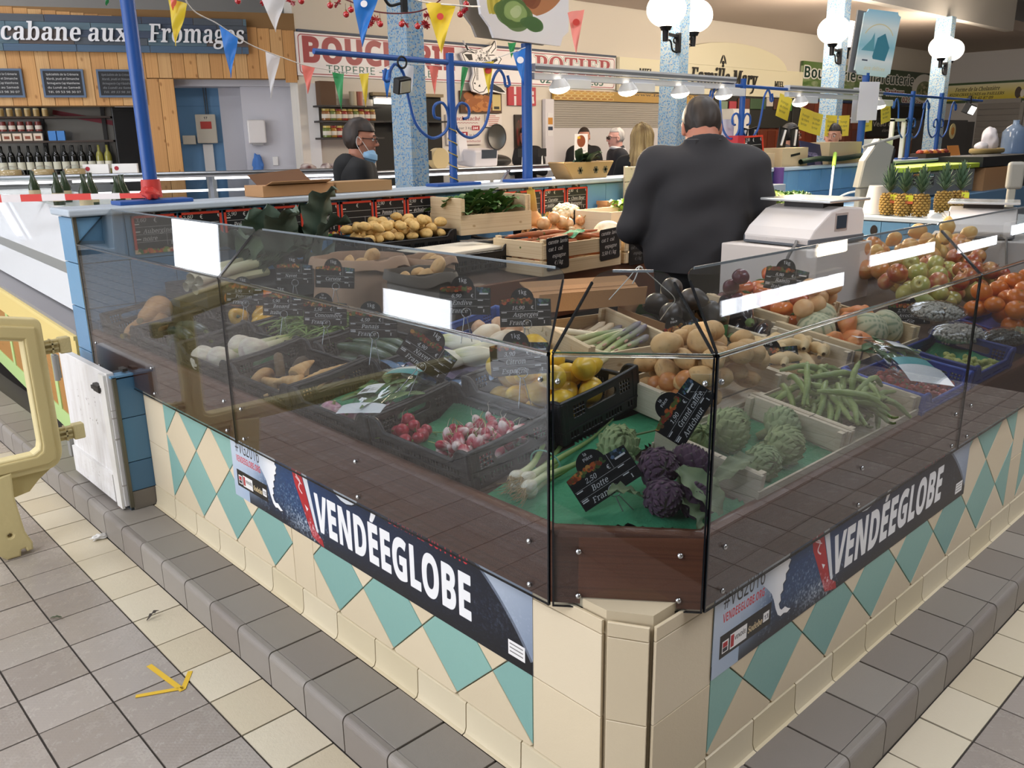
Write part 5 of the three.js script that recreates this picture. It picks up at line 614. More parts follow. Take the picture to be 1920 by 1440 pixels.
// paper sacks with potatoes, white stalks and dark leaves at the left
{const sackP=(w,d,h,c)=>{const o=[],m=26;const ring=(k,y)=>Array.from({length:m},(_,i)=>{const a=i / m*2*PI,q=1 / Math.pow(Math.pow(Math.abs(Math.cos(a)),4)+Math.pow(Math.abs(Math.sin(a)),4),0.25),n=1+0.07*(n3(Math.cos(a)*3+k,y*20,Math.sin(a)*3)-0.5);return[Math.cos(a)*q*w / 2*n*(1-0.12*y / h),y,Math.sin(a)*q*d / 2*n*(1-0.12*y / h)];});const rows=[0,0.25,0.5,0.75,1,0.97,0.8].map((t,k)=>ring(k<5?1:2,t*h).map((p)=>(k>4?[p[0]*(k===5?1.1:1.14),p[1]+0.01*Math.sin(p[0]*40),p[2]*(k===5?1.1:1.14)]:p)));const pos=[],idx=[];rows.forEach((q)=>q.forEach((p)=>pos.push(...p)));for(let i=0;i+1<rows.length;i++)for(let j=0;j<m;j++){const a=i*m+j,b=i*m+(j+1)%m;idx.push(a,b,a+m,b,b+m,a+m);}const g=new THREE.BufferGeometry();g.setAttribute('position',new THREE.Float32BufferAttribute(pos,3));g.setIndex(idx);g.computeVertexNormals();return g;};
const sm=M(0xa98b72,0.9,{side:THREE.DoubleSide,bumpMap:rep(NOISE,2),bumpScale:0.002}),dm=M(0x5d5750,0.85,{side:THREE.DoubleSide});
const S=(label,x,y,z,w,d,h,m,pot,n,ry=0)=>{const g=thing('paper_sack',label,'sack',[x,y,z],ry);mesh('sack_wall',sackP(w,d,h),m,g);heap(pot,'potato','brown potato in the open paper sack: '+label.split(' ').slice(0,3).join(' '),'potato',FF(x,y,z,ry),w*0.8,d*0.8,n,0.036,{group:'potatoes in the '+label.split(' ').slice(0,3).join(' '),seed:n,rise:()=>h-0.12,vary:0.3});};
S('large brown sack with a folded rim behind the price tags',1.98,0.93,-3.05,0.34,0.36,0.22,sm,potA,9,0.3);
S('dark grey sack of potatoes right of the brown one',2.02,0.9,-2.68,0.26,0.26,0.22,dm,potA,8,-0.2);
S('small paper sack of potatoes nearest the cutting board',2.3,0.95,-3.0,0.22,0.22,0.17,sm,potA,6,0.1);
const lk=[0,1,2].map((k)=>{const g=new THREE.Group();part(g,'stalk',taper([[-0.2,0,0],[0,0.008,0.01*k],[0.2,0,0]],(t)=>0.022-t*0.004,(t)=>mixc('#e6dfc8','#c3c59a',t),14,9),vmatte);for(let i=0;i<5;i++)part(g,'frond',leaf(0.26,0.09,0.5,0.012,i+k,'#5a7050','#3f5740',8,5).rotateY(PI / 2+(i-2)*0.16).translate(0.16,0.01*i,0),vleaf);return g;});
for(let i=0;i<7;i++)add(lk[i%3],'chard','white-stalked chard with dark leaves at the left end of the wall','chard',inF(FF(1.75,1.0,-3.72),[-0.1+(i%2)*0.03,0.03+Math.floor(i / 4)*0.04,0.16-(i%4)*0.06],[0,0.25+0.04*i,0.06]),'chard bundles');
for(let i=0;i<9;i++){const o=single('kale_leaf','big dark ruffled leaf in the heap before the chalk boards','leaf',leaf(0.3,0.2,0.9,0.02,i,'#43564a','#5d7062',14,10),vleaf,'dark ruffled leaves');setM(o,inF(FF(2.05,1.02,-3.66),[(i%3)*0.11-0.12,0.02+0.05*Math.floor(i / 3),0.05-0.03*i%0.1],[-0.5-0.1*(i%3),i*1.3,0.2]));}
single('support_box','low dark box under the chard and leaves at the wall','box',span(1.5,2.4,0.93,1.0,-3.95,-3.5,0.004),M(0x3c3f42,0.7));
}
// cutting board, shears, black crates, carrots
single('cutting_board','pale cutting board on the back counter by the shears','board',boxUV(bx(0.62,0.02,0.3,[2.78,1.07,-3.42],[0,0.06,0],0.006)),M(0xd3cdbd,0.6));
plasticCrate(0.3,0.58,0.12,BK,'black crate under the pale cutting board',BF(2.75,-3.4,0.005,PI / 2));plasticCrate(0.3,0.5,0.1,BK,'black crate between the potatoes and the squash',BF(3.36,-3.5,0.02,PI / 2));
{const g=thing('shears','shears with black and orange handles lying by the carrots','shears',[3.12,1.1,-3.36],-0.35);mesh('blade',[bx(0.2,0.003,0.022,[-0.17,0,0.006],[0,0.04,0]),bx(0.2,0.003,0.02,[-0.17,0.003,-0.006],[0,-0.04,0])],steel,g);mesh('handle',taper([[-0.06,0,0.004],[0.02,0.004,0.02],[0.1,0,0.03]],()=>0.014,()=>colr('#1c1d1f'),12,8),VC(0.5),g);mesh('handle',taper([[-0.06,0.004,-0.004],[0.03,0.006,-0.014],[0.14,0.002,-0.018]],()=>0.013,(t)=>colr(t>0.35?'#d8652a':'#1c1d1f'),14,8),VC(0.5),g);}
function bigCrate(w,d,h,label,F){const g=thing('wooden_crate',label,'crate');setM(g,F);const W=(a,b,c,e,f,k)=>boxUV(span(a,b,c,e,f,k,0.0015),2.5,a*3,f*2);for(const s of[-1,1]){for(const[a,b]of[[0.0,h*0.42],[h*0.5,h*0.92]]){mesh('side_slat',W(-w / 2,w / 2,a,b,s*d / 2-0.004,s*d / 2+0.004),crateWood,g);}for(const[a,b]of[[0,h*0.45],[h*0.5,h]])mesh('end_board',W(s*w / 2-0.006,s*w / 2+0.006,a,b,-d / 2,d / 2),crateWood,g);for(const t of[-1,1])mesh('corner_block',W(s*(w / 2-0.018)-0.012,s*(w / 2-0.018)+0.012,0,h+0.012,t*(d / 2-0.016)-0.012,t*(d / 2-0.016)+0.012),crateWood,g);}mesh('base',W(-w / 2+0.01,w / 2-0.01,0,0.008,-d / 2+0.006,d / 2-0.006),crateWood,g);return g;}
{const F=BF(3.31,-3.17,0.004);bigCrate(0.6,0.36,0.17,'wooden crate of carrots with two chalk slates on its front',F);
const car=[0,1,2].map((k)=>{const g=new THREE.Group();part(g,'root',taper([[-0.1,0,0],[0,0.005,0.004*k],[0.11,0,0]],(t)=>0.019*(t<0.08?0.7+t*3.7:1-t*0.78)*(1+0.03*Math.sin(t*50)),(t)=>mixc('#a9603a','#8a5a3c',n3(t*9,k,1)),20,10),vmatte);part(g,'crown',cyl(0.006,0.008,0.014,[-0.105,0,0],[0,0,PI / 2],8),M(0x5d6b3a,0.9));return g;}),r=rng(8);
for(let i=0;i<46;i++)add(car[i%3],'carrot','earthy carrot heaped in the wooden crate','carrot',inF(F,[(r()-0.5)*0.4,0.05+(i / 46)*0.13,(r()-0.5)*0.24],[0,(r()-0.5)*1.1+(r()<0.5?PI:0),(r()-0.5)*0.2]),'earthy carrots');
const o=single('paper_sheet','scrap of green paper sticking out of the carrots','paper',sheet(0.1,0.1,(x,z)=>0.02*n3(x*30,1,z*30)+x*0.3,10),paperG);setM(o,inF(F,[0.02,0.175,0.08]));
const ST=canvasTex(512,256,(x)=>{for(let i=0;i<2;i++){x.fillStyle='#16171a';x.fillRect(i*256,0,256,256);x.fillStyle='#e9e6e0';x.font='italic 40px serif';['carotte  lavée','cat 1  cal','    espagne',i?'3,50 € / kg':'      € / kg'].forEach((s,k)=>x.fillText(s,i*256+18,50+k*54,224));}});
const sl=(k,lab,x,y,rz)=>{const o2=single('chalk_slate',lab,'slate',uvRect(panelGeo(0.16,0.165,0.004,0.012),k / 2,0,k / 2+0.5,1),M(0xffffff,0.45,{map:ST}));setM(o2,inF(F,[x,y,0.19],[0,0,rz]));};
sl(0,'left chalk slate on the carrot crate',-0.2,0.11,0.04);sl(1,'right chalk slate on the carrot crate reading 3,50',0.2,0.12,0.05);
const F2=BF(3.95,-3.17,0.004);bigCrate(0.6,0.36,0.13,'wooden crate of celeriac with dark slates, partly behind the man',F2);
const cel=[0,1].map((k)=>Mk(blob(lump(0.075,0.06,0.07,0.14,2.2,k*4),speck('#d8c8a6','#efe6d2',4,k),7),vmatte));add(cel[0],'celeriac','white trimmed celeriac at the back left of its crate','celeriac',inF(F2,[-0.17,0.14,-0.06],[0,0,0],1.15));add(cel[1],'celeriac','pale celeriac at the front of its crate','celeriac',inF(F2,[-0.1,0.13,0.06],[0.4,1,0]));add(Mk(blob(lump(0.07,0.06,0.07,0.04,2,1),speck('#c3cf9a','#d2d9b2',3,1),6),vwax),'cabbage','pale green cabbage half showing behind the carrot slate','cabbage',inF(F2,[-0.22,0.1,0.09],[0,0,0],0.95));
for(const[x,k]of[[-0.2,'left dark slate on the celeriac crate'],[0.13,'right dark slate on the celeriac crate by the man']]){const o2=single('chalk_slate',k,'slate',uvRect(panelGeo(0.15,0.15,0.004,0.01),0,0,0.5,1),M(0x8a8a8a,0.5,{map:ST}));setM(o2,inF(F2,[x,0.06,0.19]));}
const rb=thing('wooden_crate','upper wooden crate of celery stalks beside the man','crate');setM(rb,BF(4.25,-3.5,0.08));mesh('front_board',boxUV(span(-0.3,0.3,0,0.13,0.14,0.15,0.0015),3),paleWood,rb);mesh('end_board',boxUV(span(-0.3,-0.288,0,0.13,-0.15,0.14),3),paleWood,rb);mesh('end_board',boxUV(span(0.288,0.3,0,0.13,-0.15,0.14),3),paleWood,rb);mesh('back_board',boxUV(span(-0.3,0.3,0,0.13,-0.15,-0.14),3),paleWood,rb);mesh('base',span(-0.29,0.29,0,0.008,-0.14,0.14),paleWood,rb);}
// squash, onions, cauliflower, shopping bag, celery, leeks, cartons
{const sq=thing('long_squash','tan bottle-shaped squash standing with a yellow neck among onions','squash',[3.68,1.06,-3.74]);part(sq,'body',blob((d)=>{const t=d.y,r=0.07-0.03*clamp(t*1.4,0,1);return V(d.x*r,0.07+t*0.09,d.z*r);},speck('#b98a5a','#c99c68',3,1),7),vmatte);part(sq,'neck',taper([[0,0.13,0],[-0.004,0.19,0],[-0.016,0.26,0]],(t)=>0.03-0.006*t,(t)=>mixc('#a9854f','#b59a3d',t),10,10),vmatte);part(sq,'stalk',cyl(0.01,0.014,0.02,[-0.018,0.265,0],[0,0,0.2],8),M(0x8a7a3a,0.9));
plasticCrate(0.32,0.6,0.07,BK,'long black tray of onions and cauliflower',BF(3.95,-3.72,0.01,PI / 2));
heap([0,1,2].map((k)=>{const g=new THREE.Group();part(g,'bulb',blob((d)=>{const r=d.y>0.6?1-(d.y-0.6)*0.9:1;return V(d.x*0.036*r,d.y*0.036,d.z*0.036*r);},speck(['#b5703f','#c98d58','#d6a878'][k],'#e0b98c',3,k),6),VC(0.4));part(g,'tip',taper([[0,0.033,0],[0,0.046,0],[0.004,0.056,0]],(t)=>0.006*(1-t*0.7),()=>colr('#c9a26c'),5,6),vmatte);return g;}),'onion','brown onion heaped round the long squash','onion',BF(3.78,-3.68,0.03),0.4,0.26,22,0.035,{group:'brown onions',seed:33,vary:0.3});
const cf=thing('cauliflower','white cauliflower in its green leaves before the chalk boards','cauliflower',[3.98,1.12,-3.74]);const r=rng(4);part(cf,'curd',Array.from({length:46},(_,i)=>{const a=i*2.4,t=Math.sqrt(i / 46),q=t*1.45;return T(blob(lump(1,1,1,0.3,2.5,i),speck('#e9e0c4','#d5c9a2',3,i),2),[Math.sin(q)*Math.cos(a)*0.075,0.02+Math.cos(q)*0.06,Math.sin(q)*Math.sin(a)*0.075],[0,0,0],0.022+r()*0.006);}),vmatte);for(let i=0;i<8;i++)part(cf,'leaf',leaf(0.13,0.1,0.9,0.006,i,'#a9bd7a','#6f9150',8,6).rotateX(-0.5).rotateY(i*0.785).translate(0,-0.05,0),vleaf);
const bag=thing('shopping_bag','crumpled white and blue plastic bag beside the cauliflower','bag',[4.22,1.07,-3.7],0.3);part(bag,'white_part',blob(lump(0.13,0.075,0.08,0.35,2.4,3),null,7),M(0xdde2e8,0.3));part(bag,'blue_part',T(blob(lump(0.09,0.045,0.06,0.35,2.6,6),null,6),[0.08,-0.01,0.05]),M(0x2350a8,0.3));part(bag,'black_print',bx(0.05,0.02,0.004,[0.0,0.02,0.076],[0,0,0.1]),black);
add(Mk(leaf(0.16,0.14,0.4,0.02,2,'#7a6350','#a58a70',10,8),vleaf),'brown_paper','crumpled brown paper by the celery leaves','paper',inF(BF(4.38,-3.62,0.05),[0,0.02,0],[0,1,0]));
const ce=thing('celery','bunch of light green celery lying with leaves to the left','celery',[4.62,1.14,-3.6],0.12);for(let i=0;i<9;i++)part(ce,'stalk',taper([[-0.16,0.004*i,0],[0.05,0.01,0],[0.34,0,0]],(t)=>0.016+t*0.006,(t)=>mixc('#93b84e','#cfdc94',t),12,8).translate(0,(i%3)*0.026,Math.floor(i / 3)*0.036-0.036),vfood);for(let i=0;i<34;i++)part(ce,'leaf',leaf(0.075,0.06,0.6,0.006,i,'#7fae3c','#a8cc5c',5,4).rotateX((r()-0.5)).rotateY(-PI / 2+(r()-0.5)*2).translate(-0.12-r()*0.12,r()*0.09-0.02,(r()-0.5)*0.16),vleaf);
for(let i=0;i<6;i++){const lk=thing('leek',i<2?'leek with fanned dark leaves, uppermost behind the celery':'green leek lying behind the celery','leek',[5.0,1.12+(i%3)*0.03,-3.8+Math.floor(i / 3)*0.06],0.1,i<2?'upper leeks':'lower leeks');lk.rotation.z=-0.42+0.1*(i%3);part(lk,'shaft',taper([[-0.1,0,0],[0.1,0,0],[0.35,0,0]],()=>0.02,(t)=>mixc('#7e9c5e','#dfe2c0',t),10,9),vfood);for(let k=0;k<4;k++)part(lk,'leaf',taper([[-0.06,0.01,0],[-0.2,0.02+k*0.02,0.01*k],[-0.4,0.02*k,0.02*(k-1)]],(t)=>0.016*(1-t*0.7),(t)=>mixc('#58784a','#3f6440',t),10,6),vfood);}
const ct=thing('carton','small brown carton with a cut hand hole by the last chalk board','carton',[4.62,1.05,-3.93]);mesh('box',bx(0.16,0.12,0.09,[0,0.06,0]),card,ct);mesh('lid',bx(0.17,0.025,0.1,[0,0.13,0],[0,0,-0.05]),card,ct);mesh('hole',bx(0.05,0.03,0.002,[0.02,0.07,0.046]),M(0x2a1c12,0.9),ct);single('carton','brown carton left of the one with the hand hole','carton',bx(0.14,0.11,0.09,[4.47,1.075,-3.92],[0,0.1,0]),card);
const pl=thing('wooden_crate','upright pale wooden crate leaning on the wall behind the man','crate',[5.05,1.0,-3.93]);for(let k=0;k<4;k++)mesh('board',boxUV(span(-0.25,0.25,k*0.105,k*0.105+0.1,-0.03,-0.018,0.001),3,k*0.3),paleWood,pl);for(const s of[-1,1])mesh('corner_block',span(s*0.22-0.015,s*0.22+0.015,0,0.42,-0.045,-0.03),paleWood,pl);}
// lettuce crate on a burgundy crate
{bigCrate(0.56,0.38,0.2,'wooden crate brimming with lettuces behind the scale',FF(5.29,0.952,-3.1));const r=rng(77);
const let1=(c1,c2,s)=>{const g=new THREE.Group();for(let i=0;i<26;i++){const t=i / 26;part(g,'leaf',leaf(0.11+0.05*t,0.12,0.9,0.014,i+s,mixc(c1,c2,t),mixc(c1,c2,t+0.25),9,7).rotateX(-1.3*(1-t)).rotateY(i*2.4),vleaf);}return g;};
const ls=[let1('#dfe3a0','#9fbf5e',1),let1('#e3dd86','#a9bf55',4),let1('#6f9a48','#3d6a30',7)];
[[-0.17,-0.06,0],[-0.02,-0.1,1],[0.12,-0.05,1],[-0.1,0.09,0],[0.06,0.1,2],[0.2,0.08,2],[0.22,-0.1,2]].forEach(([x,z,k],i)=>add(ls[k],'lettuce',['pale lettuce at the back left of its crate','yellow-green lettuce at the back of its crate','bright yellow lettuce heart in the middle of its crate','pale lettuce at the front left of its crate','dark green lettuce at the front of its crate','dark green lettuce hanging over the front slat','dark green lettuce at the back right of its crate'][i],'lettuce',inF(FF(5.29,0.952,-3.1),[x,0.15,z],[0.2*(i%2),i,0.2*(i%3)-0.2])));
plasticCrate(0.38,0.44,0.15,0x4a1f1f,'burgundy plastic crate of green cabbage beside the lettuces',FF(4.76,0.935,-3.12,PI / 2));const cb=let1('#5f7f4a','#35512f',9);add(cb,'cabbage','dark green leafy cabbage in the burgundy crate','cabbage',inF(FF(4.74,0.952,-3.12),[-0.06,0.11,0.02],[0,0,0],1.0));add(cb,'cabbage','second dark cabbage at the back of the burgundy crate','cabbage',inF(FF(4.74,0.952,-3.12),[0.1,0.1,-0.08],[0,2,0]));
single('slate_pair','bundle of black price slates leaning on the wall behind the lettuces','slate',[bx(0.13,0.2,0.01,[6.15,1.2,-3.93],[-0.2,0.1,0.3]),bx(0.13,0.2,0.01,[6.3,1.2,-3.95],[-0.15,0,-0.1])],M(0x17181a,0.4));single('grey_box','small grey box at the foot of the wall behind the lettuces','box',span(6.5,6.75,1.1,1.22,-3.98,-3.8,0.005),M(0x7d8894,0.6));}
// ---------------------------------------------------------------- side counter on the right with pineapples
{const g=thing('side_counter','low blue tiled side counter carrying the pineapples','counter');mesh('counter_core',span(6.29,7.1,0.1,1.0,-4.0,-1.0),groutD,g);mesh('counter_top',span(6.275,7.1,1.0,1.03,-4.0,-1.0,0.006),M(0xc6d3de,0.3),g);const tg=boxUV(bx(0.008,0.19,0.2015,[0,0,0],undefined,0.0015),3);for(let k=0;k<14;k++)for(let j=0;j<3;j++){const t=mesh('blue_tile',tg,tileBlue[Math.floor(rT()*3)],g);t.position.set(6.286,0.9-j*0.194,-3.88+k*0.2055);}
const st=single('round_sticker','small dark oval sticker with a figure on the side counter tiles','sticker',T(new THREE.CylinderGeometry(0.03,0.03,0.002,20),[6.28,0.93,-2.8],[0,0,PI / 2],[1.3,1,0.9]),M(0x201a18,0.5));st.castShadow=true;}
{const pine=(h,s,tagd)=>{const g=new THREE.Group();const pos=[];const body=part(g,'body',blob((d)=>{const e=Math.pow(1-Math.pow(Math.abs(d.y),3.2),0.5),t=d.y;return V(d.x*0.062*(0.35+0.65*e),0.085+t*0.085,d.z*0.062*(0.35+0.65*e));},speck('#6b5222','#8a6a2c',5,s),7),vmatte);const eye=[];for(let r=0;r<9;r++){const y=0.015+r*0.0175,t=(y-0.085) / 0.085,R=0.062*(0.35+0.65*Math.pow(1-Math.pow(Math.abs(t),3.2),0.5)),n=12;for(let i=0;i<n;i++){const a=(i+(r%2) / 2) / n*2*PI;eye.push(T(solidColor(new THREE.SphereGeometry(1,6,5),'#8f6f30','#a88a45'),[Math.cos(a)*R,y,Math.sin(a)*R],[0,-a,0],[0.006,0.009,R*0.24]));}}part(g,'eyes',eye,vmatte);const lv=[];for(let i=0;i<46;i++){const t=i / 46,L=0.06+h*t*0.55+0.03,a=i*2.4;lv.push(leaf(L,0.022,0.25-t*0.2,0,i,'#3f5a41','#587355',5,2).rotateX(-0.5-t*1.0).rotateY(a).translate(0,0.165+t*0.03,0));}part(g,'crown',lv,vleaf);if(tagd){part(g,'paper_tag',[bx(0.004,0.05,0.05,[-0.06,0.13,0.02],[0,-0.3,0.06])],M(0xd5d83a,0.5));part(g,'tag_foot',bx(0.0045,0.018,0.05,[-0.066,0.104,0.02],[0,-0.3,0.06]),M(0xc9603a,0.5));}return g;};
const pp=[pine(0.2,1,1),pine(0.14,2,1),pine(0.17,3,0),pine(0.18,4,0),pine(0.2,5,1)];[[1664,404,6.24,'leftmost pineapple, with a yellow tag, beside the white bin'],[1692,406,6.22,'small pineapple with a big yellow tag, second from the white bin'],[1723,407,6.2,'pineapple without a tag, third from the white bin'],[1766,400,6.3,'pineapple half hidden behind the folded papers'],[1796,399,6.3,'rightmost pineapple, with a yellow tag and tall crown']].forEach(([x,y,d,lab],i)=>{const p=onY(x,y,1.03);add(pp[i],'pineapple',lab,'pineapple',FF(Math.max(6.36,p.x),1.03,p.z,0.6));});
priceTag(9,'black price tag standing above the pineapples',V(6.62,1.245,-2.62),-0.85,0,0);
const b=onY(1628,403,1.03);single('white_bin','white cone-shaped bin standing left of the pineapples','bin',lathe([[0,0],[0.11,0],[0.108,0.004],[0.072,0.205],[0.068,0.21],[0,0.205]],32).translate(b.x+0.14,1.03,b.z),M(0xcfcdc8,0.5));
const f=onY(1770,412,1.03);single('paper_folder','pile of folded papers in front of the pineapples','papers',[bx(0.3,0.012,0.22,[6.45,1.037,-2.27],[0,0.4,0]),bx(0.29,0.01,0.22,[6.46,1.05,-2.27],[0,0.5,0.04]),bx(0.3,0.006,0.2,[6.46,1.062,-2.27],[0,0.45,0.05])],M(0xb9b8b6,0.7));
const m=thing('old_scale','grey tilted scale display leaning behind the pineapples','scale',[6.62,1.22,-3.02],-0.75);mesh('back_shell',prism([[-0.11,0],[0.1,0],[0.14,0.3],[0.02,0.36],[-0.08,0.2]],0.12,0.01).translate(0,0,-0.06),M(0x83857f,0.5),m);mesh('dark_face',bx(0.02,0.27,0.1,[0.125,0.15,0.0],[0,0,-0.13]),M(0x17181a,0.4),m);mesh('tray_bar',rod([-0.1,0.3,0.05],[0.17,0.375,0.05],0.012),M(0x8b8d88,0.5),m);mesh('stand',bx(0.16,0.2,0.1,[-0.01,-0.1,0],undefined,0.01),M(0x6a6c68,0.5),m);
const br=thing('broom','broom stick with a lime green grip leaning on the blue wall','broom');const a0=V(6.95,1.06,-3.5),a1=onZ(1566,288,-3.94),a2=a0.clone().lerp(a1,0.72);mesh('stick',rod(a0,a2,0.011),M(0xd5d8da,0.4),br);mesh('grip',rod(a2,a1,0.018),M(0x9ccb3c,0.5),br);mesh('hook',tube([a0,a0.clone().add(V(0.1,0.08,0.1)),a0.clone().add(V(0.25,0.1,0.2))],0.008,14,6),M(0xcfd3d6,0.4),br);
single('straw_hat_roll','round grey hose reel hanging at the foot of the wall','reel',T(new THREE.TorusGeometry(0.075,0.035,12,28),[7.0,1.14,-3.2],[0,0.9,0]),M(0x9a9688,0.8));
const pp2=thing('plastic_bottle','clear water bottle behind the lettuces','bottle',[5.95,1.03,-3.7]);part(pp2,'bottle',lathe([[0,0],[0.04,0],[0.042,0.16],[0.03,0.2],[0.013,0.23],[0.013,0.26]],20),M(0xa9c3e6,0.05,{transmission:0.8,thickness:0}));part(pp2,'cap',cyl(0.015,0.015,0.02,[0,0.27,0]),M(0x5b7fae,0.5));single('support_shelf','low dark shelf behind the lettuce crate at the wall','shelf',span(5.96,6.27,0.9,1.03,-3.99,-3.3),M(0x3c3632,0.7));single('purple_roll','purple roll of bags standing at the wall top','roll',cyl(0.045,0.045,0.3,[6.88,1.2,-3.95]),M(0x5b3a7c,0.6));single('eggplant','purple aubergine with a green stalk lying on the side counter','aubergine',[taper([[6.4,1.06,-3.7],[6.42,1.06,-3.55],[6.44,1.05,-3.42]],(t)=>0.03-t*0.018,()=>colr('#2c1230'),12,10),taper([[6.4,1.07,-3.7],[6.4,1.11,-3.74],[6.42,1.13,-3.72]],()=>0.018,()=>colr('#35604a'),6,6)],VC(0.3));}
// ---------------------------------------------------------------- hall behind: columns, slab, stalls
const ZS=-9;
{ // mosaic columns in a row with globe lamps
const MOS=(c,seed)=>canvasTex(512,512,(x)=>{const r=rng(seed),n=40,s=512 / n;x.fillStyle='#b0c0c8';x.fillRect(0,0,512,512);for(let i=0;i<n;i++)for(let j=0;j<n;j++){x.fillStyle=c[Math.floor(r()*r()*c.length*1.3)%c.length];x.fillRect(i*s+0.8,j*s+0.8,s-1.6,s-1.6);}});
const mm=M(0xffffff,0.25,{map:MOS(['#aab6b8','#8db3cc','#7aa5cb','#5a8cbd','#4678ad','#b4bcb8','#6a9fc4'],3)});
const globeG=new THREE.SphereGeometry(0.21,28,20).scale(1,0.86,1),gm=emit(0xfff2e2,3.2),iron=M(0x15161a,0.45,{metalness:0.4});
['first mosaic column, behind the masked man','second mosaic column, above the bending man','third mosaic column, behind the yellow notes','fourth mosaic column at the far right'].forEach((lab,k)=>{
const x1=4.657+3.7*k,g=thing('mosaic_column',lab,'column');mesh('shaft',boxUV(span(x1-0.18,x1,0,k===0?CEIL:3.47,-6.26,-6,0.006),2),mm,g);
for(const s of k===0?[]:[-1,1]){
const l=thing('globe_lamp',(s<0?'glowing globe lamp on the left of the ':'glowing globe lamp on the right of the ')+['','second','third','fourth'][k]+' mosaic column','lamp',[x1-0.09+(s<0?-0.33:0.34),k===1?2.93:2.98,-6.13]);
if(s<0)l.position.z+=0.12;mesh('globe',globeG,gm,l);mesh('cup',cyl(0.07,0.05,0.04,[0,-0.19,0]),iron,l);mesh('bracket',[cyl(0.035,0.03,0.12,[0,-0.26,0]),bar([0,-0.24,0],[-s*0.25,-0.26,0],0.03,0.03),span(-s*0.23-0.02,-s*0.23+0.02,-0.42,-0.22,-0.025,0.025),tube([[-s*0.02,-0.3,0],[-s*0.09,-0.31,0],[-s*0.13,-0.4,0],[-s*0.21,-0.42,0]],0.01,16,6),T(new THREE.TorusGeometry(0.025,0.009,6,14),[-s*0.17,-0.3,0])],iron,l);
const p=new THREE.PointLight(0xffe9cf,9,0,2);p.position.copy(l.position);p.shadow.radius=15;p.castShadow=true;scene.add(p);
}
});
}
struct('slab_upper',span(4.0,18.8,3.47,CEIL,-6.26,-6.1),M(0xd3d0ca,0.85));struct('ceiling_stalls',span(3.0,26.7,3.53,3.7,-9.0,-6.2),M(0xc4b6ab,0.9));
struct('wall_stalls',span(5.19,26.7,0,CEIL,-9.2,-9.03),M(0xddd8cd,0.9,{bumpMap:rep(NOISE,1),bumpScale:0.003}));
// signs of the back stalls: pixel columns measured on the wall plane
const wx=(px,py=150)=>onZ(px,py,ZS).x,wy=(px,py)=>onZ(px,py,ZS).y;
function wallPanel(name,label,cat,x0,y0,x1,y1,m,o={}){const a=wx(x0,y0),b=wx(x1,y1),top=(wy(x0,y0)+wy(x1,o.ry0??y0)) / 2,bot=wy((x0+x1) / 2,y1),t=o.t??0.03,z=ZS+(o.dz??0);const s=thing(name,label,cat,[(a+b) / 2,(top+bot) / 2,z]);mesh('panel',panelGeo(b-a,top-bot,t),m,s);return s;}
const flat=(w,h,f,rough=0.4)=>M(0xffffff,rough,{map:canvasTex(w,h,f)});
const tx=(x,s,px,py,font,fill,wid,align)=>{x.save();x.textAlign=align??'left';x.font=font;x.fillStyle=fill;x.translate(px,py);if(wid)x.scale(wid / x.measureText(s).width,1);x.fillText(s,0,0);x.restore();};
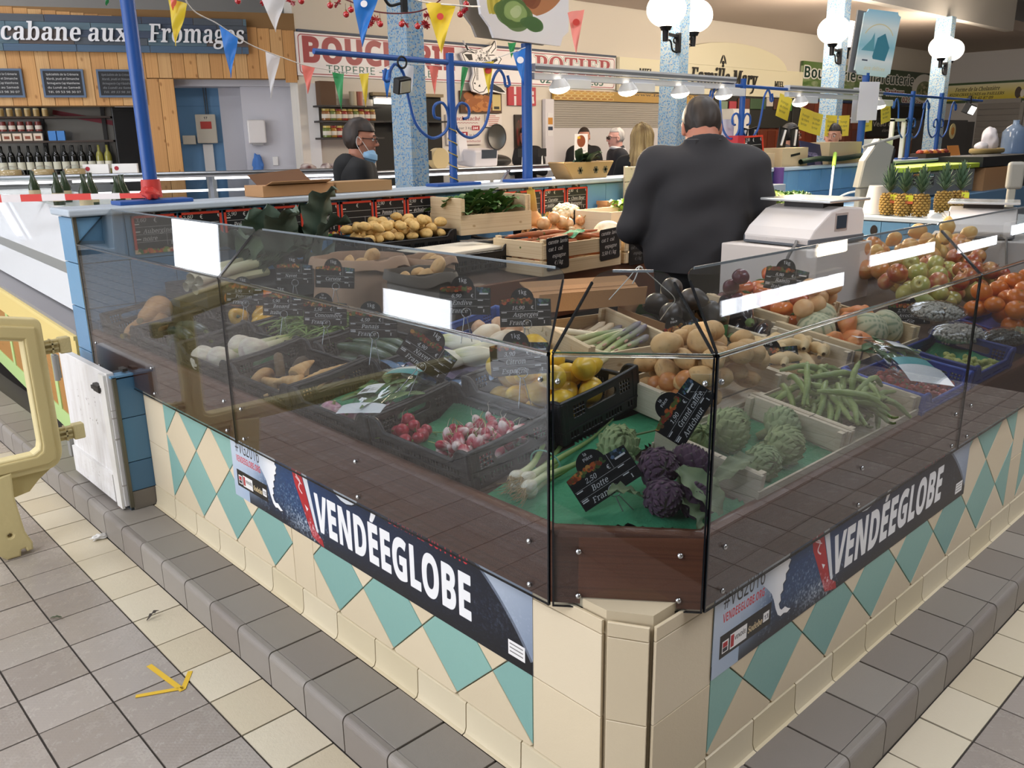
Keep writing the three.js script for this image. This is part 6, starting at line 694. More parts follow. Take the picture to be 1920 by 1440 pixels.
{const X0=5.19,X1=10.66,u=(px)=>(wx(px)-X0) / (X1-X0)*2048;
const m=flat(2048,172,(x)=>{x.fillStyle='#e9e7ea';x.fillRect(0,0,2048,172);x.strokeStyle='#9b3140';x.lineWidth=4;x.beginPath();x.roundRect(12,8,2024,156,16);x.stroke();tx(x,'BOUCHERIE',u(568),116,'bold 140px sans-serif','#9c2230',u(855)-u(568));x.save();x.translate(u(568),116);x.font='bold 140px sans-serif';x.scale((u(855)-u(568)) / x.measureText('BOUCHERIE').width,1);x.strokeStyle='#9c2230';x.lineWidth=7;x.strokeText('BOUCHERIE',0,0);x.restore();tx(x,'TRIPERIE - VOLAILLES',u(613),156,'44px sans-serif','#1f5a50',u(822)-u(613));x.strokeStyle='#3a6a5c';x.lineWidth=12;x.font='bold 120px serif';x.save();x.translate(u(1002),104);x.scale((u(1146)-u(1002)) / x.measureText('POTIER').width,1);x.lineJoin='round';x.strokeText('POTIER',0,0);x.lineWidth=8;x.strokeStyle='#efeff0';x.strokeText('POTIER',0,0);x.fillStyle='#9c2230';x.fillText('POTIER',0,0);x.restore();tx(x,'02.51.32.00.85',u(1012),156,'bold 50px sans-serif','#1f5a50',u(1132)-u(1012));});
const s=thing('butcher_sign','long white butcher sign with red lettering above the meat counter','sign',[(X0+X1) / 2,2.575,ZS]);mesh('panel',panelGeo(X1-X0,0.455,0.04),m,s);mesh('top_rail',span(-2.7,2.75,0.235,0.26,-0.06,0.0),M(0x35465f,0.5),s);
// flat cut-out cow head
const cow=flat(512,512,(x)=>{x.fillStyle='#f0f0f0';x.fillRect(0,0,512,512);x.strokeStyle='#17181a';x.lineWidth=7;const L=(p,f)=>{x.beginPath();p.forEach((q,i)=>(i?x.lineTo(...q):x.moveTo(...q)));f?(x.fillStyle='#17181a',x.fill()):x.stroke();};L([[60,60],[80,110],[150,140]]);L([[60,60],[110,110],[165,120]]);L([[330,130],[380,80],[372,20],[330,80],[300,110]]);L([[150,140],[70,130],[20,150],[60,230],[140,240]]);L([[40,155],[120,150],[130,200],[90,205]],true);L([[300,150],[400,140],[440,175],[400,230],[330,240]]);L([[330,190],[390,160],[400,190],[340,220]],true);L([[140,240],[150,330],[120,400],[130,450],[190,480],[240,470],[300,390],[330,240]]);L([[130,400],[150,390],[155,410]],true);L([[180,425],[200,405],[205,430]],true);L([[270,440],[330,390],[430,430],[480,470],[420,470],[330,450]],true);const r=rng(4);x.lineWidth=4;for(let i=0;i<60;i++){x.beginPath();x.arc(160+r()*150,110+r()*130,7,r()*6,r()*6+3.6);x.stroke();}L([[205,250],[225,230],[240,260]],true);L([[190,190],[205,180],[210,200]],true);for(let i=0;i<12;i++)L([[160,270+i*9],[185,268+i*9]]);});
const P=[[40,40],[90,100],[160,120],[250,90],[340,60],[385,10],[395,90],[350,140],[450,160],[440,210],[350,260],[330,380],[490,460],[480,485],[330,465],[220,495],[120,470],[100,400],[135,320],[130,255],[50,240],[5,150],[90,120]].map(([a,b])=>[a / 512,1-b / 512]);const cw=wx(946)-wx(858),chh=wy(900,72)-wy(900,182),g=prism(P.map(([a,b])=>[(a-0.5)*cw,(b-0.5)*chh]),0.03),p=g.attributes.position,uv=g.attributes.uv;for(let i=0;i<p.count;i++)uv.setXY(i,p.getX(i) / cw+0.5,p.getY(i) / chh+0.5);
const c=single('cow_cutout','flat cut-out cow head in black and white over the butcher sign','sign',g,cow);c.position.set(wx(902),wy(902,127),ZS+0.05);}
// butcher back wall: shelves of jars, opening, posters, mirror
{const sh=thing('jar_shelf','dark wall shelves of preserves left of the first column','shelf',[0,0,0]);const a=wx(583),b=wx(697),jars=[0,1,2,3].map((k)=>{const g=new THREE.Group();part(g,'glass',lathe([[0,0],[0.045,0],[0.048,0.01],[0.048,0.095],[0.038,0.11],[0,0.11]],14),M([0x8a5a2c,0x6d7a3a,0xa5762f,0x96362c][k],0.15));part(g,'lid',cyl(0.043,0.043,0.022,[0,0.12,0]),M([0xb9a24a,0xc7b25e,0x8f2d25,0xc9b66a][k],0.3));part(g,'label',cyl(0.0487,0.0487,0.045,[0,0.05,0]),M(0xd9d2c2,0.7));return g;});
mesh('back_panel',span(a,b,1.2,wy(640,185),ZS-0.02,ZS-0.005),M(0xb7b0a4,0.8),sh);[[227,9],[258,7],[199,0]].forEach(([py,n],j)=>{const y=wy(640,py);mesh('board',span(a,b,y-0.02,y,ZS,ZS+0.2),M(0x35322f,0.6),sh);for(let i=0;i<n;i++){const o=jars[(i+j)%4].clone();o.name=numbered('jam_jar');o.position.set(a+0.1+i*((b-a-0.2) / 8),y,ZS+0.1);scene.add(o);tag(o,j?'preserve jar on the lower wall shelf behind the masked man':'preserve jar on the upper wall shelf behind the masked man','jar',j?'jars on the lower shelf':'jars on the upper shelf');}});const y=wy(640,199);single('coffee_pack','brown paper pack on top of the jar shelves','pack',bx(0.2,0.26,0.1,[a+0.12,y+0.13,ZS+0.1]),M(0x5d4632,0.8));for(const[i,q]of[[0,0.58],[1,0.68]])single('preserve_tin',i?'red preserve tin on the jar shelf top':'pale preserve tin on the jar shelf top','tin',cyl(0.045,0.045,0.16,[a+(b-a)*q,y+0.08,ZS+0.1]),M([0xb0a488,0xa05a44][i],0.4));
const op=thing('service_opening','dark service opening with a bright strip lamp left of the first column','opening');const c0=wx(693),c1=wx(826);mesh('recess',span(c0,c1,1.0,wy(760,176),ZS-0.025,ZS-0.01),M(0x23231f,0.8),op);mesh('lintel',span(c0,c1,wy(760,181),wy(760,175),ZS-0.02,ZS+0.05),M(0x8a7a5c,0.6),op);mesh('kitchen_shelf',[span(c0,c1,wy(760,227)-0.02,wy(760,227),ZS-0.01,ZS+0.12),span(c0+0.3,c1-0.3,wy(760,240),wy(760,231),ZS-0.01,ZS+0.1)],black,op);
const l=thing('strip_lamp','bright strip lamp inside the dark service opening','lamp');mesh('tube',span(c0+0.03,c1-0.5,wy(760,196),wy(760,187),ZS+0.02,ZS+0.05),emit(0xfff6e8,5),l);mesh('housing',span(c0+0.03,c1-0.5,wy(760,186),wy(760,183),ZS+0.0,ZS+0.06),white,l);
areaLight(0xfff6e8,12,c1-c0-0.5,0.1,[(c0+c1) / 2,wy(760,192),ZS+0.08],[(c0+c1) / 2,1.2,-6]);
const food=(bg,c1,c2,seed,extra)=>flat(256,160,(x)=>{x.fillStyle=bg;x.fillRect(0,0,256,160);const r=rng(seed);for(let i=0;i<60;i++){x.fillStyle=i%2?c1:c2;x.beginPath();x.ellipse(40+r()*130,40+r()*90,10+r()*24,10+r()*18,r()*3,0,7);x.fill();}extra?.(x);});
wallPanel('food_poster','poster of a roast chicken beside the cow cut-out','poster',862,171,940,212,food('#4a2e18','#9a5a26','#b9773a',6,(x)=>{x.fillStyle='#cbb878';x.fillRect(196,20,54,120);x.fillStyle='#2a2a22';x.fillRect(206,110,34,20);}),{dz:0.01});
wallPanel('price_poster','white poster with red lettering for minced steak offers','poster',836,215,903,271,flat(256,230,(x)=>{x.fillStyle='#dcd6d0';x.fillRect(0,0,256,230);tx(x,'Steack Haché',12,44,'italic bold 40px serif','#8f2a33',232);x.strokeStyle='#8f2a33';x.lineWidth=3;x.beginPath();x.moveTo(20,60);for(let i=0;i<20;i++)x.lineTo(20+i*11,60+(i%2)*5);x.stroke();tx(x,'par 3 Kg',86,112,'26px sans-serif','#333');x.fillStyle='#9c2230';x.fillRect(182,84,58,36);tx(x,'24€',188,112,'bold 26px sans-serif','#fff');x.fillRect(84,132,66,44);tx(x,'8€',96,168,'bold 38px sans-serif','#fff');tx(x,'soit',34,168,'26px sans-serif','#333');tx(x,'le kilo',160,168,'28px sans-serif','#333');tx(x,'hachéhachéhachéhaché',10,212,'20px serif','#8f2a33',236);}),{dz:0.01});
wallPanel('paper_notice','small notice with red lines right of the minced steak poster','notice',911,214,940,238,flat(64,64,(x)=>{x.fillStyle='#e3ddd6';x.fillRect(0,0,64,64);x.fillStyle='#b35a52';for(let i=0;i<6;i++)x.fillRect(8,8+i*9,30+(i*17)%20,3);}),{dz:0.01});
const mr=thing('round_mirror','round wall mirror with a thin dark rim','mirror',[wx(927),wy(927,257),ZS+0.03]);mesh('glass',cyl(0.165,0.165,0.01,[0,0,0],[PI / 2,0,0],40),M(0xb9b9b0,0.08,{metalness:0.9}),mr);mesh('rim',new THREE.TorusGeometry(0.165,0.009,8,40),M(0x2c2c2c,0.4),mr);
wallPanel('flag_poster','red and white gridded poster high on the butcher wall','poster',952,163,1004,198,flat(128,96,(x)=>{x.fillStyle='#b32b3a';x.fillRect(0,0,128,96);x.fillStyle='#dfd9dc';for(const[a,b,c,d]of[[26,0,10,96],[60,0,26,60],[96,20,22,60],[66,70,54,14]])x.fillRect(a,b,c,d);x.fillStyle='#b32b3a';x.fillRect(0,40,128,8);}),{dz:0.01});
wallPanel('dark_poster','tall dark brown poster behind the butcher in black','poster',965,215,988,278,food('#2b221c','#4a3627','#6b2f2a',3),{dz:0.01});
struct('trim_1',span(wx(1017),wx(1033),0.4,wy(1025,186),ZS,ZS+0.06),M(0xdddbe0,0.6));wallPanel('sticker_strip','strip of payment stickers on the white door jamb','sticker',1021,212,1031,255,flat(32,128,(x)=>{x.fillStyle='#e6e6e8';x.fillRect(0,0,32,128);x.fillStyle='#c98a2c';x.fillRect(2,26,28,38);x.fillStyle='#20304a';x.fillRect(2,76,28,20);}),{dz:0.065,t:0.004});}
// honey stall
{const cream=M(0xe6e2c6,0.5),s=thing('honey_sign','cream honey stall sign with an arched middle and black script','sign');const a=wx(1156),b=wx(1500),y1=wy(1200,113),y0=wy(1200,172),ca=wx(1370),r=(wx(1478)-wx(1268)) / 2;
mesh('panel',span(a,b,y0,y1+0.02,ZS,ZS+0.06),cream,s);const sh=new THREE.Shape();sh.moveTo(-r,0);sh.absellipse(0,0,r,wy(1370,88)-y1+0.06,PI,0,true);sh.closePath();mesh('arch',prism(sh,0.05,0.004).translate(ca,y1,ZS+0.02),cream,s);
const script=new TextGeometry('Famille Mary',{font:SERIF,size:0.25,depth:0.012,curveSegments:4});script.computeBoundingBox();const k=(wx(1410)-wx(1285)) / (script.boundingBox.max.x-script.boundingBox.min.x);script.applyMatrix4(new THREE.Matrix4().makeShear(0,0,0.22,0,0,0)).scale(k,1.15,1).translate(wx(1287),wy(1350,163),ZS+0.07);mesh('lettering',script,M(0x17150f,0.6),s);
for(const[px,n]of[[1192,0.17],[1447,0.17]])mesh('lettering',new TextGeometry('MIEL',{font:FONT,size:n*0.6,depth:0.008,curveSegments:3}).translate(wx(px),wy(px,px>1300?163:141),ZS+0.06),M(0x2a2820,0.6),s);mesh('lettering',new TextGeometry('depuis 1921',{font:FONT,size:0.07,depth:0.006,curveSegments:2}).translate(wx(1327),wy(1340,172),ZS+0.062),M(0x3a382c,0.6),s);
const bee=[0.0,0.05,0.1].map((q,i)=>T(new THREE.SphereGeometry(0.045-i*0.01,10,8),[wx(1348),wy(1348,118)-q,ZS+0.07],[0,0,0],[1,0.7,0.3]));for(const q of[-1,1])bee.push(T(new THREE.SphereGeometry(0.05,10,8),[wx(1348)+q*0.05,wy(1348,112),ZS+0.07],[0,0,q*0.5],[0.45,1.7,0.2]));mesh('bee_emblem',bee,M(0x17150f,0.6),s);
const hc=flat(512,64,(x)=>{x.fillStyle='#b08a34';x.fillRect(0,0,512,64);x.strokeStyle='#d9c07a';x.lineWidth=2;for(let i=0;i<9;i++)for(let j=0;j<4;j++){const X=i*17+(j%2)*8,Y=j*17;x.fillStyle=['#a8741e','#c99a3c','#b58528'][(i*3+j)%3];x.beginPath();for(let q=0;q<6;q++)x.lineTo(X+9*Math.cos(q*1.047+0.52),Y+9*Math.sin(q*1.047+0.52));x.closePath();x.fill();x.stroke();}tx(x,'www.famillemary.fr',210,20,'bold 24px serif','#3a2c10',200);});
const g=thing('honey_band','gold band with honeycomb print under the honey sign','sign',[(wx(1034)+wx(1362)) / 2,(wy(1150,172)+wy(1150,192)) / 2,ZS+0.05]);mesh('panel',panelGeo(wx(1362)-wx(1034),wy(1150,172)-wy(1150,190),0.04),hc,g);
const st=thing('roller_shutter','closed grey roller shutter of the honey stall with a white lower half','shutter');const m1=M(0xaaa59c,0.7),m2=M(0xdad8da,0.7),ya=wy(1150,191),ym=wy(1150,240);for(let i=0;i<12;i++){mesh('slat',span(wx(1036),wx(1415),ya-(i+1)*(ya-ym) / 12+0.003,ya-i*(ya-ym) / 12,ZS-0.02,ZS+0.012),m1,st);}mesh('lower_panel',span(wx(1036),wx(1415),0.3,ym,ZS-0.02,ZS+0.01),m2,st);
const cab=thing('white_cabinet','plain white cabinet right of the bending man’s head','cabinet');mesh('carcass',span(wx(1330),wx(1362),0.5,wy(1345,206),ZS+0.1,ZS+0.5),M(0xd9d9d6,0.6),cab);mesh('door',span(wx(1331),wx(1361),0.6,wy(1345,209),ZS+0.5,ZS+0.515),M(0xe0e0dd,0.6),cab);}
// charcuterie stall at the right
{const X0=wx(1500),X1=wx(1742),m=flat(1024,256,(x)=>{const g=x.createLinearGradient(0,0,1024,0);g.addColorStop(0,'#5c7d3e');g.addColorStop(0.3,'#9aa98a');g.addColorStop(0.5,'#3f5a34');g.addColorStop(1,'#2b3f2a');x.fillStyle=g;x.fillRect(0,0,1024,256);const r=rng(3);for(let i=0;i<160;i++){x.fillStyle=['#6f8f48','#b9bda6','#4a6a38'][i%3];x.globalAlpha=0.4;x.beginPath();x.ellipse(r()*420,60+r()*190,10+r()*30,6+r()*16,0,0,7);x.fill();}x.globalAlpha=1;x.lineJoin='round';for(const[s,X,Y,f,w]of[['Boucherie - Charcuterie',4,104,'bold 100px sans-serif',860],['Volailles - Traiteur',420,190,'bold 66px sans-serif',360],['02 51 95 4',770,236,'bold 52px sans-serif',220]]){x.save();x.font=f;x.translate(X,Y);x.scale(w / x.measureText(s).width,1);x.lineWidth=16;x.strokeStyle='#f3f3f0';x.strokeText(s,0,0);x.fillStyle=f.includes('100')?'#173a2c':'#8f2f3a';x.fillText(s,0,0);x.restore();}x.fillStyle='#efefe9';x.beginPath();x.arc(960,120,110,0,7);x.fill();x.fillStyle='#7f8b62';x.beginPath();x.arc(970,140,76,0,7);x.fill();for(let i=0;i<30;i++){x.fillStyle=i%2?'#b9b48f':'#59663f';x.beginPath();x.arc(920+r()*100,90+r()*100,12,0,7);x.fill();}});
const s=thing('charcuterie_sign','green charcuterie sign with white-edged lettering at the right','sign',[(X0+X1) / 2,(wy(1620,128)+wy(1620,192)) / 2,ZS+0.05]);mesh('panel',panelGeo(X1-X0,wy(1620,122)-wy(1620,190),0.05),m,s);mesh('edge_rail',span(-(X1-X0) / 2-0.3,(X1-X0) / 2,-0.38,-0.33,0,0.04),M(0x24355c,0.5),s);
const bt=struct('wall_brown');mesh('backing',span(wx(1410),wx(1700),0.4,wy(1550,196),ZS,ZS+0.02),M(0x77402a,0.6),bt);const tg=new THREE.BoxGeometry(0.27,0.56,0.02),bm=[0x6e3320,0x7a3a25,0x64301f].map((c)=>M(c,0.3));for(let i=0;i<18;i++)for(let j=0;j<3;j++){const t=mesh('wall_tile',tg,bm[(i*5+j)%3],bt);t.position.set(wx(1412)+0.14+i*0.285,wy(1550,243)+0.29-j*0.585,ZS+0.025);}
const dk=thing('dark_display','dark shop back panel with hanging goods over the brown tiles','display');mesh('panel',span(wx(1335),wx(1500),wy(1420,240),wy(1420,183),ZS+0.04,ZS+0.07),M(0x23241f,0.7),dk);const hc=[0x7a8f78,0xb23a48,0x6a3a2a,0x3f5a3c,0xc9c4bc,0x4f3428,0x4f8f3a,0x2f2f2c];[[1345,190,1358,205],[1362,190,1375,205],[1378,185,1400,212],[1401,185,1430,205],[1432,183,1444,200],[1446,186,1458,206],[1460,186,1480,208],[1482,205,1495,235]].forEach(([a,y0,b,y1],i)=>mesh('hanging_pack',span(wx(a),wx(b),wy(a,y1),wy(a,y0),ZS+0.07,ZS+0.1,0.01),M(hc[i],0.5),dk));
const vp=flat(512,160,(x)=>{x.fillStyle='#161313';x.fillRect(0,0,512,160);tx(x,'Veau du Limousin',40,70,'56px sans-serif','#d9d6d2',420);tx(x,'élevé sous la mère',120,118,'italic 34px serif','#c9c4be',300);});
wallPanel('veal_panel','black panel reading Veau du Limousin behind the blue pole','sign',1622,222,1724,256,vp,{dz:0.08});wallPanel('dark_wall_panel','dark shop wall under the charcuterie sign','panel',1622,200,1760,222,M(0x2b2826,0.7),{dz:0.05});wallPanel('dark_wall_panel','dark brown meat poster below the black veal panel','poster',1622,256,1730,300,M(0x3a2019,0.6),{dz:0.06});
wallPanel('cow_poster','poster with a brown cow’s muzzle beside the white stand','poster',1690,250,1724,303,flat(128,200,(x)=>{x.fillStyle='#b9aca4';x.fillRect(0,0,128,200);x.fillStyle='#5b3826';x.beginPath();x.ellipse(90,100,60,100,0,0,7);x.fill();x.fillStyle='#7a5038';x.beginPath();x.ellipse(50,110,26,70,0,0,7);x.fill();x.fillStyle='#2a1a12';x.beginPath();x.ellipse(60,60,12,10,0,0,7);x.fill();}),{dz:0.1});
wallPanel('info_notice','white and blue notice on the fourth column','notice',1726,249,1750,280,flat(64,96,(x)=>{x.fillStyle='#dfe3e8';x.fillRect(0,0,64,96);x.fillStyle='#2f4f7a';x.fillRect(6,30,52,60);x.fillStyle='#fff';x.fillRect(22,50,8,4);x.fillRect(36,50,8,4);x.fillStyle='#223';x.beginPath();x.arc(50,14,8,0,7);x.fill();}),{dz:3.1});
const ZF=-7,gx=(px)=>onZ(px,250,ZF).x,gy=(px,py)=>onZ(px,py,ZF).y,fr=thing('black_fridge','tall black fridge with a round yellow sticker','fridge');mesh('body',span(gx(1760),gx(1812),0,gy(1785,225),ZF-0.5,ZF),M(0x17181a,0.35),fr);mesh('side',span(gx(1812),gx(1830),0,gy(1820,228),ZF-0.5,ZF-0.05),M(0x4a4a4a,0.6),fr);mesh('sticker',cyl(0.15,0.15,0.01,[gx(1785),gy(1785,246),ZF+0.005],[PI / 2,0,0],28),M(0xd9cf9a,0.5),fr);mesh('sticker_mark',cyl(0.09,0.09,0.012,[gx(1785),gy(1785,246),ZF+0.005],[PI / 2,0,0],6),M(0xd08f35,0.5),fr);
// farm sign on the side wall
const xs=23.4,fz=(p)=>onX(p[0],p[1],xs),A=fz([1779,161]),B=fz([1935,153]),H=A.y-fz([1779,190]).y;const fs=thing('farm_sign','yellow farm stall sign with black lettering on the side wall','sign',[xs,A.y-H / 2,(A.z+B.z) / 2],-PI / 2);mesh('panel',panelGeo(Math.abs(A.z-B.z),H,0.05),flat(1024,160,(x)=>{const g=x.createLinearGradient(0,0,0,160);g.addColorStop(0,'#efe9c9');g.addColorStop(1,'#d9c62e');x.fillStyle=g;x.fillRect(0,0,1024,160);tx(x,'Ferme de la Cholanière',90,66,'italic bold 54px serif','#2a2618',560);tx(x,'85250 CHAVAGNES en PAILLERS',20,112,'italic bold 40px serif','#2a2618',690);tx(x,'02 51 42 87 09',250,152,'italic bold 40px serif','#2a2618',330);x.fillStyle='#4a3b2c';x.beginPath();x.ellipse(880,100,40,56,0,0,7);x.fill();x.fillStyle='#e9e4d8';x.beginPath();x.ellipse(930,110,24,40,0,0,7);x.fill();}),fs);mesh('frame',[span(-Math.abs(A.z-B.z) / 2,Math.abs(A.z-B.z) / 2,H / 2,H / 2+0.05,-0.05,0.02),span(-Math.abs(A.z-B.z) / 2,Math.abs(A.z-B.z) / 2,-H / 2-0.05,-H / 2,-0.05,0.02)],M(0x3f5a34,0.5),fs);{const gs=thing('grey_shutter','large grey shutter on the side wall below the farm sign','shutter'),c=fz([1835,195]),d=fz([1915,193]);for(let k=0;k<14;k++)mesh('slat',span(xs-0.03,xs+0.02,0.4+k*(c.y-0.4) / 14+0.006,0.4+(k+1)*(c.y-0.4) / 14,c.z,d.z),M(0x94908b,0.7),gs);mesh('frame',[span(xs-0.05,xs+0.02,c.y,c.y+0.1,c.z,d.z),span(xs-0.05,xs+0.02,0.3,c.y,d.z,d.z+0.08)],M(0xa5a29e,0.7),gs);}
struct('wall_side',span(xs+0.06,xs+0.2,0,CEIL,-9.1,6),M(0xc9c8c8,0.85));}
// glass display cases of the butcher and cheese stalls: M = frame, local x along, z towards the aisle
function displayCase(label,F,len,yTop,o={}){
const g=thing('display_case',label,'display case');setM(g,F);const wm=M(o.base??0xd7d5d6,0.4),d=0.85;
mesh('base',span(-len / 2,len / 2,0,yTop-0.52,-d,-0.02),wm,g);mesh('tray',span(-len / 2,len / 2,yTop-0.5,yTop-0.46,-d,0),M(0xe2e0e0,0.35),g);mesh('shelf',span(-len / 2,len / 2,yTop-0.03,yTop,-0.5,0.04),M(0xeceaea,0.3),g);
const gl=prism([[0,0],[0.008,0],[-0.1,0.44],[-0.108,0.44]],len).rotateY(PI / 2).translate(-len / 2,yTop-0.46,0.02);mesh('front_glass',new THREE.BoxGeometry(len,0.44,0.005).translate(0,yTop-0.24,0.03),glassMat,g);
mesh('front_rail',[cyl(0.02,0.02,len,[0,yTop+0.004,0.05],[0,0,PI / 2],10)],alu,g);for(let i=0;i<=3;i++)mesh('support',bar([-len / 2+i*len / 3,yTop-0.46,-0.4],[-len / 2+i*len / 3,yTop-0.02,0.02],0.03,0.03),alu,g);
const lt=thing('case_lamp','bright tube lamps of the '+label.split(' ').slice(0,3).join(' '),'lamp');setM(lt,F);const n=3;for(let i=0;i<n;i++){const a=-len / 2+i*len / n+0.04,b=-len / 2+(i+1)*len / n-0.04;mesh('tube',rod([a,yTop-0.045,0.0],[b,yTop-0.045,0.0],0.011,8),emit(o.tube??0xfff6f4,5),lt);mesh('tube',rod([a,yTop-0.17,-0.3],[b,yTop-0.17,-0.3],0.011,8),emit(o.tube??0xfff6f4,5),lt);}
const p=V(0,yTop-0.06,-0.1).applyMatrix4(F),q=V(0,0,-0.15).applyMatrix4(F);areaLight(o.tube??0xfff2f2,4,len,0.1,p.toArray(),[q.x,0,q.z]);
return g;
}
{const F=FF((wx(560)+8.6) / 2-0.9,0,-7.7);displayCase('white butcher counter with glass front and red meat',FF(6.45,0,-7.75),4.6,1.3);
const r=rng(19),mc=[0xa33a3c,0xc9565a,0x8c2f34,0xd98a86,0xe6b3ab];for(let i=0;i<34;i++){const s=0.07+r()*0.06,o=Mk(blob(lump(s*1.3,s*0.5,s,0.25,2,i),speck(new THREE.Color(mc[i%5]),new THREE.Color(mc[(i+2)%5]),3,i),4),VC(0.35));add(o,'meat_joint','cut of red meat in the glass butcher counter','meat',FF(4.35+(i%17)*0.26,0.84+0.03,-7.9-Math.floor(i / 17)*0.3,r()*6),'meat in the butcher counter');}
for(let i=0;i<5;i++){const g=thing('meat_packet','wrapped dark red sausage packet on the butcher counter top','packet',[4.6+i*0.16,1.3,-7.95+(i%2)*0.1],i,'packets on the butcher counter');part(g,'packet',blob(lump(0.1,0.06,0.06,0.4,2,i),speck('#5b2320','#e3d9d2',2.2,i),4).translate(0,0.05,0),VC(0.4));}
const sc=thing('butcher_scale','white and grey scale on the butcher counter top','scale',[6.95,1.3,-8.0],0.1);mesh('body',bx(0.42,0.2,0.3,[0,0.12,0],[0.1,0,0],0.03),M(0xd9d7dc,0.4),sc);mesh('screen',bx(0.26,0.1,0.01,[0.04,0.16,0.155],[0.1,0,0]),M(0x4a5058,0.2),sc);mesh('printer',bx(0.14,0.3,0.12,[-0.2,0.24,-0.1],[0,0,0.15]),M(0xe6e4e6,0.5),sc);
const ch=[[7.6,'black price card on a white stem on the counter top',0x17181a],[7.95,'black price card right of the first on the counter top',0x17181a],[6.1,'black price card by the first column',0x17181a]];for(const[x,lab,c]of ch){const g=thing('price_card',lab,'price card',[x,1.3,-7.9]);mesh('stem',cyl(0.006,0.012,0.12,[0,0.06,0]),white,g);mesh('card',bx(0.15,0.1,0.006,[0,0.16,0]),M(c,0.5),g);}
single('cheese_round','round wrapped cheese standing on the butcher counter','cheese',T(new THREE.CylinderGeometry(0.12,0.12,0.1,24),[6.35,1.42,-8.0],[PI / 2,0,0]),M(0xcdb98a,0.6));single('dark_dish','dark oval dish on the butcher counter behind the scale','dish',T(new THREE.SphereGeometry(0.3,20,12),[7.45,1.36,-8.3],[0,0,0],[1,0.3,0.6]),M(0x1c1d1c,0.4));
const mp=thing('menu_card','white menu card with a food picture on the counter end','menu',[8.52,1.5,-7.75],-0.1);mesh('card',panelGeo(0.23,0.36,0.006),flat(64,96,(x)=>{x.fillStyle='#e9e7e4';x.fillRect(0,0,64,96);x.fillStyle='#8a4a2c';x.beginPath();x.arc(32,24,20,0,7);x.fill();x.fillStyle='#d9b23a';x.fillRect(14,8,14,8);x.fillStyle='#999';for(let i=0;i<4;i++)x.fillRect(10,56+i*9,44,2);}),mp);mesh('foot',bx(0.2,0.01,0.1,[0,-0.185,-0.04]),white,mp);
const rb=single('red_cladding','red lower panel at the right end of the butcher counter','panel',span(7.75,8.75,0.3,1.02,-7.68,-7.64),M(0xc23a44,0.5));
}
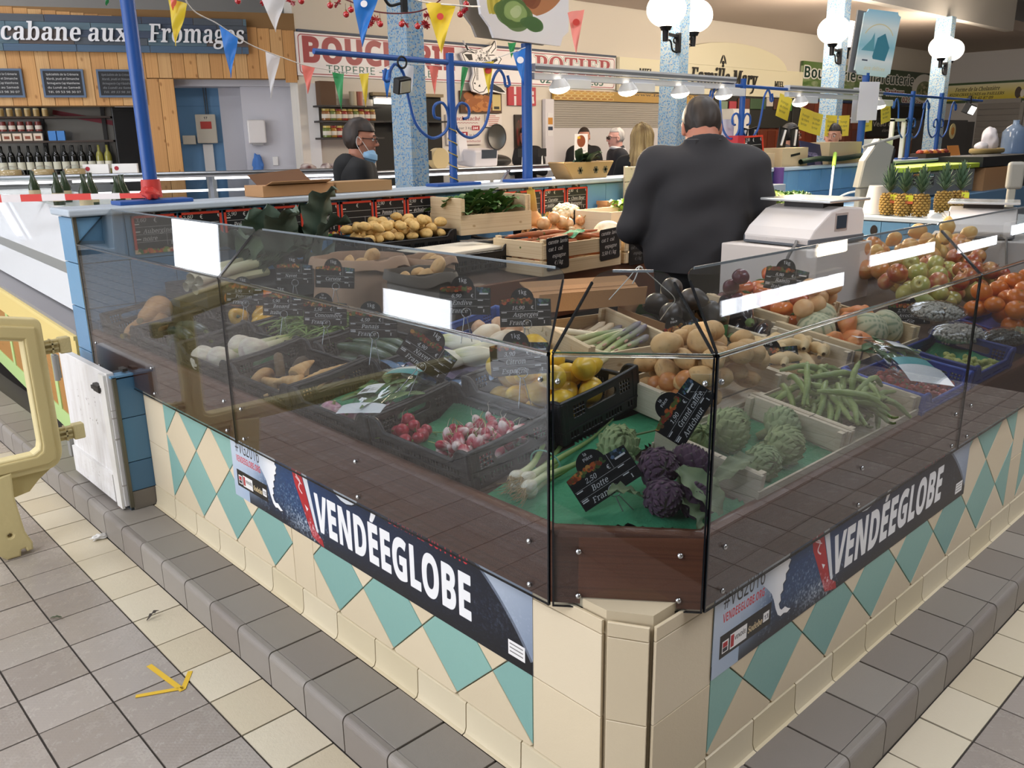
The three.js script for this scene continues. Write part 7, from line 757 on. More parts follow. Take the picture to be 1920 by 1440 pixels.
// ---------------------------------------------------------------- cheese stall on the left, turned towards the aisle
{const P0=V(5.171,0,-9),N=V(-0.4383,0,0.8988),X=V(0.8988,0,0.4383),MC=(lx=0,y=0,off=0)=>new THREE.Matrix4().makeBasis(X,V(0,1,0),N).setPosition(P0.clone().addScaledVector(X,lx).addScaledVector(N,off).setY(y));
const inC=(name,lab,cat,lx,y,off,gr)=>{const g=thing(name,lab,cat,undefined,0,gr);return setM(g,MC(lx,y,off));};
const fac=struct('wall_facade');setM(fac,MC());mesh('backing',[span(-3.6,0.02,2.3,2.99,-0.06,-0.03),span(-3.6,-1.6,2.02,2.3,-0.06,-0.03),span(-1.61,-1.3,0.1,2.3,-0.06,-0.03)],M(0x8a6a42,0.8),fac);
const fw=[0,1,2].map((k)=>M([0xffffff,0xf3e6d6,0xfff4e4][k],0.6,{map:WOOD_FACADE})),pl=(x0,x1,y0,y1,i)=>mesh('facade_plank',boxUV(span(x0+0.002,x1-0.002,y0,y1,-0.03,-0.005-(i%3)*0.002,0.002),1.6,i*0.37,i*0.21,true),fw[i%3],fac);
for(let i=0;i<26;i++){const a=-3.4+i*0.131;pl(a,a+0.131,a<-1.68?2.03:a<-0.2?2.31:2.27,3.01-(a+3.4)*0.06,i);}pl(-1.6,-1.45,0.1,2.3,1);pl(-1.45,-1.3,0.1,2.3,2);
const sg=inC('cheese_sign','blue weathered plank sign with raised white cheese shop lettering','sign',0,0,0.03);const bc=[0x5b80b4,0x60708c,0x6a8fb5,0x4e628c,0x746f78].map((c)=>M(c,0.6,{map:rep(WOOD_PALE,1)}));const r=rng(8);for(let j=0;j<5;j++){let x=-3.4;while(x<-0.5){const w=Math.min(0.45+r()*0.5,-0.49-x);mesh('sign_plank',boxUV(span(x+0.002,x+w-0.002,2.558+j*0.0705,2.627+j*0.0705,0,0.02+r()*0.004,0.002),2,r(),r()),bc[Math.floor(r()*5)],sg);x+=w;}}
const word=(s,a,b,y,size)=>{const g=new TextGeometry(s,{font:SERIF,size,depth:0.02,curveSegments:3});g.computeBoundingBox();g.applyMatrix4(new THREE.Matrix4().makeShear(0,0,0.2,0,0,0)).scale((b-a) / (g.boundingBox.max.x-g.boundingBox.min.x),1,1).translate(a,y,0.035);mesh('lettering',g,M(0xe8e9ec,0.4),sg);};word('La cabane aux',-3.2,-1.68,2.66,0.17);word('Fromages',-1.5,-0.53,2.66,0.18);
const st=flat(512,256,(x)=>{for(let k=0;k<2;k++){x.fillStyle='#1d1f22';x.fillRect(k*256,0,256,256);x.fillStyle=k?'#8f9296':'#d6d6d4';x.font=(k?'italic 30px serif':'30px sans-serif');x.textAlign='center';['Spécialités de la Crèmerie','Mardi, jeudi et Dimanche','fermaguerie Cap VilainFerme','du Lundi au Samedi','Tél. 09 53 98 30 07'].forEach((s,i)=>x.fillText(s,k*256+128,46+i*46,220));}});
[[-2.95,0],[-2.375,0],[-1.85,1]].forEach(([x,k],i)=>{const g=inC('chalk_sign',['first chalk sign above the bottles, cut by the picture edge','chalk sign above the bottles listing opening days','chalk sign right of the middle, beside the blue pole'][i],'sign',x,2.25,0.0);mesh('slate',uvRect(panelGeo(0.36,0.24,0.01),k / 2,0,k / 2+0.5,1).translate(0,0,0.02),st,g);mesh('frame',[span(-0.2,0.2,0.12,0.14,0,0.025),span(-0.2,0.2,-0.14,-0.12,0,0.025),span(-0.2,-0.18,-0.12,0.12,0,0.025),span(0.18,0.2,-0.12,0.12,0,0.025)],M(0x5a6d86,0.6),g);});
const sh=inC('bottle_shelf','dark wooden wall shelves with bottles and jars in the cheese stall','shelf',0,0,-0.45);mesh('back_mirror',span(-3.4,-1.98,1.2,2.04,-0.02,0),M(0x8d8c88,0.15,{metalness:0.5}),sh);for(const y of[1.33,1.68,1.93])mesh('board',span(-3.4,-2.0,y-0.02,y,0,0.26),M(0x3a2c22,0.6),sh);for(const x of[-2.72,-2.1,-1.99])mesh('upright',span(x-0.02,x+0.02,1.2,2.04,0,0.03),M(0x24201d,0.6),sh);mesh('red_trim',[bar([-2.6,1.98,0.005],[-2.0,1.86,0.005],0.01,0.05)],M(0x7a2430,0.6),sh);
const bot=[0,1].map((k)=>{const g=new THREE.Group();part(g,'glass',lathe([[0,0],[0.037,0],[0.038,0.18],[0.03,0.215],[0.014,0.24],[0.013,0.3],[0,0.3]],14),M(k?0x8f8a3c:0x0d0f0c,0.1));part(g,'label',cyl(0.0386,0.0386,0.08,[0,0.09,0],undefined,14),M(k?0xe0dcc8:0xcfcdb8,0.7));return g;});
const lay=(o,name,lab,cat,n,x0,dx,y,off,gr)=>{for(let i=0;i<n;i++){const c=(Array.isArray(o)?o[i%o.length]:o).clone();c.name=numbered(name);scene.add(c);setM(c,MC(x0+i*dx,y,off));tag(c,lab,cat,gr);}};
lay(bot[0],'wine_bottle','dark wine bottle with a pale label on the middle shelf','bottle',13,-3.3,0.087,1.33,-0.27,'dark wine bottles');lay(bot[1],'wine_bottle','yellow-green bottle at the right end of the shelf','bottle',2,-2.17,0.085,1.33,-0.27,'white wine bottles');
const jar=new THREE.Group();part(jar,'jar',cyl(0.03,0.03,0.07,[0,0.035,0]),M(0xd9b97a,0.4));part(jar,'lid',cyl(0.028,0.028,0.015,[0,0.078,0]),M(0xe9dcae,0.4));lay(jar,'cream_jar','small cream-coloured jar on the top shelf','jar',9,-3.33,0.085,1.93,-0.3,'cream jars');const tj=new THREE.Group();part(tj,'jar',cyl(0.03,0.034,0.1,[0,0.05,0]),M(0x7a2f26,0.3));part(tj,'label',cyl(0.0345,0.0345,0.04,[0,0.04,0]),M(0xdcd3c4,0.7));lay(tj,'dark_jar','dark red jar on the second shelf','jar',8,-3.33,0.085,1.78,-0.3,'dark jars');const bxp=new THREE.Group();part(bxp,'box',bx(0.085,0.075,0.06,[0,0.04,0]),M(0xdac9b4,0.7));part(bxp,'picture',bx(0.05,0.03,0.002,[0,0.035,0.031]),M(0x8a4a34,0.7));lay(bxp,'biscuit_box','small pictured biscuit box on the second shelf','box',7,-3.34,0.1,1.68,-0.25,'biscuit boxes');for(const k of[0,1]){const o=single('blue_box',k?'right blue box on the second shelf':'left blue box on the second shelf','box',bx(0.075,0.1,0.06,[0,0.05,0]),M(0x3f7fc4,0.5));setM(o,MC(-2.6+k*0.085,1.68,-0.24));}
const fr=inC('dark_fridge','tall black drinks fridge right of the bottle shelves','fridge',-1.82,0,-0.2);mesh('body',span(-0.16,0.24,0.1,2.02,-0.3,0,0.01),M(0x0d0d0e,0.3),fr);mesh('door',span(-0.14,0.22,0.3,1.98,0,0.015),M(0x131314,0.2),fr);
const rec=struct('wall_recess');setM(rec,MC());mesh('blue_wall',span(-1.34,-0.86,0.1,2.28,-0.6,-0.55),M(0x6f9fc9,0.4),rec);mesh('white_return',[span(-0.86,-0.62,0.1,2.3,-0.62,-0.5),span(-0.62,0.1,0.1,2.3,-0.6,-0.3),span(-1.34,0.1,2.24,2.5,-0.62,-0.2)],M(0xc9c9cf,0.8),rec);mesh('white_pillar',span(-0.02,0.22,0.1,2.27,-0.3,-0.08),M(0xd8d6d2,0.8),rec);mesh('tile_joint',[span(-1.33,-0.87,2.04,2.044,-0.552,-0.548),span(-1.33,-0.87,1.64,1.644,-0.552,-0.548)],M(0x4f7fa6,0.6),rec);
const eb=inC('meter_box','beige electric meter box numbered 17 with a red label','box',-1.03,1.6,-0.5);mesh('case',bx(0.22,0.32,0.12,[0,0.19,0],undefined,0.01),M(0xc9c2b0,0.5),eb);mesh('red_label',span(-0.06,0.06,0.19,0.27,0.06,0.064),M(0xb3392e,0.5),eb);mesh('number',panelGeo(0.1,0.05,0.002).translate(0,0.31,0.064),flat(64,32,(x)=>{x.fillStyle='#cfc8b6';x.fillRect(0,0,64,32);tx(x,'17',20,25,'bold 24px sans-serif','#222');}),eb);mesh('side_case',bx(0.14,0.1,0.1,[-0.2,0.07,0],undefined,0.006),M(0xd2ccba,0.5),eb);mesh('conduit',[cyl(0.008,0.008,0.5,[0.01,0.6,0]),cyl(0.008,0.008,0.5,[0.035,0.6,0])],M(0x4d5a66,0.5),eb);mesh('white_trunking',span(-0.06,0.05,-1.2,0.02,-0.03,0.01),white,eb);
const td=inC('towel_dispenser','white paper towel dispenser on the grey wall','dispenser',-0.48,1.62,-0.25);mesh('case',bx(0.2,0.26,0.12,[0,0.13,0],undefined,0.02),M(0xdedbd8,0.4),td);mesh('outlet',bx(0.12,0.02,0.08,[0,-0.01,0]),M(0x9a9a9a,0.5),td);const ap=inC('blue_apron','blue cloth hanging on the grey wall below the dispenser','cloth',-0.5,1.28,-0.25);part(ap,'cloth',T(blob(lump(0.06,0.13,0.02,0.3,2.4,3),null,5),[0,0.1,0]),M(0x4a7cc4,0.8));const sk=inC('socket','small white socket right of the blue cloth','socket',-0.3,1.42,-0.29);mesh('plate',bx(0.06,0.1,0.02,[0,0,0],undefined,0.004),white,sk);
displayCase('grey cheese counter with glass front below the blue sign',MC(-1.6,0,1.55),3.7,1.35,{base:0xcfd2d4});
const dome=new THREE.Group();part(dome,'plate',cyl(0.12,0.12,0.012,[0,0,0]),M(0x8a6a44,0.6));part(dome,'cheese',cyl(0.09,0.09,0.05,[0,0.03,0]),M(0xb9a070,0.7));part(dome,'cover',T(new THREE.SphereGeometry(0.115,18,10,0,6.3,0,1.6),[0,0.01,0],[0,0,0],[1,0.7,1]),filmMat);lay(dome,'cheese_dome','cheese under a clear dome on the counter top','dome',3,-2.72,0.27,1.36,1.3,'cheese domes');for(const[i,[x,lab]]of[[-1.75,'white box with a red dot on the cheese counter'],[-2.0,'white and red box left of the other on the cheese counter']].entries()){const g=inC('white_box',lab,'box',x,1.36,1.25);mesh('carton',bx(0.22,0.09,0.12,[0,0.045,0]),white,g);mesh('dot',cyl(0.02,0.02,0.002,[-0.07,0.05,0.061],[PI / 2,0,0]),M(0xa52a35,0.5),g);}
const cc=[0xd9c08a,0xc9b7a0,0xe0d2b0,0x8a3a34,0xcfd6d2,0x7a8f5a];const r2=rng(5);for(let i=0;i<26;i++){const o=single('cheese_packet',i%2?'small wrapped cheese in the glass cheese counter':'small white packet in the glass cheese counter','packet',bx(0.1+r2()*0.06,0.05+r2()*0.05,0.1,[0,0.03,0],undefined,0.008),M(i%2?cc[i%6]:0xd6d8dc,0.6),i%2?'wrapped cheeses':'white packets');setM(o,MC(-3.2+i*0.128,0.9+(i%3===0?0.08:0),1.2-(i%2)*0.2));}
}
// yellow display case beyond the gate, with bottles and pale lids
{const g=thing('yellow_display_case','long yellow and green display case with bright glass top beyond the white gate','display case',[1.16,0,-4.23],-0.068),z1=-4.6;mesh('yellow_panel',span(0,0.06,0.6,0.735,z1,0),M(0xe6cf82,0.5),g);mesh('yellow_panel',span(-0.006,0.08,0.735,0.755,z1,0),M(0xead58c,0.5),g);mesh('green_frame',span(0.005,0.05,0.16,0.26,z1,0),M(0xb9d68c,0.5),g);for(let i=0;i<7;i++){const a=-0.04-i*0.62;mesh('orange_panel',span(0.01,0.04,0.26,0.6,a-0.55,a),M(0xcf9f5c,0.7,{map:rep(WOOD_PALE,1)}),g);mesh('green_frame',span(0.004,0.05,0.26,0.6,a,a+0.07),M(0xb9d68c,0.5),g);}mesh('plinth',span(0.12,0.9,0.1,0.2,z1,0),M(0x57524c,0.8),g);mesh('body',span(0.06,0.9,0.16,0.76,z1,0),M(0xcfc9b6,0.7),g);mesh('grey_edge',span(0.01,0.2,0.755,0.775,z1,0),M(0x8b8b90,0.4),g);
const sl=(a,b,m)=>mesh('slanted_glass',geo([bar([0.12+0.3*(a+b) / 2,0.79+0.45*(a+b) / 2,-0.02],[0.12+0.3*(a+b) / 2,0.79+0.45*(a+b) / 2,z1],0.006,0.54*(b-a)).applyMatrix4(new THREE.Matrix4().makeTranslation(0.12+0.15*(a+b),0.79+0.225*(a+b),0).multiply(new THREE.Matrix4().makeRotationZ(-0.588)).multiply(new THREE.Matrix4().makeTranslation(-0.12-0.15*(a+b),-0.79-0.225*(a+b),0)))]),m,g),gm=M(0xf2f5f8,0.04,{transmission:0.25,thickness:0,ior:2.0});sl(0.0,0.3,gm);sl(0.3,0.4,M(0x7d7f7c,0.3));sl(0.4,1,gm);mesh('glass_edge',bar([0.12,0.79,-0.01],[0.42,1.24,-0.01],0.008,0.008),black,g);mesh('top_shelf',span(0.42,0.9,1.24,1.252,z1,-0.03),M(0xb9c4c0,0.2),g);mesh('end_glass',span(0.4,0.88,0.78,1.24,-0.02,-0.014),glassMat,g);mesh('round_frame',T(new THREE.TorusGeometry(0.07,0.008,8,28),[0.3,1.08,-1.0],[0.2,PI / 2,0.5]),black,g);
const b=new THREE.Group();part(b,'glass',lathe([[0,0],[0.035,0],[0.036,0.1],[0.014,0.16],[0.014,0.2],[0,0.2]],12),M(0x2c3a26,0.15));part(b,'label',cyl(0.0365,0.0365,0.05,[0,0.05,0]),M(0xb9ad8a,0.7));for(let i=0;i<14;i++){const c=b.clone();c.name=numbered('oil_bottle');c.position.set(1.62+(i%2)*0.12+i*0.012,i<7?1.255:0.78,-4.75-(i%7)*0.3);scene.add(c);tag(c,i<7?'small dark green bottle on top of the yellow display case':'small dark green bottle inside the yellow display case','bottle',i<7?'oil bottles on the case':'oil bottles in the case');}}
// plastic barrier
{const m=M(0xd8c994,0.55,{bumpMap:NOISE,bumpScale:0.003}),g=thing('plastic_barrier','cream plastic crowd barrier standing on one broad foot at the left','barrier',[0.9,0,-3.72]);
const outer=new THREE.Shape();outer.moveTo(-1.9,0.33);outer.lineTo(-0.07,0.33);outer.quadraticCurveTo(0,0.335,0,0.42);outer.lineTo(0.0,0.92);outer.quadraticCurveTo(0,0.955,-0.03,0.957);outer.quadraticCurveTo(-0.95,1.16,-1.9,0.957);outer.closePath();const ring=(o)=>{const P=[[-1.85+o,0.33+o],[-0.03-o,0.33+o],[-0.006-o,0.345+o],[-o,0.37+o],[-o,0.953-o]];for(let i=1;i<9;i++){const t=i / 9;P.push([lerp(-o,-1.9+o,t),0.955+0.21*t*(1-t)*2*0.93-o]);}P.push([-1.85+o,0.953-o]);return P;};
mesh('frame',prism(outer,0.05,0.006,[ring(0.07)],2).translate(0,0,-0.025),m,g);mesh('inner_frame',prism(ring(0.028),0.08,0.006,[ring(0.07)],2).translate(0,0,-0.04),M(0xcbbb86,0.55),g);mesh('rim',prism(ring(0.066),0.06,0.004,[ring(0.08)]).translate(0,0,-0.03),M(0xe0d29f,0.5),g);
for(const y of[0.83,0.46]){mesh('connector',span(0.0,0.09,y-0.028,y+0.026,-0.02,0.006,0.004),M(0xbfb07e,0.6),g);mesh('connector_rib',[span(0,0.05,y+0.01,y+0.016,-0.03,0.02),span(0,0.05,y-0.01,y-0.004,-0.03,0.02),span(0.026,0.032,y-0.028,y+0.028,-0.03,0.02),span(0.055,0.1,y-0.034,y+0.032,-0.026,0.014,0.006)],m,g);}
const leg=[[-0.34,0.34],[-0.2,0.36],[-0.205,0.26],[-0.19,0.1],[-0.17,0.045],[-0.172,0.014],[-0.195,0.012],[-0.2,0.028],[-0.215,0.026],[-0.22,0],[-0.27,0],[-0.3,0.03],[-0.325,0.2]],hole=[];for(let i=0;i<8;i++)hole.push([-0.245+0.009*Math.cos(i*0.785),0.1+0.009*Math.sin(i*0.785)]);mesh('foot',prism(leg,0.07,0.008,[hole],2).translate(0,0,-0.03),m,g);mesh('rib',prism([[-0.2,0.34],[-0.03,0.34],[-0.1,0.29],[-0.14,0.25],[-0.2,0.24]],0.02,0.002).translate(0,0,-0.02),M(0xc2b27c,0.6),g);}
// things on the floor
{const yt=M(0xe6bd2a,0.5),tape=(a,b,w)=>{const A=V(a[0],0.0015,a[1]),B=V(b[0],0.0015,b[1]);return bar(A,B,w,0.0012);};single('tape_arrow','yellow tape arrow stuck across grey and cream floor tiles','tape',[tape([0.763,-2.545],[0.787,-2.34],0.017),tape([0.672,-2.412],[0.795,-2.35],0.015),tape([0.79,-2.345],[0.845,-2.42],0.015)],yt);
single('paper_scrap','small crumpled white paper scrap at the kerb','litter',T(blob(lump(0.03,0.011,0.018,0.5,3,2),null,4),[0.965,0.01,-3.62]),white);single('leaf_scrap','dark green leaf scrap on a grey floor tile','litter',T(leaf(0.05,0.012,0.3,0.002,1,'#2e3a22','#3f4f2c',6,3),[0.62,0.002,-3.08],[0,0.6,0]),vleaf);single('brown_scrap','dark curled scrap on a cream floor tile','litter',T(leaf(0.045,0.014,0.8,0.004,4,'#2a241c','#3c3026',6,3),[0.86,0.002,-2.82],[0,1.6,0]),vleaf);}
// ---------------------------------------------------------------- ledge: poles, bars, lamps, signs, goods
const ZL=-4.11;
function pole(label,x,top,r=0.024){const g=thing('blue_pole',label,'pole',[x,HB,ZL]);mesh('shaft',cyl(r,r,top-HB,[0,(top-HB) / 2,0],undefined,16),blueMetal,g);mesh('base_plate',span(-0.17,0.17,0.002,0.02,-0.06,0.06,0.004),blueMetal,g);return g;}
const scroll=(s)=>tube([[s*0.02,0.62,0],[s*0.1,0.64,0],[s*0.115,0.7,0],[s*0.07,0.71,0]].map(([a,b,c])=>[a,b,c]),0.008,12,6);
function scrolls(g,y,k=1){for(const s of[-1,1])mesh('scroll',[tube([[0.46,0.0],[0.475,-0.06],[0.44,-0.06],[0.43,-0.01],[0.39,0.03],[0.34,-0.02],[0.31,-0.16],[0.26,-0.3],[0.15,-0.37],[0.04,-0.32],[0.03,-0.22],[0.07,-0.17],[0.13,-0.19],[0.13,-0.25],[0.09,-0.26]].map(([a,b])=>[s*a*k,y+b*k-0.06,0]),0.009,60,7)],blueMetal,g);}
pole('tall blue pole at the left, leaving the picture at the top',1.555,2.9,0.031);
const pA=pole('slim blue pole with scrolls and gold cord beside the first column',3.375,2.1);scrolls(pA,0.71);mesh('gold_cord',tube(Array.from({length:40},(_,i)=>[0.027*Math.cos(i*0.8),0.02+i*0.009,0.027*Math.sin(i*0.8)]),0.003,120,5),M(0xb39a3c,0.5),pA);
pole('thick blue pole carrying the painted fruit sign',4.0,2.19,0.034);const pB=pole('blue pole with scrolls behind the bending man',6.5,2.07);scrolls(pB,0.68);pole('blue pole carrying the pale boat picture',8.7,2.2,0.036);const pC=pole('blue pole with scrolls left of the pair at the right',9.85,2.06);scrolls(pC,0.66);const pD=pole('blue pole with scrolls at the far right',10.63,2.06);scrolls(pD,0.66);
single('blue_bar','horizontal blue bar from the first pole to the thick pole','bar',rod([2.47,2.062,ZL],[4.0,2.04,ZL],0.015),blueMetal);single('blue_bar','horizontal blue bar behind the bending man’s pole','bar',rod([6.2,2.015,ZL],[7.25,2.005,ZL],0.014),blueMetal);single('blue_bar','horizontal blue bar at the far right','bar',rod([9.05,2.02,ZL],[11.9,2.0,ZL],0.014),blueMetal);
function track(label,x0,x1,y,spots){const g=thing('lamp_track',label,'lamp track');mesh('rail',[span(x0,x1,y,y+0.045,ZL-0.03,ZL+0.03),span(x0,x1,y-0.05,y-0.01,ZL-0.02,ZL+0.02)],M(0xc9ccd0,0.4),g);mesh('rail_slot',span(x0,x1,y+0.012,y+0.03,ZL+0.03,ZL+0.033),M(0x6a6e74,0.5),g);
spots.forEach(([x,lab])=>{const l=thing('spot_lamp',lab,'lamp',[x,y-0.08,ZL+0.03]);mesh('driver',span(0.02,0.26,-0.02,0.04,-0.02,0.02,0.004),M(0xd9dbdd,0.5),l);mesh('reflector',lathe([[0.03,0.045],[0.07,-0.005],[0.074,-0.005],[0.036,0.05]],20).rotateZ(0.15).translate(-0.03,-0.01,0),M(0xc9c9c7,0.3),l);mesh('bulb_face',T(new THREE.SphereGeometry(0.068,20,12),[-0.028,-0.02,0],[0,0,0.15],[1,0.5,1]),emit(0xfff1da,6),l);const s=new THREE.SpotLight(0xffe6c4,16,0,1.15,0.9,2);s.position.set(x-0.025,y-0.14,ZL+0.03);s.target.position.set(x-0.4,0.9,-2.4);s.castShadow=true;scene.add(s,s.target);});}
track('pale lamp rail between the thick pole and the bending man',4.05,6.35,2.03,[[4.3,'first spot lamp on the rail, right of the thick pole'],[5.0,'second spot lamp on the pale rail'],[5.62,'third spot lamp on the pale rail'],[6.2,'last spot lamp on the rail above the man']]);
track('pale lamp rail over the yellow notes',7.2,9.05,1.995,[[7.42,'small white spot lamp at the left of the yellow notes'],[9.0,'small white spot lamp right of the white paper']]);
{const l=thing('flood_lamp','black flood lamp with a bright face on the far right bar','lamp',[11.5,1.9,ZL]);mesh('housing',bx(0.2,0.12,0.08,[0,0,0],[0.4,0,-0.1],0.01),black,l);mesh('lamp_face',bx(0.17,0.09,0.01,[-0.01,-0.02,0.045],[0.4,0,-0.1]),emit(0xfff8ea,6),l);mesh('bracket',bx(0.04,0.12,0.03,[0,0.09,0]),black,l);const l2=thing('flood_lamp','black flood lamp with cable on the blue bar before the butcher sign','lamp',[3.0,1.94,ZL+0.03]);mesh('housing',bx(0.1,0.085,0.05,[0,-0.03,0],[0.3,0.2,0.1],0.008),black,l2);mesh('lamp_glass',bx(0.075,0.06,0.006,[0,-0.04,0.03],[0.3,0.2,0.1]),M(0x9a9a92,0.2),l2);mesh('cable',T(new THREE.TorusGeometry(0.03,0.006,6,16),[0.0,0.09,0.01]),black,l2);}
// warm pendant strips over the stall, out of the picture above
for(const[x,z,lab]of[[1.75,-2.4,'warm hanging strip lamp over the left produce'],[2.5,-1.45,'warm hanging strip lamp over the corner produce'],[4.9,-0.75,'warm hanging strip lamp over the fruit side'],[3.6,-3.0,'warm hanging strip lamp over the back counter']]){const l=thing('strip_lamp',lab,'lamp',[x,2.75,z]);mesh('housing',span(-0.2,0.2,0,0.05,-0.06,0.06,0.01),white,l);mesh('lamp_face',span(-0.18,0.18,-0.006,0,-0.05,0.05),emit(0xffe8c8,4),l);mesh('rod',rod([0,0.05,0],[0,CEIL-2.76,0],0.006),white,l);areaLight(0xffe2bc,34,0.36,0.1,[x,2.735,z],[x,0,z]);}
// painted fruit sign, boat picture, papers
{const fs=flat(512,512,(x)=>{x.fillStyle='#e4e3e6';x.fillRect(0,0,512,512);const r=rng(12),bl=(X,Y,a,b,c,n=1)=>{for(let i=0;i<n;i++){x.fillStyle=c;x.globalAlpha=0.85;x.beginPath();x.ellipse(X+(r()-0.5)*a*0.5,Y+(r()-0.5)*b*0.5,a*(0.6+r()*0.4),b*(0.6+r()*0.4),r(),0,7);x.fill();}x.globalAlpha=1;};x.fillStyle='#b07a55';x.beginPath();x.moveTo(280,0);x.lineTo(512,0);x.lineTo(500,120);x.quadraticCurveTo(440,290,320,330);x.lineTo(240,300);x.closePath();x.fill();bl(130,70,120,90,'#8a7a42',5);bl(60,100,60,60,'#3d5f3c',4);bl(300,130,70,140,'#6b3a2a',6);bl(290,200,50,90,'#7d4a34',4);for(let i=0;i<5;i++){x.strokeStyle=i%2?'#b3a640':'#c9bb55';x.lineWidth=24;x.beginPath();x.moveTo(90+i*14,150);x.quadraticCurveTo(40+i*14,250,70+i*16,350);x.stroke();}bl(200,330,100,100,'#55703f',10);bl(200,320,60,70,'#8fa868',6);bl(200,320,30,44,'#b3c494',3);bl(290,390,60,50,'#4a6a40',6);tx(x,'Chez Christ',300,110,'italic 70px serif','#2a1c12',200);tx(x,'S',262,20,'bold 44px sans-serif','#e9e4dc');});
const g=thing('fruit_sign','painted cut-out sign of fruit and vegetables on the thick blue pole','sign'),a=onZ(903,88,ZL+0.05),b=onZ(1058,88,ZL+0.05),W=b.x-a.x+0.06,H=0.46,cx=(a.x+b.x) / 2,y0=2.185,s=new THREE.Shape();[[0,0.55],[0.03,0.3],[0.12,0.16],[0.16,0.03],[0.9,0],[0.93,0.12],[1,0.2],[1,0.7],[0.94,1],[0.05,1]].forEach(([u,v],i)=>(i?s.lineTo((u-0.5)*W,v*H):s.moveTo((u-0.5)*W,v*H)));const pg=prism(s,0.02),p=pg.attributes.position,uv=pg.attributes.uv;for(let i=0;i<p.count;i++)uv.setXY(i,p.getX(i) / W+0.5,p.getY(i) / H);mesh('panel',pg.translate(cx,y0,ZL+0.04),fs,g);mesh('back_panel',prism(s,0.02).translate(cx-0.05,y0+0.01,ZL-0.06),M(0x9a9690,0.6),g);
const bp=flat(256,384,(x)=>{const q=x.createLinearGradient(0,0,0,384);q.addColorStop(0,'#9cd0e6');q.addColorStop(0.25,'#dfeaea');q.addColorStop(0.55,'#8fc4d4');q.addColorStop(0.75,'#dfe9ea');q.addColorStop(1,'#b9d6d6');x.fillStyle=q;x.fillRect(0,0,256,384);x.fillStyle='#5f9fae';x.beginPath();x.moveTo(20,240);x.lineTo(80,170);x.lineTo(95,130);x.lineTo(112,240);x.fill();x.fillStyle='#3f8296';x.beginPath();x.moveTo(106,270);x.lineTo(120,160);x.lineTo(170,130);x.lineTo(216,210);x.lineTo(200,290);x.lineTo(112,284);x.fill();x.strokeStyle='#d9d2a8';x.lineWidth=6;x.beginPath();x.arc(128,190,110,3.6,5.8);x.stroke();x.fillStyle='#345';x.fillRect(38,292,40,8);tx(x,'aux délices',60,350,'italic 30px serif','#d9cfa0',150);});
const q=thing('boat_sign','pale blue picture sign of boats on its own blue pole','sign',[8.75,2.47,ZL+0.05],-0.62);const w=0.38,h=0.6,cs=new THREE.Shape(),c=0.035;cs.moveTo(-w / 2+c,-h / 2);cs.lineTo(w / 2-c,-h / 2);cs.absarc(w / 2,-h / 2,c,PI,PI / 2,true);cs.lineTo(w / 2,h / 2-c);cs.absarc(w / 2,h / 2,c,-PI / 2,-PI,true);cs.lineTo(-w / 2+c,h / 2);cs.absarc(-w / 2,h / 2,c,0,-PI / 2,true);cs.lineTo(-w / 2,-h / 2+c);cs.absarc(-w / 2,-h / 2,c,PI / 2,0,true);const bg=prism(cs,0.02),bp2=bg.attributes.position,bu=bg.attributes.uv;for(let i=0;i<bp2.count;i++)bu.setXY(i,bp2.getX(i) / w+0.5,bp2.getY(i) / h+0.5);mesh('picture',bg.rotateZ(-0.1),bp,q);mesh('back_panel',bx(w*0.95,h*0.95,0.02,[-0.06,0.01,-0.08],[0,0.25,-0.1]),M(0x77797c,0.6),q);
single('white_paper','blank white paper fixed to the pole under the boat picture','paper',bx(0.21,0.36,0.004,[8.6,1.93,ZL+0.09],[0,-0.6,0]),M(0xe2e0e4,0.6));single('white_paper','second white paper behind the pole of the boat picture','paper',bx(0.2,0.34,0.004,[8.8,1.9,ZL-0.07],[0,-0.6,0]),M(0xd8d6dc,0.6));single('white_paper','white paper hanging behind the pole by the bending man','paper',bx(0.17,0.3,0.004,[6.4,1.6,ZL-0.06]),M(0xdcdcea,0.6));}
{const yp=flat(128,128,(x)=>{x.fillStyle='#efdc4a';x.fillRect(0,0,128,128);x.fillStyle='#6a6434';x.font='20px sans-serif';['Fromage','de chèvre','fermier'].forEach((s,i)=>x.fillText(s,22,46+i*26,84));});[[1470,201,0.25,'first yellow note on the string, beside a spot lamp'],[1510,225,0.2,'second yellow note on the string'],[1530,232,0.16,'third yellow note, touching the second'],[1558,236,0.02,'fourth yellow note, above the dark-haired woman'],[1582,236,-0.03,'fifth yellow note, right of the woman’s head'],[1626,228,-0.1,'yellow note half hidden by the pole'],[1661,212,-0.2,'last yellow note, right of the pole']].forEach(([x,y,rz,lab])=>{const p=onZ(x,y,-4.45),g=thing('yellow_note',lab,'note',p.toArray(),-0.1);g.rotation.z=-rz;mesh('sheet',panelGeo(0.2,0.21,0.002),yp,g);});single('note_string','white string carrying the yellow notes','string',tube([[1455,180],[1485,190],[1512,210],[1545,222],[1590,222],[1630,212],[1672,192]].map(([x,y])=>onZ(x,y,-4.46)),0.004,40,5),white);}
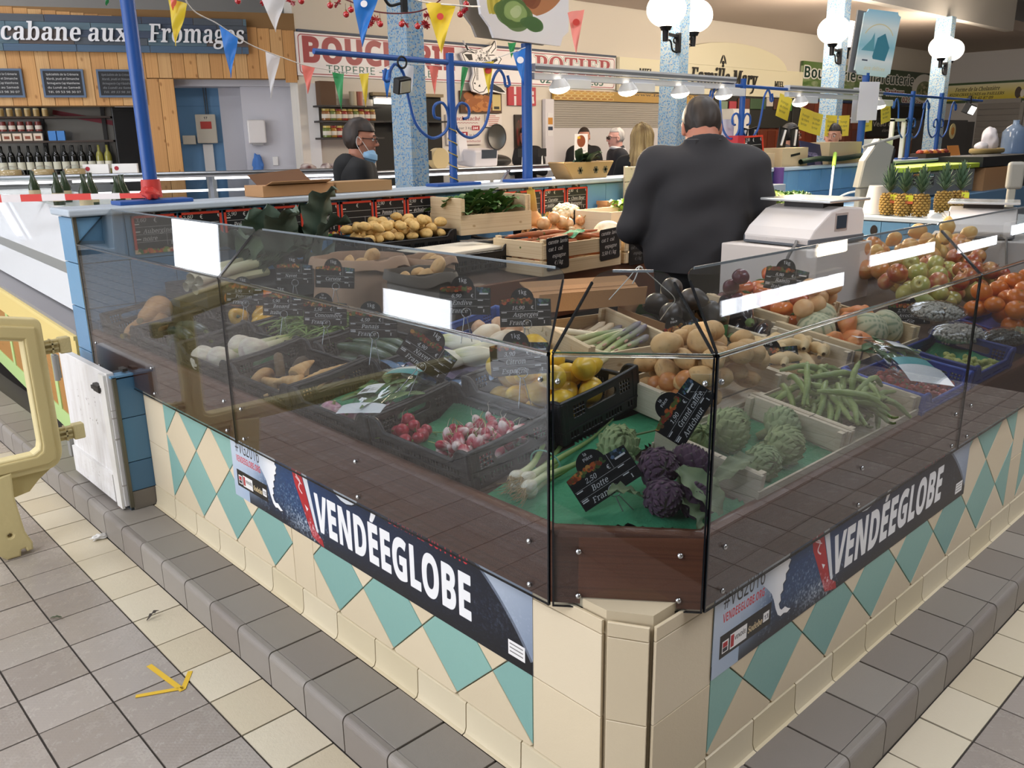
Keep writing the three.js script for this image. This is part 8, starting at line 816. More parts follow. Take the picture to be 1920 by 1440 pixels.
// bunting, red baubles
{const C={yellow:0xe9cf2f,blue:0x1f7ad6,white:0xd8d8da,salmon:0xe8786a,green:0x2f9a58,pink:0xf0948c};
const F=[['yellow',314,-6,352,8,329,86,3.1,'large yellow pennant at the top left'],['blue',410,46,446,72,433,146,3.5,'curled blue pennant over the cheese sign'],['white',497,96,525,106,508,184,4.0,'white pennant left of the butcher sign'],['salmon',565,122,590,126,577,176,4.4,'salmon pennant at the left of the butcher sign'],['green',623,136,645,138,640,205,4.7,'green pennant below the red lettering'],['yellow',673,137,692,137,686,201,4.9,'yellow pennant right of the green one'],['blue',716,131,735,130,726,187,5.1,'blue pennant left of the first column'],['white',753,120,776,124,773,174,5.2,'white pennant on the first column'],['salmon',804,122,823,122,815,180,5.3,'salmon pennant right of the first column'],['green',866,125,878,127,862,190,5.3,'crumpled green pennant beside the slim pole'],['yellow',904,117,926,114,916,178,5.2,'yellow pennant with a small oval print by the cow'],['blue',961,100,985,90,982,162,5.0,'blue pennant with a white disc at the thick pole'],['green',952,80,968,80,959,110,5.2,'small green pennant under the fruit sign'],['white',482,-20,538,-14,517,60,2.8,'big white pennant at the top edge'],['blue',657,-24,713,-18,679,88,2.7,'big blue pennant at the top edge'],['yellow',797,4,854,10,827,100,2.8,'big yellow pennant before the first column'],['pink',1064,24,1096,17,1080,102,3.6,'pale pink pennant with a red disc behind the fruit sign'],['green',195,-8,208,-6,199,10,3.3,'tip of a green pennant at the top left'],['salmon',316,-10,334,-6,324,19,3.08,'salmon pennant end over the big yellow one']];
F.forEach(([c,x0,y0,x1,y1,x2,y2,d,lab],k)=>{const a=atD(x0,y0,d),b=atD(x1,y1,d),t=atD(x2,y2,d),o=a.clone(),g=thing('pennant',lab,'pennant',o.toArray());const n=10,pos=[],idx=[],nn=b.clone().sub(a).cross(t.clone().sub(a)).normalize();for(let i=0;i<=n;i++){const v=i / n,L=a.clone().lerp(t,v),R=b.clone().lerp(t,v);for(let j=0;j<=4;j++){const q=L.clone().lerp(R,j / 4).addScaledVector(nn,0.006*Math.sin(v*7+j*1.3+k)).sub(o);pos.push(q.x,q.y,q.z);}}for(let i=0;i<n;i++)for(let j=0;j<4;j++){const e=i*5+j;idx.push(e,e+5,e+1,e+1,e+5,e+6);}const q=new THREE.BufferGeometry();q.setAttribute('position',new THREE.Float32BufferAttribute(pos,3));q.setIndex(idx);q.computeVertexNormals();mesh('cloth',q,M(C[c],0.45,{transmission:0.3,thickness:0,side:THREE.DoubleSide}),g);if(['blue','pink','yellow'].includes(c)&&k>9&&k<17){const m=a.clone().add(b).multiplyScalar(0.36).addScaledVector(t,0.28).sub(o).addScaledVector(nn,nn.dot(EYE.clone().sub(o))>0?0.009:-0.009),dd=cyl(0.012,0.012,0.001,undefined,[PI / 2,0,0],20);dd.applyQuaternion(new THREE.Quaternion().setFromUnitVectors(V(0,0,1),nn)).scale(d / 3,d / 3,d / 3).translate(m.x,m.y,m.z);mesh('disc',dd,M(c==='blue'?0xe6e6ea:0xc4372f,0.5),g);}});
const str=(lab,P)=>single('bunting_string',lab,'string',tube(P.map(([x,y,d])=>atD(x,y,d)),0.0025,60,5),white);str('white bunting string from the top left to the thick pole',[[340,-20,3.05],[352,8,3.1],[410,46,3.5],[470,84,3.8],[525,106,4.0],[590,126,4.4],[690,137,4.9],[750,120,5.2],[850,124,5.3],[905,117,5.2],[985,89,5.0]]);str('white bunting string near the top edge',[[470,-20,2.8],[600,-26,2.75],[720,-16,2.7],[797,4,2.8],[855,10,2.8],[900,12,3.2]]);
const P=[[640,-4],[662,5],[690,18],[720,24],[755,25],[790,20],[815,8],[830,-4]],gl=single('bauble_wire','thin dark red wire of the bauble garland','wire',tube(P.map(([x,y])=>atD(x,y,3.4)),0.003,40,5),M(0x5a1a20,0.6));[[619,10],[649,27],[658,18],[688,37],[713,45],[753,45],[783,49],[836,36],[863,27],[874,8],[565,2],[446,2]].forEach(([x,y],i)=>{const p=atD(x,y,3.4),g=thing('red_bauble','small glossy red bauble hanging from the garland at the top','bauble',p.toArray(),i,'red baubles');mesh('ball',new THREE.SphereGeometry(0.0125,16,12),M(0xb01c24,0.12,{clearcoat:1}),g);mesh('cap',cyl(0.004,0.004,0.006,[0,0.014,0],undefined,8),M(0x8a6a2a,0.4),g);mesh('thread',rod([0,0.014,0],[0,0.04,0],0.0008,4),M(0x4a1518,0.7),g);});[[633,6],[693,45],[705,36],[760,44],[798,46],[803,28],[824,18],[870,20],[497,5],[545,3]].forEach(([x,y],i)=>{const p=atD(x,y,3.42),g=thing('red_star','red tinsel star hanging between the baubles','star',p.toArray(),i,'red tinsel stars');const gs=[];for(let k=0;k<6;k++)gs.push(bx(0.04,0.003,0.006,[0,0,0],[0.3*k,0.4,k*PI / 6]));mesh('spikes',gs,M(0x9c1a26,0.3),g);});
single('iron_scroll','black wrought iron bracket at the top of the first column','bracket',[span(4.38,4.43,2.6,3.0,-5.93,-5.9),tube([[4.36,2.66,-5.9],[4.25,2.64,-5.9],[4.2,2.72,-5.9],[4.26,2.76,-5.9]],0.012,16,6)],black);}
// red and white tape tied round the tall pole
{const a=onZ(286,366,ZL+0.05),b=atD(-30,373,5.6),g=thing('barrier_tape','red and white barrier tape tied to the tall blue pole','tape'),n=7;for(let i=0;i<n;i++){const p=b.clone().lerp(a,i / n),q=b.clone().lerp(a,(i+1) / n);mesh('tape_length',bar(p,q,0.004,lerp(0.05,0.02,i / n)),M(i%2?0xd8d2d2:0xc8352e,0.5),g);}mesh('knot',T(blob(lump(0.04,0.03,0.04,0.4,3,1),null,4),[1.53,HB+0.05,ZL+0.04]),M(0xc8352e,0.5),g);mesh('wrap',cyl(0.042,0.046,0.08,[1.555,HB+0.07,ZL]),M(0xc23a34,0.5),g);}
// cartons, basket, goods on the ledge
{const L=(name,lab,cat,x,w,h,d,m,ry=0,z=ZL)=>{const g=thing(name,lab,cat,[x,HB+0.004,z],ry);mesh('body',boxUV(bx(w,h,d,[0,h / 2,0]),3),m,g);return g;};
const c1=L('cardboard_box','opened brown cardboard box on the ledge with a dark flap up','cardboard box',2.27,0.42,0.055,0.18,card,0.05);mesh('flap',bx(0.3,0.004,0.12,[-0.02,0.085,-0.06],[0.5,0,0.08]),M(0x6b4a30,0.9),c1);mesh('flap',bx(0.36,0.004,0.1,[0,0.06,0.08],[-0.3,0,0]),card,c1);L('cardboard_box','flat brown cardboard box right of the opened one, before the masked man','cardboard box',2.68,0.36,0.055,0.16,M(0xa5845c,0.85));
const bk=thing('wooden_planter','flared wooden planter with dark star prints on the ledge','planter',[4.52,HB+0.003,ZL]);const wp=(s)=>mesh('side',boxUV(prism([[-0.17,0],[0.17,0],[0.25,0.11],[-0.25,0.11]],0.012,0.002).rotateX(0).translate(0,0,s*0.07)),M(0xa98a5c,0.6),bk);wp(1);wp(-1);for(const s of[-1,1])mesh('end',boxUV(bar([s*0.17,0,0],[s*0.25,0.11,0],0.15,0.012)),M(0x9a7b50,0.6),bk);mesh('base',span(-0.17,0.17,0,0.012,-0.07,0.07),black,bk);for(const x of[-0.1,0.06,0.16])mesh('star_print',[0,1,2].map((k)=>bx(0.05,0.014,0.002,[x,0.055,0.083],[0,0,k*1.05])),M(0x55503c,0.8),bk);const r=rng(6);for(let i=0;i<16;i++){const o=part(bk,'leaf',leaf(0.14+r()*0.06,0.06,0.5,0.004,i,'#1f3324','#34523a',6,4),vleaf);o.position.set((r()-0.5)*0.16,0.09,(r()-0.5)*0.06);o.rotation.set(-0.9+r()*0.8,r()*6.3,0);}
const kr=M(0xc9b48e,0.8);const c2=L('cardboard_box','low kraft carton behind the black book of slates','cardboard box',7.25,0.45,0.16,0.2,kr);mesh('slot',bx(0.16,0.02,0.002,[0,0.1,0.101],[0,0,0.1]),black,c2);const pic=thing('picture_board','dark blue picture board with faint lettering leaning on the kraft carton','board',[7.62,HB+0.1,ZL+0.06]);pic.rotation.set(-0.3,0,-0.12);mesh('panel',panelGeo(0.36,0.22,0.012),flat(128,80,(x)=>{x.fillStyle='#26284a';x.fillRect(0,0,128,80);x.fillStyle='#7a6a8a';x.fillRect(76,40,40,34);tx(x,'Buratta',30,46,'italic 22px serif','#b9a9c9',70);}),pic);
L('cardboard_box','long kraft carton left of the pole with the boat picture','cardboard box',8.2,0.7,0.2,0.2,kr,0.03);L('cardboard_box','small kraft carton behind the red framed board','cardboard box',6.75,0.3,0.12,0.2,kr);const gr=single('green_garland','dark green garland lying along the cartons','garland',tube([[7.3,HB+0.04,ZL+0.13],[7.6,HB+0.06,ZL+0.14],[8.0,HB+0.05,ZL+0.13],[8.5,HB+0.07,ZL+0.12]],0.025,30,7),M(0x1f3f2a,0.9,{bumpMap:rep(FINE,20),bumpScale:0.02}));const rbx=thing('red_board','red framed chalk board on the ledge right of the bending man','price board',[6.62,HB+0.02,ZL+0.08]);rbx.rotation.set(-0.12,0,0.03);mesh('slate',uvRect(panelGeo(0.28,0.24,0.006),0.254,0.254,0.496,0.496).translate(0,0.13,0),boardM,rbx);mesh('frame',[span(-0.15,0.15,0.24,0.255,-0.004,0.006),span(-0.15,-0.135,0.02,0.24,-0.004,0.006),span(0.135,0.15,0.02,0.24,-0.004,0.006)],redFrame,rbx);L('red_box','tall narrow red box beside the red framed board','box',6.42,0.1,0.27,0.12,M(0xb8323a,0.5));for(const[i,x]of[6.62,6.8,7.28,7.5].entries()){const g=thing('black_slate',['first black slate with a white chalk pen on the ledge','second black slate with a white chalk pen on the ledge','black slate standing behind the kraft carton','black slate behind the picture board'][i],'slate',[x,HB+0.24,ZL-0.06],0,undefined);g.rotation.z=-0.15*(i%2?-1:1);mesh('slate',bx(0.14,0.2,0.008,[0,0,0]),M(0x141517,0.4),g);mesh('chalk_pen',rod([-0.02,-0.06,0.012],[0.02,0.08,0.012],0.011,8),white,g);}
const rk=thing('white_stand','white metal stand frame on the ledge at the right','stand',[9.55,HB,ZL]);mesh('frame',[span(-0.16,-0.13,0,0.42,-0.02,0.02),span(0.13,0.16,0,0.42,-0.02,0.02),span(-0.16,0.16,0.4,0.43,-0.02,0.02)],white,rk);L('white_box','white card box on the ledge left of the white stand','box',9.1,0.34,0.22,0.16,white);const tr=L('snack_tray','tray of wrapped red and orange snacks under the far pole','tray',10.5,0.7,0.05,0.18,M(0x3a2c22,0.6));for(let i=0;i<12;i++)mesh('snack',T(blob(lump(0.05,0.03,0.04,0.3,2,i),null,3),[-0.3+i*0.055,0.06,(i%2)*0.04]),M([0xb8462e,0xd9853a,0xc9a090,0x8f3a34][i%4],0.3),tr);mesh('print_flap',bx(0.34,0.12,0.004,[0.55,0.07,0.05],[-0.3,0,0]),M(0xd98a3a,0.5),tr);const wb=thing('wicker_tray','shallow wicker tray with white wrapped cheeses at the far right','tray',[12.3,HB,ZL]);mesh('rim',T(new THREE.TorusGeometry(0.3,0.03,8,40),[0,0.05,0],[PI / 2,0,0],[1.3,0.5,1]),M(0x9a8452,0.8),wb);mesh('base',T(new THREE.CylinderGeometry(0.3,0.26,0.05,30),[0,0.03,0],[0,0,0],[1.3,1,0.5]),M(0x8a7446,0.8),wb);mesh('wrapped_cheese',[T(blob(lump(0.12,0.17,0.1,0.2,2,2),null,5),[0.05,0.18,0]),T(blob(lump(0.1,0.07,0.08,0.1,2,3),null,4),[-0.22,0.1,0])],M(0xdad6da,0.6),wb);
const jug=single('water_jug','big clear plastic water jug at the right edge','jug',lathe([[0,0],[0.14,0],[0.15,0.05],[0.15,0.3],[0.1,0.36],[0.04,0.4],[0.04,0.45]],28).translate(12.95,HB-0.02,ZL+0.1),M(0x9fb8d6,0.1,{transmission:0.6,thickness:0}));const sb=thing('plastic_box','clear storage box with a lime lid on the shelf behind the pineapples','box',[9.6,1.13,-3.75]);mesh('box_wall',span(-0.75,0.75,-0.13,0.12,-0.2,0.2,0.02),M(0xaab4b8,0.15,{transmission:0.6,thickness:0}),sb);mesh('lid',span(-1.0,0.95,0.12,0.17,-0.22,0.22,0.01),M(0xb3cc3a,0.5),sb);mesh('contents',span(-0.7,0.6,-0.12,0.06,-0.15,0.17),M(0x4a4d4e,0.8),sb);single('brown_carton','brown carton right of the lime-lidded box','box',span(10.5,11.4,0.98,1.24,-3.95,-3.5),card);single('dark_carton','dark carton stacked on the brown one at the right','box',span(10.4,12.2,1.25,1.36,-3.98,-3.5),M(0x1d1f22,0.6));single('rear_shelf','blue fronted shelf behind the pineapples','shelf',span(7.2,12.8,0.1,0.99,-4.0,-3.4),M(0x5f8fb8,0.4));}
// ---------------------------------------------------------------- people: one continuous body each, clothes and hair as children
const smin=(a,b,k)=>{const h=clamp(0.5+0.5*(b-a) / k,0,1);return lerp(b,a,h)-k*h*(1-h);};
const cap=(x,y,z,a,b,ra,rb)=>{const bx=b[0]-a[0],by=b[1]-a[1],bz=b[2]-a[2],px=x-a[0],py=y-a[1],pz=z-a[2],t=clamp((px*bx+py*by+pz*bz) / (bx*bx+by*by+bz*bz),0,1);return Math.hypot(px-bx*t,py-by*t,pz-bz*t)-lerp(ra,rb,t);};
const ell=(x,y,z,c,r)=>{const a=(x-c[0]) / r[0],b=(y-c[1]) / r[1],d=(z-c[2]) / r[2],k0=Math.hypot(a,b,d),k1=Math.hypot(a / r[0],b / r[1],d / r[2]);return k0*(k0-1) / (k1||1e-6);};
// surface nets on a box grid
function sdfMesh(f,lo,hi,h,colour){
const n=lo.map((a,i)=>Math.ceil((hi[i]-a) / h)+1),[nx,ny,nz]=n,v=new Float32Array(nx*ny*nz),id=(i,j,k)=>(k*ny+j)*nx+i;
for(let K=0;K<nz;K+=4)for(let Jj=0;Jj<ny;Jj+=4)for(let I=0;I<nx;I+=4){const c=f(lo[0]+(I+1.5)*h,lo[1]+(Jj+1.5)*h,lo[2]+(K+1.5)*h),far=Math.abs(c)>h*5.5;for(let k=K;k<Math.min(nz,K+4);k++)for(let j=Jj;j<Math.min(ny,Jj+4);j++)for(let i=I;i<Math.min(nx,I+4);i++)v[id(i,j,k)]=far?c:f(lo[0]+i*h,lo[1]+j*h,lo[2]+k*h);}
const vert=new Int32Array(v.length).fill(-1),pos=[],idx=[];
for(let k=0;k+1<nz;k++)for(let j=0;j+1<ny;j++)for(let i=0;i+1<nx;i++){
let c=0,sx=0,sy=0,sz=0;const g=(a,b,d)=>v[id(i+a,j+b,k+d)];
for(let e=0;e<12;e++){const ax=e>>2,u=e&1,w=(e>>1)&1,p=ax===0?[0,u,w]:ax===1?[u,0,w]:[u,w,0],q=p.slice();q[ax]=1;const A=g(...p),B=g(...q);if((A<0)!==(B<0)){const t=A / (A-B);c++;sx+=p[0]+(ax===0?t:0);sy+=p[1]+(ax===1?t:0);sz+=p[2]+(ax===2?t:0);}}
if(c){vert[id(i,j,k)]=pos.length / 3;pos.push(lo[0]+(i+sx / c)*h,lo[1]+(j+sy / c)*h,lo[2]+(k+sz / c)*h);}
}
for(let k=1;k+1<nz;k++)for(let j=1;j+1<ny;j++)for(let i=1;i+1<nx;i++){const A=v[id(i,j,k)];for(let ax=0;ax<3;ax++){const B=v[id(i+(ax===0),j+(ax===1),k+(ax===2))];if((A<0)===(B<0))continue;const[a,b,c,d]=(ax===0?[[0,1,1],[0,0,1],[0,0,0],[0,1,0]]:ax===1?[[1,0,1],[1,0,0],[0,0,0],[0,0,1]]:[[1,1,0],[0,1,0],[0,0,0],[1,0,0]]).map(([p,q,r])=>vert[id(i-p,j-q,k-r)]);if(A<0)idx.push(a,b,c,a,c,d);else idx.push(a,c,b,a,d,c);}}
const nr=new Float32Array(pos.length),col=colour&&new Float32Array(pos.length),e=h*0.5;for(let i=0;i<pos.length;i+=3){const[x,y,z]=[pos[i],pos[i+1],pos[i+2]],a=V(f(x+e,y,z)-f(x-e,y,z),f(x,y+e,z)-f(x,y-e,z),f(x,y,z+e)-f(x,y,z-e)).normalize();nr.set([a.x,a.y,a.z],i);if(col){const q=colour(x,y,z);col.set([q.r,q.g,q.b],i);}}
const g=new THREE.BufferGeometry();g.setAttribute('position',new THREE.Float32BufferAttribute(pos,3));g.setAttribute('normal',new THREE.BufferAttribute(nr,3));if(col)g.setAttribute('color',new THREE.BufferAttribute(col,3));g.setIndex(idx);return g;
}
function person(label,pos,ry,o){
const g=thing('person',label,'person',pos,ry),b=o.bulk??1,w=o.w??1,cell=o.cell??0.022,hc=o.hcell??0.0075;
const J={neck:[0,1.44,-0.01],sh:[0.175*w,1.385,0],el:[0.235*w,1.1,0.0],wr:[0.23,0.87,0.08],hd:[0.225,0.79,0.1],...o.J},mir=(p,s)=>[p[0]*s,p[1],p[2]];
const arm=(x,y,z,s,e)=>{const q=s>0?J:{...J,...(o.R??{})},[A,B,C,D]=[q.sh,q.el,q.wr,q.hd].map((p)=>mir(p,s));return[cap(x,y,z,A,B,0.052*w+e,0.042+e),cap(x,y,z,B,C,0.042+e,0.03+e),C,D];};
const hand=(x,y,z,C,D)=>{if(Math.hypot(x-D[0],y-D[1],z-D[2])>0.2)return 1;const d=V(D[0]-C[0],D[1]-C[1],D[2]-C[2]).normalize(),s=Math.sign(C[0])||1,u=V(0,0,1).addScaledVector(d,-d.z).normalize(),n=d.clone().cross(u),P=(a,c,e)=>[C[0]+d.x*a+u.x*c+n.x*e,C[1]+d.y*a+u.y*c+n.y*e,C[2]+d.z*a+u.z*c+n.z*e];let r=smin(cap(x,y,z,P(0,0,0),P(0.075,0.018,0),0.024,0.022),cap(x,y,z,P(0.02,-0.01,0),P(0.075,-0.02,0),0.022,0.02),0.015);[[0.03,0.036],[0.01,0.042],[-0.011,0.038],[-0.031,0.028]].forEach(([c,L])=>{r=smin(r,Math.min(cap(x,y,z,P(0.078,c,0),P(0.078+L,c,s*0.008),0.0095,0.0085),cap(x,y,z,P(0.078+L,c,s*0.008),P(0.078+L*1.7,c,s*0.03),0.0085,0.007)),0.006);});return smin(r,Math.min(cap(x,y,z,P(0.02,0.025,0),P(0.05,0.052,s*0.012),0.012,0.0105),cap(x,y,z,P(0.05,0.052,s*0.012),P(0.085,0.056,s*0.022),0.0105,0.008)),0.008);};
const torso=(x,y,z,e)=>{const k=0.05;let d=ell(x,y,z,[0,1.25,-0.01],[0.165*w+e,0.21+e,0.11*b+e]);d=smin(d,cap(x,y,z,[-0.12*w,1.38,-0.01],[0.12*w,1.38,-0.01],0.07+e,0.07+e),k);d=smin(d,ell(x,y,z,[0,1.02,0.015*b],[0.15*w*b+e,0.17+e,0.105*b*b+e]),k*1.4);return smin(d,ell(x,y,z,[0,0.9,-0.01],[0.158*w+e,0.13+e,0.105*b+e]),k);};
const leg=(x,y,z,s,e)=>smin(cap(x,y,z,[s*0.085,0.88,0],[s*0.095,0.48,0.015],0.085*b+e,0.055+e),cap(x,y,z,[s*0.095,0.48,0.015],[s*0.1,0.09,-0.02],0.055+e,0.038+e),0.02),foot=(x,y,z,s)=>cap(x,y,z,[s*0.1,0.05,-0.03],[s*0.115,0.035,0.13],0.042,0.032);
// head in its own frame: +z is the face
const hd=o.head??{},hp=hd.at??[0,1.585,0.02],Hm=new THREE.Matrix4().makeRotationFromEuler(new THREE.Euler(hd.pitch??0,hd.yaw??0,hd.roll??0,'YXZ')).setPosition(...hp),Hi=Hm.clone().invert(),hs=hd.s??1;
const face=(x,y,z)=>{const ax=Math.abs(x);let d=ell(x,y,z,[0,0.022,-0.012],[0.076,0.1,0.096]);d=smin(d,ell(x,y,z,[0,-0.045,0.028],[0.058,0.066,0.058]),0.03);d=smin(d,ell(x,y,z,[0,-0.09,0.058],[0.026,0.018,0.022]),0.02);d=smin(d,cap(ax,y,z,[0.005,0.022,0.082],[0.045,0.022,0.068],0.012,0.01),0.015);d=Math.max(d,-ell(ax,y,z,[0.033,0.004,0.092],[0.019,0.012,0.014])*0.9);d=smin(d,cap(x,y,z,[0,0.008,0.086],[0,-0.028,0.104],0.008,0.0125),0.012);d=smin(d,ell(ax,y,z,[0.011,-0.033,0.095],[0.009,0.008,0.01]),0.006);d=smin(d,ell(x,y,z,[0,-0.056,0.084],[0.023,0.006,0.009]),0.005);d=smin(d,ell(x,y,z,[0,-0.067,0.082],[0.019,0.007,0.009]),0.005);return smin(d,Math.max(ell(ax,y,z,[0.079,-0.006,-0.012],[0.011,0.034,0.022]),-ell(ax,y,z,[0.092,-0.004,-0.006],[0.01,0.02,0.012])),0.008);};
const nT=V(0,-0.05,-0.03).applyMatrix4(Hm).toArray();const neckF=(x,y,z)=>{return cap(x,y,z,J.neck,nT,0.062*(o.neck??1),0.056*(o.neck??1));};
const skin=colr(o.skin??'#c98f74'),lip=colr(o.skin??'#c98f74').lerp(colr('#8f3f3c'),0.55);
const bodyF=(x,y,z)=>{let d=Math.min(torso(x,y,z,-0.012),leg(x,y,z,1,-0.01),leg(x,y,z,-1,-0.01));for(const s of[1,-1]){const[a,c]=arm(x,y,z,s,0);d=smin(d,smin(a,c,0.02),0.03);d=smin(d,foot(x,y,z,s),0.02);}return smin(d,neckF(x,y,z),0.03);};
const hl=(x,y,z)=>{const p=V(x,y,z).applyMatrix4(Hi).divideScalar(hs);return[p.x,p.y,p.z];};
const headG=sdfMesh((x,y,z)=>{let d=face(x,y,z);const p=V(x,y,z).multiplyScalar(hs).applyMatrix4(Hm);return smin(d,neckF(p.x,p.y,p.z) / hs,0.02);},[-0.11,-0.2,-0.13],[0.11,0.14,0.13],hc,(x,y,z)=>{const c=skin.clone();if(z>0.07&&Math.abs(x)<0.025&&y<-0.05&&y>-0.075)return lip;if(z>0.05&&y>-0.05&&y<-0.02)c.lerp(colr('#b9614f'),0.15);if(o.stubble&&y<-0.04&&z>0)c.lerp(colr('#6f5a50'),0.3);return c;}).scale(hs,hs,hs).applyMatrix4(Hm);
const bodyG=sdfMesh(bodyF,[-0.42,-0.02,-0.28],[0.42,1.62,0.5],cell,()=>skin),hands=[1,-1].map((s)=>{const q=s>0?J:{...J,...(o.R??{})},C=mir(q.wr,s),D=mir(q.hd,s),m=[0,1,2].map((i)=>[Math.min(C[i],D[i])-0.12,Math.max(C[i],D[i])+0.12]);return sdfMesh((x,y,z)=>hand(x,y,z,C,D),m.map((a)=>a[0]),m.map((a)=>a[1]),0.0055,()=>skin);});
const body=mesh('body',[headG,bodyG,...hands],VC(0.55),g);body.name='body';
// clothes
const cm=M(o.coat??0x17181b,0.8,{bumpMap:rep(NOISE,3),bumpScale:0.002,sheen:0.25}),hem=o.hem??0.84,fold=(x,y,z)=>0.007*Math.sin(y*34+x*16+z*9)*n3(x*7,y*7+3,z*7)+0.012*(n3(x*9+5,y*11,z*9)-0.5);
mesh('jacket',sdfMesh((x,y,z)=>{let d=torso(x,y,z,0.022);if(o.loose)d=smin(d,ell(x,y,z,[0,1.0,0.0],[0.21*w,0.32,0.15*b]),0.04);for(const s of[1,-1]){const[a,c]=arm(x,y,z,s,o.sleeve??0.022);d=smin(d,smin(a,c,0.03),0.045);const q=s>0?J:{...J,...(o.R??{})};const W=mir(q.wr,s),Hh=mir(q.hd,s);const dd=((x-W[0])*(Hh[0]-W[0])+(y-W[1])*(Hh[1]-W[1])+(z-W[2])*(Hh[2]-W[2])) / 0.085;if(Math.hypot(x-W[0],y-W[1],z-W[2])<0.12)d=Math.max(d,dd-0.005);}d=smin(d,cap(x,y,z,[0,1.4,-0.015],[J.neck[0],J.neck[1]+(o.collar??0.03),J.neck[2]-0.005],0.09,0.078*(o.neck??1)),0.03);return Math.max(d+fold(x,y,z),hem-y,y-(J.neck[1]+(o.collar??0.03)+0.012)+(z-J.neck[2])*0.35);},[-0.46,hem-0.04,-0.32],[0.46,1.56,0.52],cell*0.85),cm,g);
mesh('trousers',sdfMesh((x,y,z)=>Math.max(Math.min(smin(torso(x,y,z,0.008),9,0.01),leg(x,y,z,1,0.016),leg(x,y,z,-1,0.016)),y-0.98,0.07-y),[-0.3,0.03,-0.26],[0.3,1.02,0.26],cell),M(o.trousers??0x16171b,0.85),g);
mesh('shoes',[1,-1].map((s)=>sdfMesh((x,y,z)=>Math.max(foot(x,y,z,s)-0.01,-y),[s>0?0.03:-0.2,-0.02,-0.12],[s>0?0.2:-0.03,0.12,0.2],0.012)),M(0x1a1614,0.5),g);
if(o.hair){const H=o.hair,hf=(x,y,z)=>{const r=H.r??0.006;let d=ell(x,y,z,[0,0.026,-0.016],[0.078+r,0.102+r*1.2,0.098+r]);if(H.long){d=smin(d,cap(x,y,z,[0,0.02,-0.04],[0,-H.long,-0.075],0.092,0.11),0.03);if(z>0.02)d=Math.max(d,z-0.06);}if(H.bun)d=smin(d,ell(x,y,z,[0,0.07,-0.12],[0.05,0.05,0.045]),0.015);const line=H.line??0.06;const fc=Math.max(z-(-0.01+(y-(H.low??-0.045))*0.0),0);d=Math.max(d,Math.min(z+0.018,1)>0&&y<line?Math.min((z+0.018)*0.9,line-y):-1);if(!H.long)d=Math.max(d,(H.low??-0.05)-y+z*0.25);if(H.bald)d=Math.max(d,H.bald-ell(x,y,z,[0,0.13,-0.02],[0.05,0.06,0.06])*-1*0-Math.hypot(x,(y-0.125)*1.2,z+0.01));if(H.long)d+=0.006*Math.sin(Math.atan2(x,z+0.05)*26+y*9);return d+0.004*(n3(x*60,y*24,z*60)-0.5);};mesh('hair',sdfMesh(hf,[-0.16,H.long?-H.long-0.14:-0.12,-0.22],[0.16,0.16,0.13],hc,(x,y,z)=>mixc(H.c,H.c2??H.c,n3(x*40,y*8,z*40)*1.3-0.15)).scale(hs,hs,hs).applyMatrix4(Hm),VC(0.55,{sheen:0.3}),g);}
const inH=(gg)=>geo(gg).scale(hs,hs,hs).applyMatrix4(Hm);if(!o.back){mesh('eyes',inH([1,-1].flatMap((s)=>[T(solidColor(new THREE.SphereGeometry(0.0115,12,10),'#e9e4de'),[s*0.033,0.004,0.074]),T(solidColor(new THREE.SphereGeometry(0.006,10,8),'#2a1c14'),[s*0.033,0.004,0.0815])])),VC(0.15),g);mesh('eyebrows',inH([1,-1].map((s)=>tube([[s*0.018,0.026,0.091],[s*0.033,0.03,0.086],[s*0.05,0.024,0.073]],0.0035,8,5))),M(o.brow??0x2c2018,0.9),g);}
if(o.glasses)mesh('glasses',inH([...[1,-1].flatMap((s)=>[T(new THREE.TorusGeometry(0.021,0.0025,6,18),[s*0.033,0.002,0.1],[0,s*0.2,0],[1.1,0.85,1]),rod([s*0.056,0.006,0.094],[s*0.084,0.01,-0.01],0.0025,5)]),rod([-0.01,0.006,0.103],[0.01,0.006,0.103],0.0025,5),...(o.glasses===2?[1,-1].map((s)=>cyl(0.021,0.021,0.003,[s*0.033,0.002,0.1],[PI / 2,0,0],14)):[])]),M(0x2a1714,0.3),g);
if(o.mask){mesh('face_mask',inH(blob((d)=>V(d.x*0.068*(1-0.2*Math.max(0,d.z)),-0.1+d.y*0.055-d.z*0.01+0.006*Math.sin(d.y*9),0.05+d.z*0.055),null,7)),M(0x9cc9ec,0.7),g);mesh('ear_loop',inH([1,-1].flatMap((s)=>[tube([[s*0.06,-0.07,0.05],[s*0.084,0.0,0.0],[s*0.09,0.018,-0.02],[s*0.086,-0.02,-0.03],[s*0.07,-0.11,0.02]],0.0022,20,5)])),white,g);}
o.extra?.(g,Hm,inH);return g;
}
const ground=(x,y,d,h=1.6)=>{const p=atD(x,y,d);return[p.x,0,p.z];};
const HM=(x,y,d,eye)=>{const p=atD(x,y,d);return p.y-eye;};
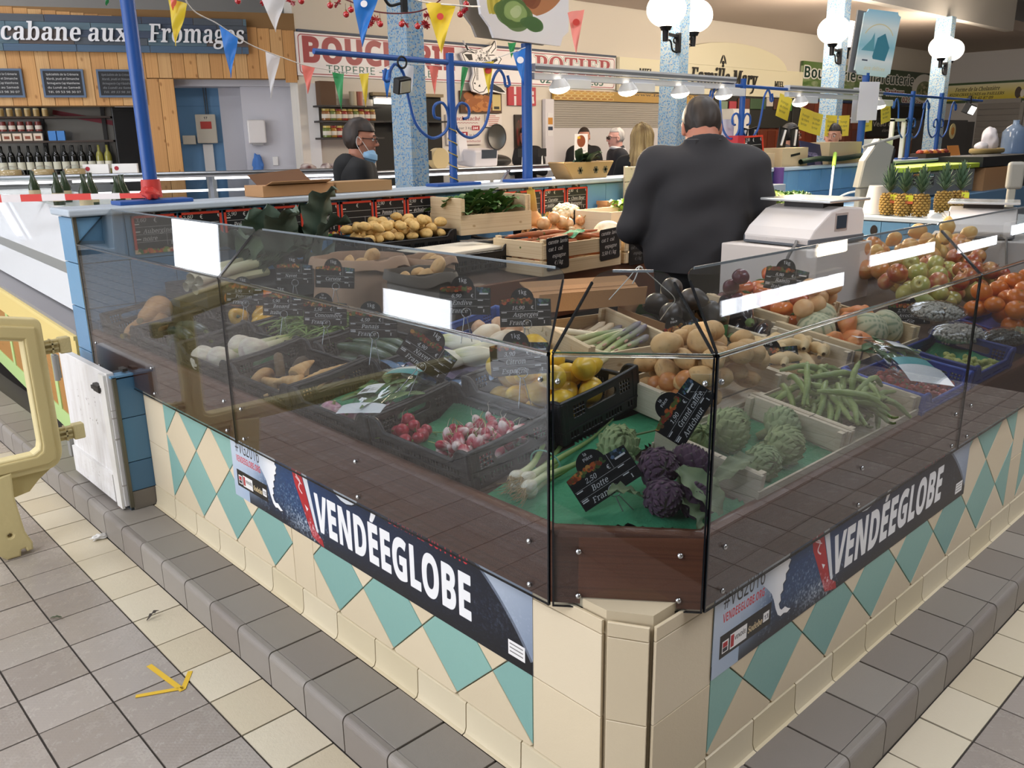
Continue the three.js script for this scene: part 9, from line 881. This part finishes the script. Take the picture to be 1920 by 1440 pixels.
person('heavy man in a charcoal jacket seen from behind, head bent over the vegetables',[3.43,0.1,-2.36],2.36,{w:1.2,bulk:1.28,back:1,cell:0.012,hcell:0.0045,skin:'#c08068',coat:0x2c2c30,trousers:0x141518,hem:0.9,loose:1,neck:1.25,collar:0.045,sleeve:0.034,head:{at:[0,1.545,0.085],pitch:0.5,s:1.06},J:{neck:[0,1.435,0.0],sh:[0.215,1.375,0.02],el:[0.31,1.1,0.03],wr:[0.19,0.99,0.26],hd:[0.13,0.97,0.32]},R:{el:[0.3,1.1,0.06],wr:[0.18,1.0,0.3],hd:[0.12,0.98,0.36]},hair:{c:'#1c1612',c2:'#3a3029',r:0.007,low:-0.03,bald:0.04},extra:(g)=>{mesh('collar',sweep([[-0.08,-0.045],[-0.05,-0.08],[0.05,-0.08],[0.08,-0.045]],[[0,1.44],[0.02,1.43],[0.024,1.465],[-0.006,1.5],[-0.014,1.495]]),M(0x37373b,0.8),g);}});
const by=(x,y,d,eye=1.585)=>{const p=atD(x,y,d);return[p.x,p.y-eye,p.z];};
person('dark-haired man in a black hoodie with a blue face mask under his chin',by(672,262,5.7),0.95,{w:1.05,bulk:1.1,cell:0.015,hcell:0.005,skin:'#b97f66',coat:0x0f1012,stubble:1,mask:1,glasses:1,collar:0.02,head:{s:1.02,pitch:0.06},hair:{c:'#1e1713',c2:'#3d2f26',r:0.011,low:-0.06,line:0.055},extra:(g)=>{mesh('hood',sdfMesh((x,y,z)=>Math.max(smin(ell(x,y,z,[0,1.42,-0.07],[0.16,0.085,0.1]),ell(x,y,z,[0,1.35,-0.12],[0.12,0.1,0.06]),0.04),-ell(x,y,z,[0,1.5,0.0],[0.09,0.09,0.09])),[-0.2,1.2,-0.24],[0.2,1.54,0.1],0.014),M(0x111214,0.85),g);}});
person('butcher in a black jacket facing the aisle behind the planter',by(1095,257,12.0),-0.75,{coat:0x121315,skin:'#c9917a',stubble:1,hair:{c:'#2a1f18',r:0.008,low:-0.02,line:0.07}});
person('butcher with folded arms half hidden by the thick blue pole',by(984,257,12.0),-0.75,{coat:0x1b1c1f,skin:'#b98370',hair:{c:'#1d1815',r:0.012,low:-0.03},J:{el:[0.25,1.12,0.08],wr:[0.06,1.14,0.22],hd:[-0.02,1.16,0.2]}});
person('white-haired man in dark glasses and a navy jacket looking left',by(1157,259,10.4),-2.15,{coat:0x15171f,skin:'#c9978a',glasses:2,brow:0x9a948c,hair:{c:'#b9b5b2',c2:'#8f8b88',r:0.004,low:-0.05,line:0.07,bald:0.03},extra:(g)=>mesh('shirt_collar',T(new THREE.TorusGeometry(0.085,0.02,8,24),[0,1.46,-0.01],[PI / 2-0.2,0,0]),M(0xc9c9cc,0.8),g)});
person('woman with long blonde hair and a black top seen from behind',by(1204,263,7.4),2.2,{w:0.92,bulk:0.95,back:1,coat:0x101012,skin:'#d3a38c',hair:{c:'#7a6038',c2:'#c9ae78',r:0.018,long:0.2,low:-0.2}});
person('dark-haired woman with her hair up looking left, behind the kraft cartons',by(1562,256,8.9),-1.35,{w:0.9,bulk:0.92,coat:0x2a2022,skin:'#cf9a84',hair:{c:'#1a1412',c2:'#2c2220',r:0.008,low:-0.05,line:0.06,bun:1}});
person('man in glasses half hidden behind black slates at the right',by(1480,254,9.6),0.75,{coat:0x1d1f22,skin:'#c08a74',glasses:1,hair:{c:'#191412',r:0.009,low:-0.05}});
renderer.render(scene,camera);
